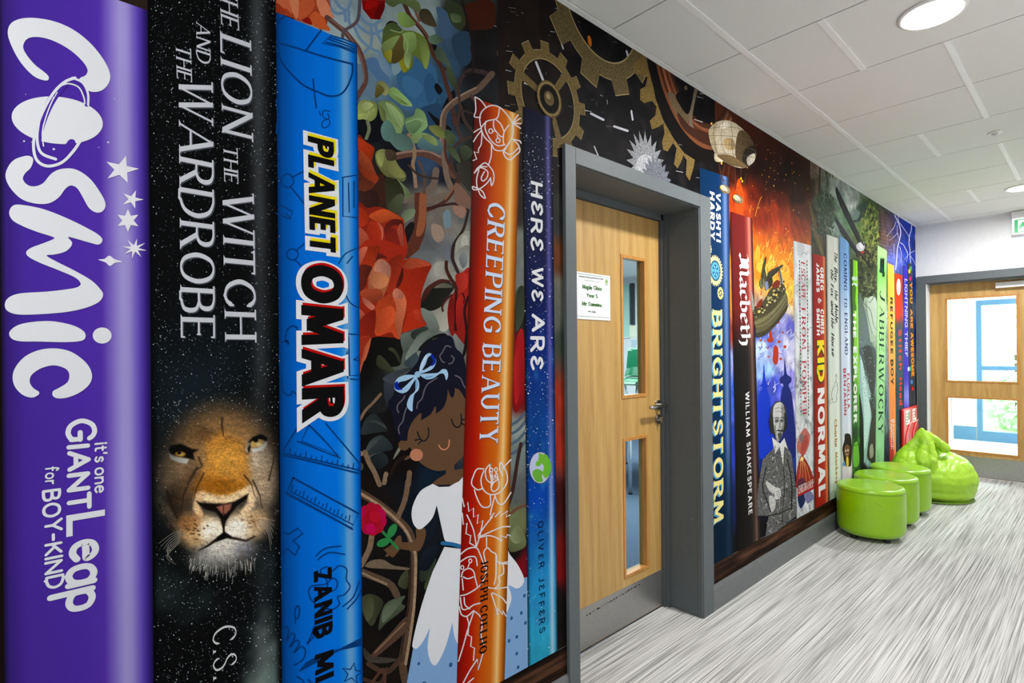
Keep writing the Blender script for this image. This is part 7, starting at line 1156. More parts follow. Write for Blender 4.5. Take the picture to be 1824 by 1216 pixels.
A.build('title_lettering', expl); A = Art(XT)
for p, c in (([(600, 470), (640, 470), (642, 500), (600, 500)], (196, 222, 196)), ([(600, 530), (640, 530), (642, 555), (602, 555)], (206, 228, 206)), ([(598, 560), (630, 560), (625, 680), (635, 760), (606, 760)], (72, 120, 40)), ([(590, 340), (606, 330), (604, 460), (594, 450)], (50, 74, 44))): A.sm(ll(p), c, .3)
A.sm(mm([(610, 880), (640, 840), (655, 900), (660, 1040), (620, 1070), (604, 1000)]), (110, 180, 60), .3); A.line(mm([(606, 880), (650, 870)]), 1, (30, 60, 30)); A.build('leaf_print', expl)
jab = spine(spine_quad((1563, 436.5), (1580, 447), (1559.5, 800), (1575, 800)), lambda S, T_, Y, Z, X, V: mix(mix((166, 218, 140), (128, 206, 96), np.exp(-((V - 490) / 26) ** 2)), (150, 206, 150), sst(560, 800, V)) * (.92 + .14 * fbm(Y * 14, Z * 8, 3))[..., None] * (1 - .22 * sst(.1, 0, S) - .2 * sst(.9, 1, S))[..., None], 'pale green spine with dark green title', 16, 40)
A = Art(XT); JS = dict(pen=.17, thin=.06, serif=.07, st=.04, gap=.2)
write(A, 'J', (1567.5, 514), (1567, 531), 1577, (22, 46, 34), pen=.14, thin=.06, gap=.1); write(A, 'ABBERWOCKY', (1567, 544), (1564.4, 773), 1575.4, (22, 50, 36), **JS); A.build('title_lettering', jab); A = Art(XT)
for k in range(4): A.sm(ll([(850 + k * 10, 308), (858 + k * 10, 310), (860 + k * 9, 400), (868 + k * 6, 440), (850 + k * 8, 410)]), (20, 40, 26))
A.sm(ll([(848, 400), (880, 400), (892, 460), (870, 470), (868, 440), (845, 430)]), (24, 52, 32)); write(A, 'LEWIS', (1562.4, 803), (1562.2, 822), 1566, (34, 66, 48), pen=.12, thin=.05, gap=.3); A.build('author_lettering', jab)
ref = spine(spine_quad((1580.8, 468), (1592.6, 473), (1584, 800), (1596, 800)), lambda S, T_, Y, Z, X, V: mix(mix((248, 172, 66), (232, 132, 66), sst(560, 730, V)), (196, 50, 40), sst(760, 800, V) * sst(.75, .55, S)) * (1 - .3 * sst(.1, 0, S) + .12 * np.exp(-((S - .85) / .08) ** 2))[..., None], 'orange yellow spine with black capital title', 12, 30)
A = Art(XT); write(A, 'REFUGEE', (1585.6, 529), (1586.4, 632), 1590.2, (30, 42, 30), pen=.24, gap=.14); write(A, 'BOY', (1586.5, 640), (1586.9, 686), 1591.4, (30, 42, 30), pen=.24, gap=.14); A.build('title_lettering', ref); A = Art(XT)
write(A, 'Benjamin', (1590, 747), (1590.4, 800), 1593, (240, 220, 214), pen=.18, gap=.16); write(A, 'Zephaniah', (1586.6, 747), (1587, 800), 1589.6, (240, 220, 214), pen=.18, gap=.16); A.build('author_lettering', ref)
stitch = spine(spine_quad((1593.6, 486), (1607.4, 490.5), (1596.4, 700), (1609.2, 700)), lambda S, T_, Y, Z, X, V: mix((222, 56, 26), (52, 72, 82), sst(556, 590, V + 20 * (fbm(Y * 20, Z * 14, 3) - .5))) * (1 - .3 * sst(.1, 0, S) - .25 * sst(.9, 1, S))[..., None], 'red to slate spine with ragged red title', 12, 60)
A = Art(XT); write(A, 'Stitch', (1600.4, 586), (1601.4, 659), 1606, (216, 58, 46), pen=.2, gap=.18, wob=.2); write(A, 'Head', (1601.6, 673), (1602.2, 722), 1607, (216, 58, 46), pen=.2, gap=.18, wob=.2); A.build('title_lettering', stitch)
A = Art(XT); A.poly(ell(1600.6, 511, 3.6, 15, 0, 18), (236, 234, 232)); A.build('oval_print', stitch)
light = spine(spine_quad((1608.6, 472.5), (1616.4, 474), (1609.6, 650), (1618.4, 650)), lambda S, T_, Y, Z, X, V: mix((58, 46, 176), (150, 150, 232), np.exp(-((V - 705) / 22) ** 2) * .8) * (1 - .35 * sst(.12, 0, S) + .2 * np.exp(-((S - .8) / .12) ** 2))[..., None], 'violet spine with white outlined capitals', 10, 50)
A = Art(XT); write(A, 'LIGHTNING', (1611.4, 496), (1612, 583), 1616.4, (206, 206, 244), pen=.16, serif=.08, gap=.14); write(A, 'THIEF', (1612, 590), (1612.4, 636), 1616.6, (206, 206, 244), pen=.16, serif=.08, gap=.14); A.build('title_lettering', light)
awe = spine(spine_quad((1616.8, 468.5), (1624.2, 469), (1618.6, 650), (1629, 650)), lambda S, T_, Y, Z, X, V: np.array((62, 62, 68)) * (1 - .35 * sst(.12, 0, S) + .9 * np.exp(-((S - .95) / .05) ** 2))[..., None], 'charcoal spine with orange bubble title', 10, 10)
A = Art(XT); YA = dict(pen=.27, round=True, gap=.08); write(A, 'YOU', (1620.4, 502), (1621, 540), 1625, (238, 150, 24), **YA); write(A, 'ARE', (1621.2, 550), (1621.8, 585), 1625.6, (238, 150, 24), **YA); write(A, 'AWESOME', (1622, 592), (1623.6, 671), 1627, (238, 150, 24), **YA); A.build('title_lettering', awe)
A = Art(XT)
for x, y, c in ((1620, 483, (230, 210, 60)), (1621.5, 496, (226, 40, 120)), (1622, 478, (90, 190, 90)), (1624, 680, (60, 130, 210)), (1626, 692, (200, 40, 40)), (1618.5, 657, (214, 220, 226)), (1622, 656, (70, 160, 110))): A.poly(ell(x, y, 2.0, 4.2, 0, 8), c)
A.build('dot_print', awe)

# ---- airship above, with its two gondolas, and the propeller
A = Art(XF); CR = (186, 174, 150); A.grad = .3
for p in ([(610, 490), (620, 560), (632, 650)], [(650, 500), (630, 590), (660, 650)], [(720, 520), (722, 640), (735, 710)], [(760, 530), (756, 660)], [(632, 600), (680, 630), (750, 665)], [(680, 510), (670, 600)], [(795, 570), (780, 640)]): A.line(ii(p), .6, (96, 72, 54), sm=False)
A.sm(ii([(540, 290), (558, 248), (600, 216), (660, 205), (720, 225), (780, 275), (830, 340), (858, 410), (855, 470), (820, 512), (770, 529), (710, 518), (650, 490), (600, 450), (560, 380)]), CR, .35)
for p, c in (([(740, 290), (790, 280), (840, 352), (858, 420), (850, 480), (800, 522), (745, 515), (720, 420)], (74, 60, 40)), ([(790, 400), (850, 380), (855, 470), (810, 515), (770, 480)], (42, 36, 30)), ([(600, 440), (680, 440), (740, 470), (800, 520), (710, 516), (640, 484)], (104, 84, 54)), ([(640, 340), (700, 330), (720, 400), (660, 400)], (158, 134, 96)), ([(800, 460), (850, 430), (850, 480), (810, 512)], (190, 182, 166)), ([(545, 300), (570, 240), (600, 218), (585, 300), (600, 430), (562, 380)], (150, 138, 112)), ([(640, 215), (690, 216), (680, 250), (620, 260)], (214, 206, 186)), ([(580, 430), (600, 452), (640, 484), (585, 482)], (180, 168, 140))): A.sm(ii(p), c, .5)
for p in ([(585, 222), (572, 300), (600, 430), (650, 490)], [(640, 208), (625, 300), (640, 400), (690, 510)], [(690, 214), (700, 300), (700, 400), (735, 522)], [(548, 262), (640, 250), (740, 260), (790, 290)], [(542, 310), (640, 310), (740, 320), (836, 350)], [(555, 370), (650, 370), (760, 380), (858, 410)], [(590, 430), (660, 430), (760, 440), (855, 460)], [(740, 240), (760, 330), (745, 420), (770, 528)], [(680, 470), (760, 410), (800, 370)]): A.line(ii(p), .75, (92, 80, 60))
for x, y in ((650, 672), (738, 738)):
    A.poly(ii(ell(x, y, 40, 26, 35, 20)), (120, 104, 80), .4); A.poly(ii(ell(x - 4, y - 6, 30, 15, 35, 18)), (206, 194, 170), .3); A.line(ii([(x - 22, y - 22), (x + 2, y + 6), (x + 4, y + 24)]), .6, (60, 50, 40)); A.line(ii([(x + 2, y - 20), (x + 20, y + 4)]), .6, (60, 50, 40)); A.poly(ii(ell(x - 24, y - 12, 6, 8, 0, 8)), (240, 190, 60))
for x, y in ((560, 228), (628, 497), (760, 600), (768, 618)): A.poly(ii(ell(x, y, 6, 9, 0, 8)), (250, 176, 40))
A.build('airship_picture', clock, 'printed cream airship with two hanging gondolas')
A = Art(XF)
for p in ([(297, 395), (312, 392), (345, 450), (400, 570), (450, 680), (530, 850), (570, 960), (550, 980), (480, 850), (380, 650), (310, 480)], [(296, 722), (306, 720), (350, 780), (410, 870), (470, 970), (550, 1090), (530, 1110), (440, 990), (360, 880), (305, 770)]): A.sm(nn(p), (38, 42, 44)); A.line(nn([p[1], p[3], p[5]]), .6, (96, 100, 98))
A.line(nn([(545, 1085), (600, 1150), (660, 1230), (690, 1260)]), 3.6, (46, 46, 42), 1.5); A.line(nn([(620, 1060), (660, 1110), (690, 1150)]), 3.4, (58, 54, 48)); A.sm(nn([(520, 1010), (560, 980), (600, 985), (610, 1040), (580, 1080), (530, 1060)]), (196, 196, 200), .5); A.sm(nn([(550, 1000), (590, 990), (595, 1030), (565, 1050)]), (226, 226, 230)); A.line(nn([(560, 950), (600, 1010)]), 3, (52, 52, 56)); A.sm(nn([(525, 1110), (570, 1080), (605, 1070), (605, 1095), (560, 1130), (530, 1140)]), (62, 50, 48)); A.sm(nn([(570, 1090), (600, 1072), (604, 1092), (580, 1106)]), (188, 52, 34))
A.build('propeller_picture', jungle, 'printed aeroplane nose with dark propeller blades')

# ---- the printed wooden shelf under all the books
def wood(S, T_, Y, Z, X, V):
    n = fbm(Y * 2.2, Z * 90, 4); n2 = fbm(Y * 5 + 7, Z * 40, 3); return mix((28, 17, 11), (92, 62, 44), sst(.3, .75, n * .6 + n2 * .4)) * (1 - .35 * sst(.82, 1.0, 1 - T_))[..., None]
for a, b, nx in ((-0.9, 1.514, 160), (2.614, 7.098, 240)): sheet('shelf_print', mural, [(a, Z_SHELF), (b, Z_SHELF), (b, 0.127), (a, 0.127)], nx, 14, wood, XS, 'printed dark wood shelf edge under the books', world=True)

# ---------------------------------------------------------------- things in the corridor
def curve_mesh_smooth(o): 
    for p in o.data.polygons: p.use_smooth = True
M_GREEN = mottled('green vinyl', (138, 190, 0), (145, 197, 2), 14, 0.26, bmp=0.03, spec=0.5, dist=0.003)
bsdf(M_GREEN).inputs['Coat Weight'].default_value = 0.35; bsdf(M_GREEN).inputs['Coat Roughness'].default_value = 0.35
M_SEAM = mat('green seam', (92, 140, 8), 0.5)
def make_pouf():
    t = empty('pouf', (0, 0, 0)); R, H = 0.207, 0.372; prof = [(0.10, 0.030), (R - 0.05, 0.030)]
    for k in range(1, 9): a = k / 8 * math.pi / 2; prof.append((R - 0.05 + 0.05 * math.sin(a), 0.08 - 0.05 * math.cos(a)))
    prof += [(R + 0.002, 0.16), (R + 0.002, 0.26), (R, H - 0.036), (R, H - 0.034)]
    bm = bmesh.new(); add_lathe(bm, prof, (0, 0, 0), 56); from_bm('seat_body', bm, M_GREEN, t, True)
    bm = bmesh.new(); cp = [(R - 0.0005, H - 0.034), (R - 0.0005, H - 0.030)]
    for k in range(1, 7): a = k / 6 * math.pi / 2; cp.append((R - 0.026 + 0.0255 * math.cos(a), H - 0.03 + 0.026 * math.sin(a)))
    cp += [(R - 0.07, H - 0.001), (0.06, H + 0.003), (0.01, H + 0.004)]
    add_lathe(bm, cp, (0, 0, 0), 56); from_bm('seat_top', bm, M_GREEN, t, True)
    bm = bmesh.new(); add_tube(bm, [(R * math.cos(k * math.pi / 28), R * math.sin(k * math.pi / 28), H - 0.0345) for k in range(57)], 0.0014, 6); from_bm('seam', bm, M_SEAM, t, True)
    for k in range(4):
        a = math.pi / 4 + k * math.pi / 2; bm = bmesh.new(); add_lathe(bm, [(0.022, 0.0), (0.024, 0.006), (0.02, 0.031)], (0.135 * math.cos(a), 0.135 * math.sin(a), 0), 16); from_bm('foot', bm, M_BLACK, t)
    return t
def dup(root, loc, rotz, label):
    r = root.copy(); COL.objects.link(r); r.location = loc; r.rotation_euler = (0, 0, rotz); r['label'] = label
    for ch in list(root.children): c_ = ch.copy(); COL.objects.link(c_); c_.parent = r
    return r
pf = make_pouf(); tag(pf, None, 'pouf', 'green poufs lined up along the mural')
spots = [((0.228, 4.49, 0), 0.2, 'green vinyl pouf at the head of the row with scuffed front'), ((0.216, 4.935, 0), 1.0, 'green vinyl pouf between two other poufs'), ((0.214, 5.36, 0), 0.5, 'green vinyl pouf touching the bean bag')]
dup(pf, spots[1][0], spots[1][1], spots[1][2]); dup(pf, spots[2][0], spots[2][1], spots[2][2])
pf.location = spots[0][0]; pf.rotation_euler = (0, 0, spots[0][1]); pf['label'] = spots[0][2]
bm = bmesh.new(); q0 = Vector(spots[0][0])
for (a0, a1, z0, z1) in ((-1.52, -1.44, .215, .224), (-1.55, -1.50, .206, .212), (-1.47, -1.45, .228, .232), (-1.2, -.98, .29, .262)):
    add_tube(bm, [(q0.x + 0.2085 * math.cos(a0 + (a1 - a0) * k / 5), q0.y + 0.2085 * math.sin(a0 + (a1 - a0) * k / 5), z0 + (z1 - z0) * k / 5) for k in range(6)], 0.0009, 5)
sc_ = from_bm('scuff_mark', bm, M_SEAM, None); sc_.parent = pf; sc_.matrix_parent_inverse = parent_world(pf).inverted()

# bean bag: a soft sack whose top is pulled up into a folded peak
from mathutils import noise as mnoise
M_BAG = mottled('lime bean bag fabric', (160, 206, 40), (168, 212, 50), 10, 0.40, bmp=0.05, dist=0.004)
def blob(bm, c, r, seg=20):
    g = bmesh.ops.create_uvsphere(bm, u_segments=seg, v_segments=seg // 2 + 2, radius=1.0)['verts']
    for v in g: v.co = Vector((c[0] + v.co.x * r[0], c[1] + v.co.y * r[1], c[2] + v.co.z * r[2]))
def horn(bm, pts, rad):
    for (a, b), (ra, rb) in zip(zip(pts, pts[1:]), zip(rad, rad[1:])):
        for k in range(7):
            t = k / 6; p = Vector(a).lerp(Vector(b), t); r = ra + (rb - ra) * t; blob(bm, p, (r, r, r), 10)
bm = bmesh.new()
blob(bm, (0.335, 6.12, 0.175), (0.285, 0.34, 0.215)); blob(bm, (0.40, 6.13, 0.16), (0.215, 0.30, 0.245)); blob(bm, (0.33, 6.12, 0.07), (0.27, 0.325, 0.09)); blob(bm, (0.165, 5.98, 0.22), (0.145, 0.26, 0.225)); blob(bm, (0.25, 6.02, 0.28), (0.16, 0.15, 0.15))
horn(bm, [(0.255, 5.95, 0.612), (0.20, 5.92, 0.48), (0.15, 5.90, 0.36)], [0.016, 0.042, 0.065])
horn(bm, [(0.255, 5.95, 0.612), (0.275, 5.92, 0.48), (0.28, 5.86, 0.33)], [0.016, 0.045, 0.07])
horn(bm, [(0.258, 5.95, 0.610), (0.315, 5.92, 0.50), (0.345, 5.86, 0.36), (0.34, 5.83, 0.27)], [0.016, 0.034, 0.045, 0.03])
horn(bm, [(0.262, 5.96, 0.605), (0.335, 5.98, 0.535), (0.41, 5.99, 0.455)], [0.014, 0.036, 0.040]); horn(bm, [(0.25, 6.0, 0.58), (0.28, 6.06, 0.44), (0.3, 6.1, 0.36)], [0.02, 0.08, 0.1])
me = bpy.data.meshes.new('bag'); bm.to_mesh(me); bm.free(); tmp = bpy.data.objects.new('bag', me); COL.objects.link(tmp)
rm = tmp.modifiers.new('r', 'REMESH'); rm.mode = 'VOXEL'; rm.voxel_size = 0.0075; sm_ = tmp.modifiers.new('s', 'SMOOTH'); sm_.iterations = 5; sm_.factor = 0.5
bag_me = bpy.data.meshes.new_from_object(tmp.evaluated_get(bpy.context.evaluated_depsgraph_get())); bpy.data.objects.remove(tmp)
bag_me.name = 'bean_bag'; nrm_ = [v.normal.copy() for v in bag_me.vertices]
for v, nr in zip(bag_me.vertices, nrm_):
    p = v.co; up = max(0.0, min(1.0, (p.z - 0.08) / 0.2))
    n1 = mnoise.noise(Vector((p.x * 6 + p.z * 6, p.y * 4.5, p.z * 3.5 - p.x * 3))); n2 = mnoise.noise(Vector((p.x * 13 + 4, p.y * 12, p.z * 7 - p.x * 9))); n3 = mnoise.noise(p * 34)
    wr = 0.015 * (abs(n1) ** 0.6 - 0.35) + 0.012 * (abs(n2) ** 0.55 - 0.35) * (0.4 + 0.6 * up) + 0.0012 * n3
    v.co = p + nr * wr * (0.3 + 0.7 * up); v.co.z = max(v.co.z, 0.0); v.co.x = max(v.co.x, 0.016)
bag_me.materials.clear(); bag_me.materials.append(M_BAG)
bag = empty('bean_bag', (0.32, 6.1, 0), 'lime green bean bag with a folded peak beside the far door', 'bean bag')
link('bag_body', bag_me, bag, True)
bm = bmesh.new(); sp_ = [(0.425, 5.80, 0.31), (0.50, 5.87, 0.30), (0.57, 5.98, 0.27), (0.612, 6.1, 0.22)]
horn_pts = [(0.332, 5.835, 0.25), (0.40, 5.812, 0.06)]
add_tube(bm, [(0.33 + 0.255 * math.cos(a), 6.12 + 0.305 * math.sin(a), 0.012) for a in [k * math.pi / 24 for k in range(49)]], 0.005, 6); from_bm('seam', bm, mat('bag seam', (120, 164, 30), 0.6), bag, True)

# red backboard for extinguishers, standing on the floor against the wall
M_RED = mottled('red plastic', (196, 16, 20), (208, 20, 24), 10, 0.3); M_PINK = mat('pale red edge', (226, 130, 130), 0.4)  # bay rims coloured paler and pinker than the red body
ya, yb, zt = 6.375, 6.965, 0.745
st = empty('fire_point_stand', (0.02, 6.67, 0), 'red double fire point stand against the end of the mural', 'stand')
bm = bmesh.new(); add_box(bm, (0.006, ya, 0), (0.034, yb, zt), 0.012); from_bm('stand_body', bm, M_RED, st, True)
for k in range(2):
    y0 = ya + 0.045 + k * 0.275; y1 = y0 + 0.235
    bm = bmesh.new(); add_prism(bm, [(y0, 0.02), (y1, 0.02), (y1, 0.60), (y1 - 0.06, 0.585), (y1 - 0.13, 0.545), (y0 + 0.02, 0.47), (y0, 0.42)], 0, 0.033, 0.042); from_bm('bay_panel', bm, M_RED, st)
    bm = bmesh.new(); add_tube(bm, [(0.042, y0, 0.05), (0.043, y0, 0.42), (0.043, y0 + 0.02, 0.47), (0.043, y1 - 0.13, 0.545), (0.043, y1 - 0.06, 0.585), (0.043, y1, 0.60)], 0.004, 6); from_bm('bay_rim', bm, M_PINK, st)
    s0 = y0 + 0.03; bm = bmesh.new(); add_box(bm, (0.034, s0, 0.585), (0.0375, s0 + 0.15, 0.72)); sg = from_bm('sign_plate', bm, mat('cream sign', (236, 234, 222), 0.5), st)
    bm = bmesh.new(); add_box(bm, (0.0375, s0 + 0.085, 0.63), (0.0382, s0 + 0.14, 0.712)); from_bm('sign_panel', bm, mat('sign green', (120, 140, 90), 0.5) if k == 0 else mat('sign red', (190, 60, 46), 0.5), sg)
    bm = bmesh.new()
    for j in range(4): add_box(bm, (0.0375, s0 + 0.015, 0.6 + j * 0.028), (0.0382, s0 + 0.07, 0.61 + j * 0.028))
    from_bm('sign_lettering', bm, mat('sign print', (70, 70, 64), 0.5), sg)
fe = empty('fire_extinguisher', (0.105, 6.92, 0), 'fire extinguisher behind the bean bag, only its black head and tag showing', 'extinguisher')
bm = bmesh.new(); add_lathe(bm, [(0.036, 0), (0.038, 0.01), (0.038, 0.33), (0.03, 0.37), (0.014, 0.392), (0.012, 0.41)], (0.105, 6.92, 0), 24); from_bm('cylinder_body', bm, M_RED, fe, True)
bm = bmesh.new(); add_box(bm, (0.092, 6.9, 0.405), (0.122, 6.94, 0.452), 0.006); add_box(bm, (0.082, 6.908, 0.452), (0.128, 6.93, 0.47), 0.004); add_box(bm, (0.085, 6.908, 0.486), (0.118, 6.93, 0.512), 0.005); add_tube(bm, [(0.09, 6.92, 0.45), (0.088, 6.92, 0.5)], 0.008, 8); from_bm('valve_head', bm, mat('dark brown plastic', (52, 28, 24), 0.5), fe)
bm = bmesh.new(); add_box(bm, (0.125, 6.90, 0.462), (0.168, 6.906, 0.476), 0.001); add_tube(bm, [(0.122, 6.91, 0.478), (0.14, 6.9, 0.49), (0.15, 6.9, 0.474)], 0.002, 6); from_bm('safety_tag', bm, mat('yellow tag', (232, 178, 40), 0.5), fe)

# class sign on the first door
XN = XL + 0.004; nt = empty('class_notice', (XN, 2.0, 1.4), 'white laminated class notice with green lettering on the classroom door', 'notice')
qn = on([(1085.6, 491.4), (1088, 571)], 0, XN); yr_ = (qn[0, 1] + qn[1, 1]) / 2; yl_ = P1(1014, 520, 0, XN)[1]
box('notice_sheet', (XL + 0.0005, yl_, qn[1, 2]), (XN, yr_, qn[0, 2]), mat('laminated paper', (236, 238, 240), 0.25), nt)
NC = lambda p: T(1010, 470, 10.13, p)
def write_h(A, text, a, b, cap, color, **st_):
    ps, tot = letters(text, st_); e = on(NC([a, b]), 0, A.x)[:, 1:]; e1 = (e[1] - e[0]) / tot; h = on(NC([(a[0], a[1] - cap)]), 0, A.x)[0, 2] - e[0, 1]
    for p, l in zip(ps, letters.levels): A._add([(A.x + l * DX, *(e[0] + e1 * q[0] + np.array([0, h]) * q[1])) for q in p], [tuple(range(len(p)))], color, 0)
    A.x += 15 * DX
A = Art(XN + .0004); GN = (62, 128, 40)
ro = dict(pen=.15, round=True, gap=.14, space=.4)
for off, col in (((4, 4), (28, 56, 26)), ((0, 0), GN)):
    for t, a, b, c in (('Maple', (280, 442), (448, 466), 78), ('Class', (478, 462), (622, 484), 74), ('Year', (352, 590), (492, 612), 66), ('5', (518, 612), (548, 616), 66), ('Mr', (272, 742), (358, 752), 70), ('Cummins', (388, 750), (624, 776), 66)): write_h(A, t, (a[0] + off[0], a[1] + off[1]), (b[0] + off[0], b[1] + off[1]), c, col, **ro)
write_h(A, 'Rawdene', (224, 232), (330, 246), 28, (40, 44, 50), **ro); write_h(A, 'Primary and Nursery School', (342, 248), (655, 286), 28, (40, 44, 50), **ro); write_h(A, 'Growing Together to Succeed', (312, 298), (595, 334), 18, (150, 154, 160), **ro); write_h(A, 'Mrs Sadia', (385, 866), (518, 880), 28, (40, 44, 44), **ro)
for p in (NC([(140, 160), (445, 205), (760, 250)]), NC([(140, 935), (450, 950), (760, 972)])): A.line(p, .5, (120, 150, 100), sm=False, cap=False)
A.build('notice_lettering', nt)
A = Art(XN + .0004)
for cx, cy in ((140, 240), (712, 320)):
    A.poly(NC(ell(cx, cy, 26, 48, 0, 24)), (150, 190, 110)); A.poly(NC(ell(cx, cy, 17, 34, 0, 20)), (206, 224, 160)); A.sm(NC([(cx - 8, cy + 10), (cx, cy - 28), (cx + 12, cy - 6), (cx + 4, cy + 18)]), (110, 160, 70)); A.line(NC([(cx - 22, cy + 58), (cx + 24, cy + 62)]), .8, (90, 96, 90), sm=False)
A.build('school_crest', nt)

# ceiling fittings
M_GLOW = mat('lamp diffuser', (255, 255, 255), 0.5, emit=(255, 252, 246), power=9.0)
def downlight(y, label):
    t = empty('ceiling_downlight', (0.92, y, HC), label, 'ceiling light', 'round downlights along the corridor ceiling')
    bm = bmesh.new(); add_lathe(bm, [(0.100, 0.003), (0.112, -0.001), (0.112, -0.006), (0.100, -0.010), (0.094, -0.006)], (0.92, y, HC), 40); from_bm('trim_ring', bm, M_PLASTIC, t, True)
    bm = bmesh.new(); add_lathe(bm, [(0.097, -0.006), (0.094, -0.012), (0.07, -0.0155), (0.02, -0.017)], (0.92, y, HC), 40); from_bm('diffuser', bm, M_GLOW, t, True)
downlight(2.64, 'round glowing downlight above the first door, at the top edge'); downlight(6.04, 'round glowing downlight near the exit sign')
sd = empty('ceiling_sensor', (0.922, 4.385, HC), 'small white round sensor on the ceiling between the two downlights', 'sensor')
bm = bmesh.new(); add_lathe(bm, [(0.03, 0.002), (0.036, -0.002), (0.034, -0.006), (0.02, -0.008)], (0.922, 4.385, HC), 28); from_bm('sensor_base', bm, M_PLASTIC, sd, True)
bm = bmesh.new(); add_lathe(bm, [(0.018, -0.007), (0.015, -0.014), (0.006, -0.019)], (0.922, 4.385, HC), 20); from_bm('sensor_lens', bm, mat('sensor lens', (206, 208, 206), 0.2), sd, True)

ex = empty('exit_sign', (0.93, 7.06, 2.5), 'white boxed exit sign with green running figure above the far door', 'sign')
M_SIGNG = mat('exit green', (20, 160, 96), 0.4, emit=(20, 160, 96), power=0.25); M_SIGNW = mat('exit white', (240, 244, 242), 0.4, emit=(240, 246, 242), power=0.25)
x0, x1, ys = 0.764, 1.104, 7.02
box('sign_housing', (x0, ys - 0.004, 2.562), (x1, YE, 2.630), mat('grey white plastic', (214, 214, 216), 0.4), ex, 0.004)
pn = box('sign_panel', (x0 + 0.004, ys, 2.409), (x1 - 0.004, ys + 0.012, 2.562), M_SIGNW, ex, 0.002)
bm = bmesh.new()
def gflat(pts): add_prism(bm, pts, 1, ys - 0.0012, ys - 0.0002)
gflat([(x0 + .022, 2.424), (x0 + .046, 2.424), (x0 + .046, 2.547), (x0 + .022, 2.547)]); gflat([(x0 + .046, 2.540), (x0 + .15, 2.540), (x0 + .15, 2.547), (x0 + .046, 2.547)]); gflat([(x0 + .046, 2.424), (x0 + .15, 2.424), (x0 + .15, 2.431), (x0 + .046, 2.431)]); gflat([(x0 + .15, 2.424), (x1 - .022, 2.424), (x1 - .022, 2.547), (x0 + .15, 2.547)])
gflat([(x0 + .052, 2.476), (x0 + .058, 2.471), (x0 + .072, 2.492), (x0 + .082, 2.505), (x0 + .075, 2.512), (x0 + .066, 2.503)]); gflat([(x0 + .07, 2.518), (x0 + .09, 2.520), (x0 + .112, 2.505), (x0 + .12, 2.488), (x0 + .114, 2.484), (x0 + .105, 2.498), (x0 + .098, 2.482), (x0 + .106, 2.466), (x0 + .094, 2.442), (x0 + .086, 2.446), (x0 + .094, 2.466), (x0 + .08, 2.478), (x0 + .068, 2.462), (x0 + .05, 2.458), (x0 + .048, 2.466), (x0 + .062, 2.47), (x0 + .08, 2.505)]); gflat(ell(x0 + .112, 2.522, .009, .009, 0, 14))
from_bm('running_figure', bm, M_SIGNG, pn)
bm = bmesh.new(); ax = x0 + .20; gflat([(ax, 2.478), (ax + .045, 2.478), (ax + .045, 2.462), (ax + .075, 2.4855), (ax + .045, 2.509), (ax + .045, 2.493), (ax, 2.493)]); from_bm('arrow', bm, mat('arrow white', (250, 252, 250), 0.4, emit=(250, 252, 250), power=0.3), pn)

# classroom glimpsed through the door: chair on a table, board, notices
M_CHAIR = mat('green chair plastic', (6, 92, 62), 0.3); M_CHROME = mat('pale chrome', (214, 222, 230), 0.25, 0.6)
tb_ = empty('classroom_table', (-2.05, 4.8, 0), 'classroom table with a pale metal leg behind the first door', 'table')
bm = bmesh.new(); add_box(bm, (-2.55, 4.17, 0.665), (-1.58, 5.4, 0.69), 0.006); from_bm('table_top', bm, mat('pale laminate', (206, 210, 212), 0.4), tb_)
for x, y in ((-1.64, 4.23), (-2.49, 4.23), (-1.64, 5.34), (-2.49, 5.34)):
    bm = bmesh.new(); add_tube(bm, [(x, y, 0.012), (x, y, 0.665)], 0.017, 12); lg = from_bm('leg', bm, M_CHROME, tb_, True); bm = bmesh.new(); add_tube(bm, [(x, y, 0), (x, y, 0.014)], 0.021, 12); from_bm('foot_cap', bm, M_BLACK, lg)
ch = empty('classroom_chair', (-1.9, 4.6, 0.69), 'green plastic chair standing on the table seen through the door glass', 'chair')
cx, cy, cz = -1.9, 4.62, 0.69
def shell(name, prof, w, th, mtl, parent):
    bm = bmesh.new(); rows = []
    for (u_, z_) in prof:
        rows.append([(bm.verts.new((cx + w * t, cy + u_ + 0.03 * t * t * 4 * (z_ > cz + .36), z_)), bm.verts.new((cx + w * t, cy + u_ + th, z_ - th))) for t in (-.5, -.25, 0, .25, .5)])
    for a, b in zip(rows, rows[1:]):
        for i in range(4):
            bm.faces.new((a[i][0], a[i + 1][0], b[i + 1][0], b[i][0])); bm.faces.new((b[i][1], b[i + 1][1], a[i + 1][1], a[i][1]))
        bm.faces.new((a[0][0], b[0][0], b[0][1], a[0][1])); bm.faces.new((a[4][1], b[4][1], b[4][0], a[4][0]))
    bm.faces.new([v[0] for v in rows[0]][::-1] + [v[1] for v in rows[0]]); bm.faces.new([v[0] for v in rows[-1]] + [v[1] for v in rows[-1]][::-1])
    bmesh.ops.recalc_face_normals(bm, faces=bm.faces[:]); return from_bm(name, bm, mtl, parent, False)
shell('seat', [(-.2, cz + .325), (-.18, cz + .345), (-.05, cz + .33), (.1, cz + .335), (.16, cz + .37)], .38, .014, M_CHAIR, ch)
shell('backrest', [(.15, cz + .39), (.185, cz + .48), (.2, cz + .58), (.215, cz + .665), (.225, cz + .68)], .39, .014, M_CHAIR, ch)
for sx in (-1, 1):
    bm = bmesh.new(); add_tube(bm, [(cx + sx * .19, cy - .22, cz + .01), (cx + sx * .16, cy - .12, cz + .31)], .012, 10); from_bm('leg', bm, M_CHROME, ch, True)
    bm = bmesh.new(); add_tube(bm, [(cx + sx * .19, cy + .24, cz + .01), (cx + sx * .16, cy + .12, cz + .31)], .012, 10); from_bm('leg', bm, M_CHROME, ch, True)
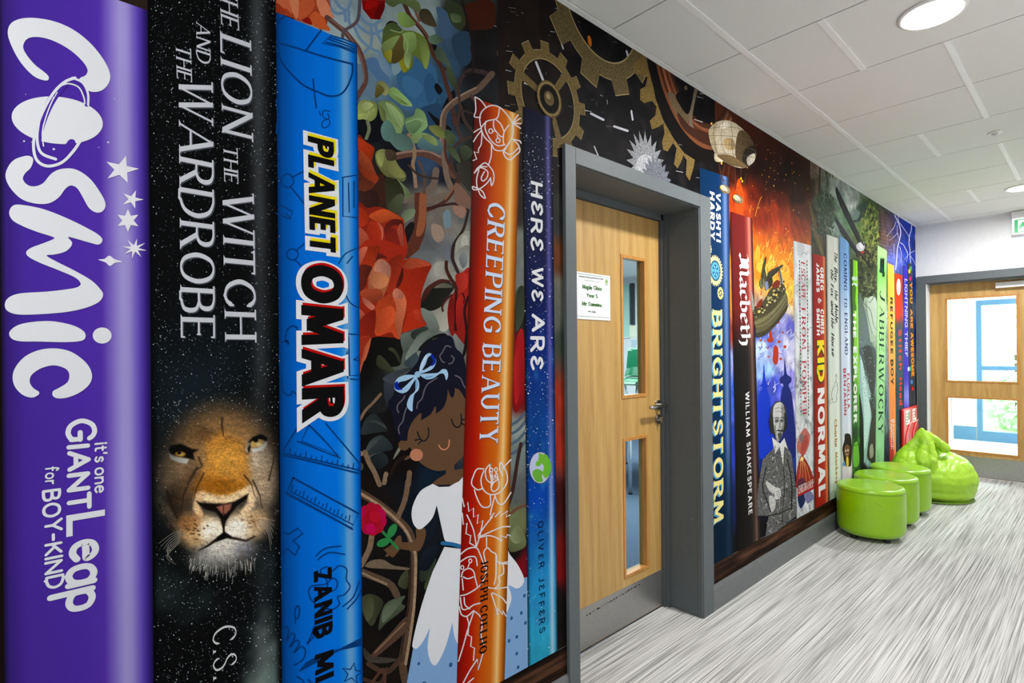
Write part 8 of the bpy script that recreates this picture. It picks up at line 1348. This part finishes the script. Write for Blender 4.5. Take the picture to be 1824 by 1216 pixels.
bm = bmesh.new(); add_tube(bm, [(cx - .16, cy - .12, cz + .31), (cx - .16, cy + .12, cz + .31)], .012, 8); add_tube(bm, [(cx + .16, cy - .12, cz + .31), (cx + .16, cy + .12, cz + .31)], .012, 8); from_bm('seat_frame', bm, M_CHROME, ch)
bd = empty('notice_board', (-4.1, 6.99, 2.0), 'pale green pin board on the classroom far wall', 'board')
box('board_panel', (-4.6, 6.982, 1.56), (-3.59, 7.0, 2.37), mat('pale green felt', (186, 222, 206), 0.9), bd); box('board_frame', (-4.62, 6.978, 1.545), (-3.585, 7.0, 1.56), M_PLASTIC, bd)
tag(box('dark_post', (-3.552, 6.95, 1.748), (-3.492, 7.0, 2.38), mat('dark blue grey post', (40, 52, 60), 0.5)), 'dark narrow post on the classroom wall beside the pin board', 'post')
tag(box('wall_paper_notice', (-3.62, 6.99, 1.56), (-3.47, 7.0, 1.735), mat('cream paper', (240, 240, 216), 0.8)), 'cream paper pinned below the dark post', 'notice')
tag(box('wall_leaflet', (-3.56, 6.99, 1.36), (-3.47, 7.0, 1.52), mat('pale blue paper', (196, 210, 220), 0.8)), 'pale blue leaflet on the wall above the green chair', 'notice')

# lobby and garden behind the far door
d3 = empty('door_3', (-0.06, YW, 0), kind='structure')
box('door_leaf', (-0.19, YW - 0.02, 0.2), (post - 0.014, YW, 2.2), mat('white painted door', (232, 234, 236), 0.5), d3)
hq = P1(1701, 661, 1, YW - 0.05); bm = bmesh.new(); add_tube(bm, [(hq[0], YW - 0.02, hq[2] + .01), (hq[0], YW - 0.06, hq[2] + .01)], 0.022, 14); add_tube(bm, [(hq[0] - .01, YW - 0.06, hq[2] + .01), (hq[0] + .13, YW - 0.06, hq[2] + .01)], 0.013, 12); from_bm('handle_lever', bm, mat('pale satin handle', (196, 198, 196), 0.35), d3)
bm = bmesh.new(); add_tube(bm, [(hq[0] + .01, YW - 0.02, hq[2] - .075), (hq[0] + .01, YW - 0.03, hq[2] - .075)], 0.03, 18); from_bm('lock_rose', bm, mat('pale satin handle', (196, 198, 196), 0.35), d3)
M_LEAF = mottled('pale garden foliage', (196, 216, 172), (220, 232, 204), 20, 0.8)
def bush(c, r, seed, label):
    rr = random.Random(seed); t = empty('garden_bush', (c[0], c[1], -0.12), label, 'bush'); V = []; F = []
    for k in range(900):
        d = Vector((rr.gauss(0, 1), rr.gauss(0, 1), rr.gauss(0, 1))).normalized() * (rr.uniform(.75, 1.05)); p = Vector((c[0] + d.x * r[0], c[1] + d.y * r[1], max(-0.1, c[2] + d.z * r[2]))); s = rr.uniform(.05, .11)
        a = Vector((rr.uniform(-1, 1), rr.uniform(-1, 1), rr.uniform(-1, 1))).normalized(); b = a.orthogonal(); i = len(V); V += [p - a * s, p + b * s * .5, p + a * s, p - b * s * .5]; F.append((i, i + 1, i + 2, i + 3))
    me = bpy.data.meshes.new('foliage'); me.from_pydata([tuple(v) for v in V], [], F); me.materials.append(M_LEAF); link('foliage', me, t)
    bm = bmesh.new(); add_tube(bm, [(c[0], c[1], -0.12), (c[0], c[1], c[2])], .04, 8); from_bm('stem', bm, mat('bark', (96, 80, 62), 0.9), t)
bush((0.75, 13.2, 0.35), (0.9, 0.6, 0.6), 2, 'pale bush low outside the lobby window'); bush((0.1, 15.5, 1.2), (1.3, 0.8, 1.3), 5, 'taller pale bush farther out behind the lobby window')
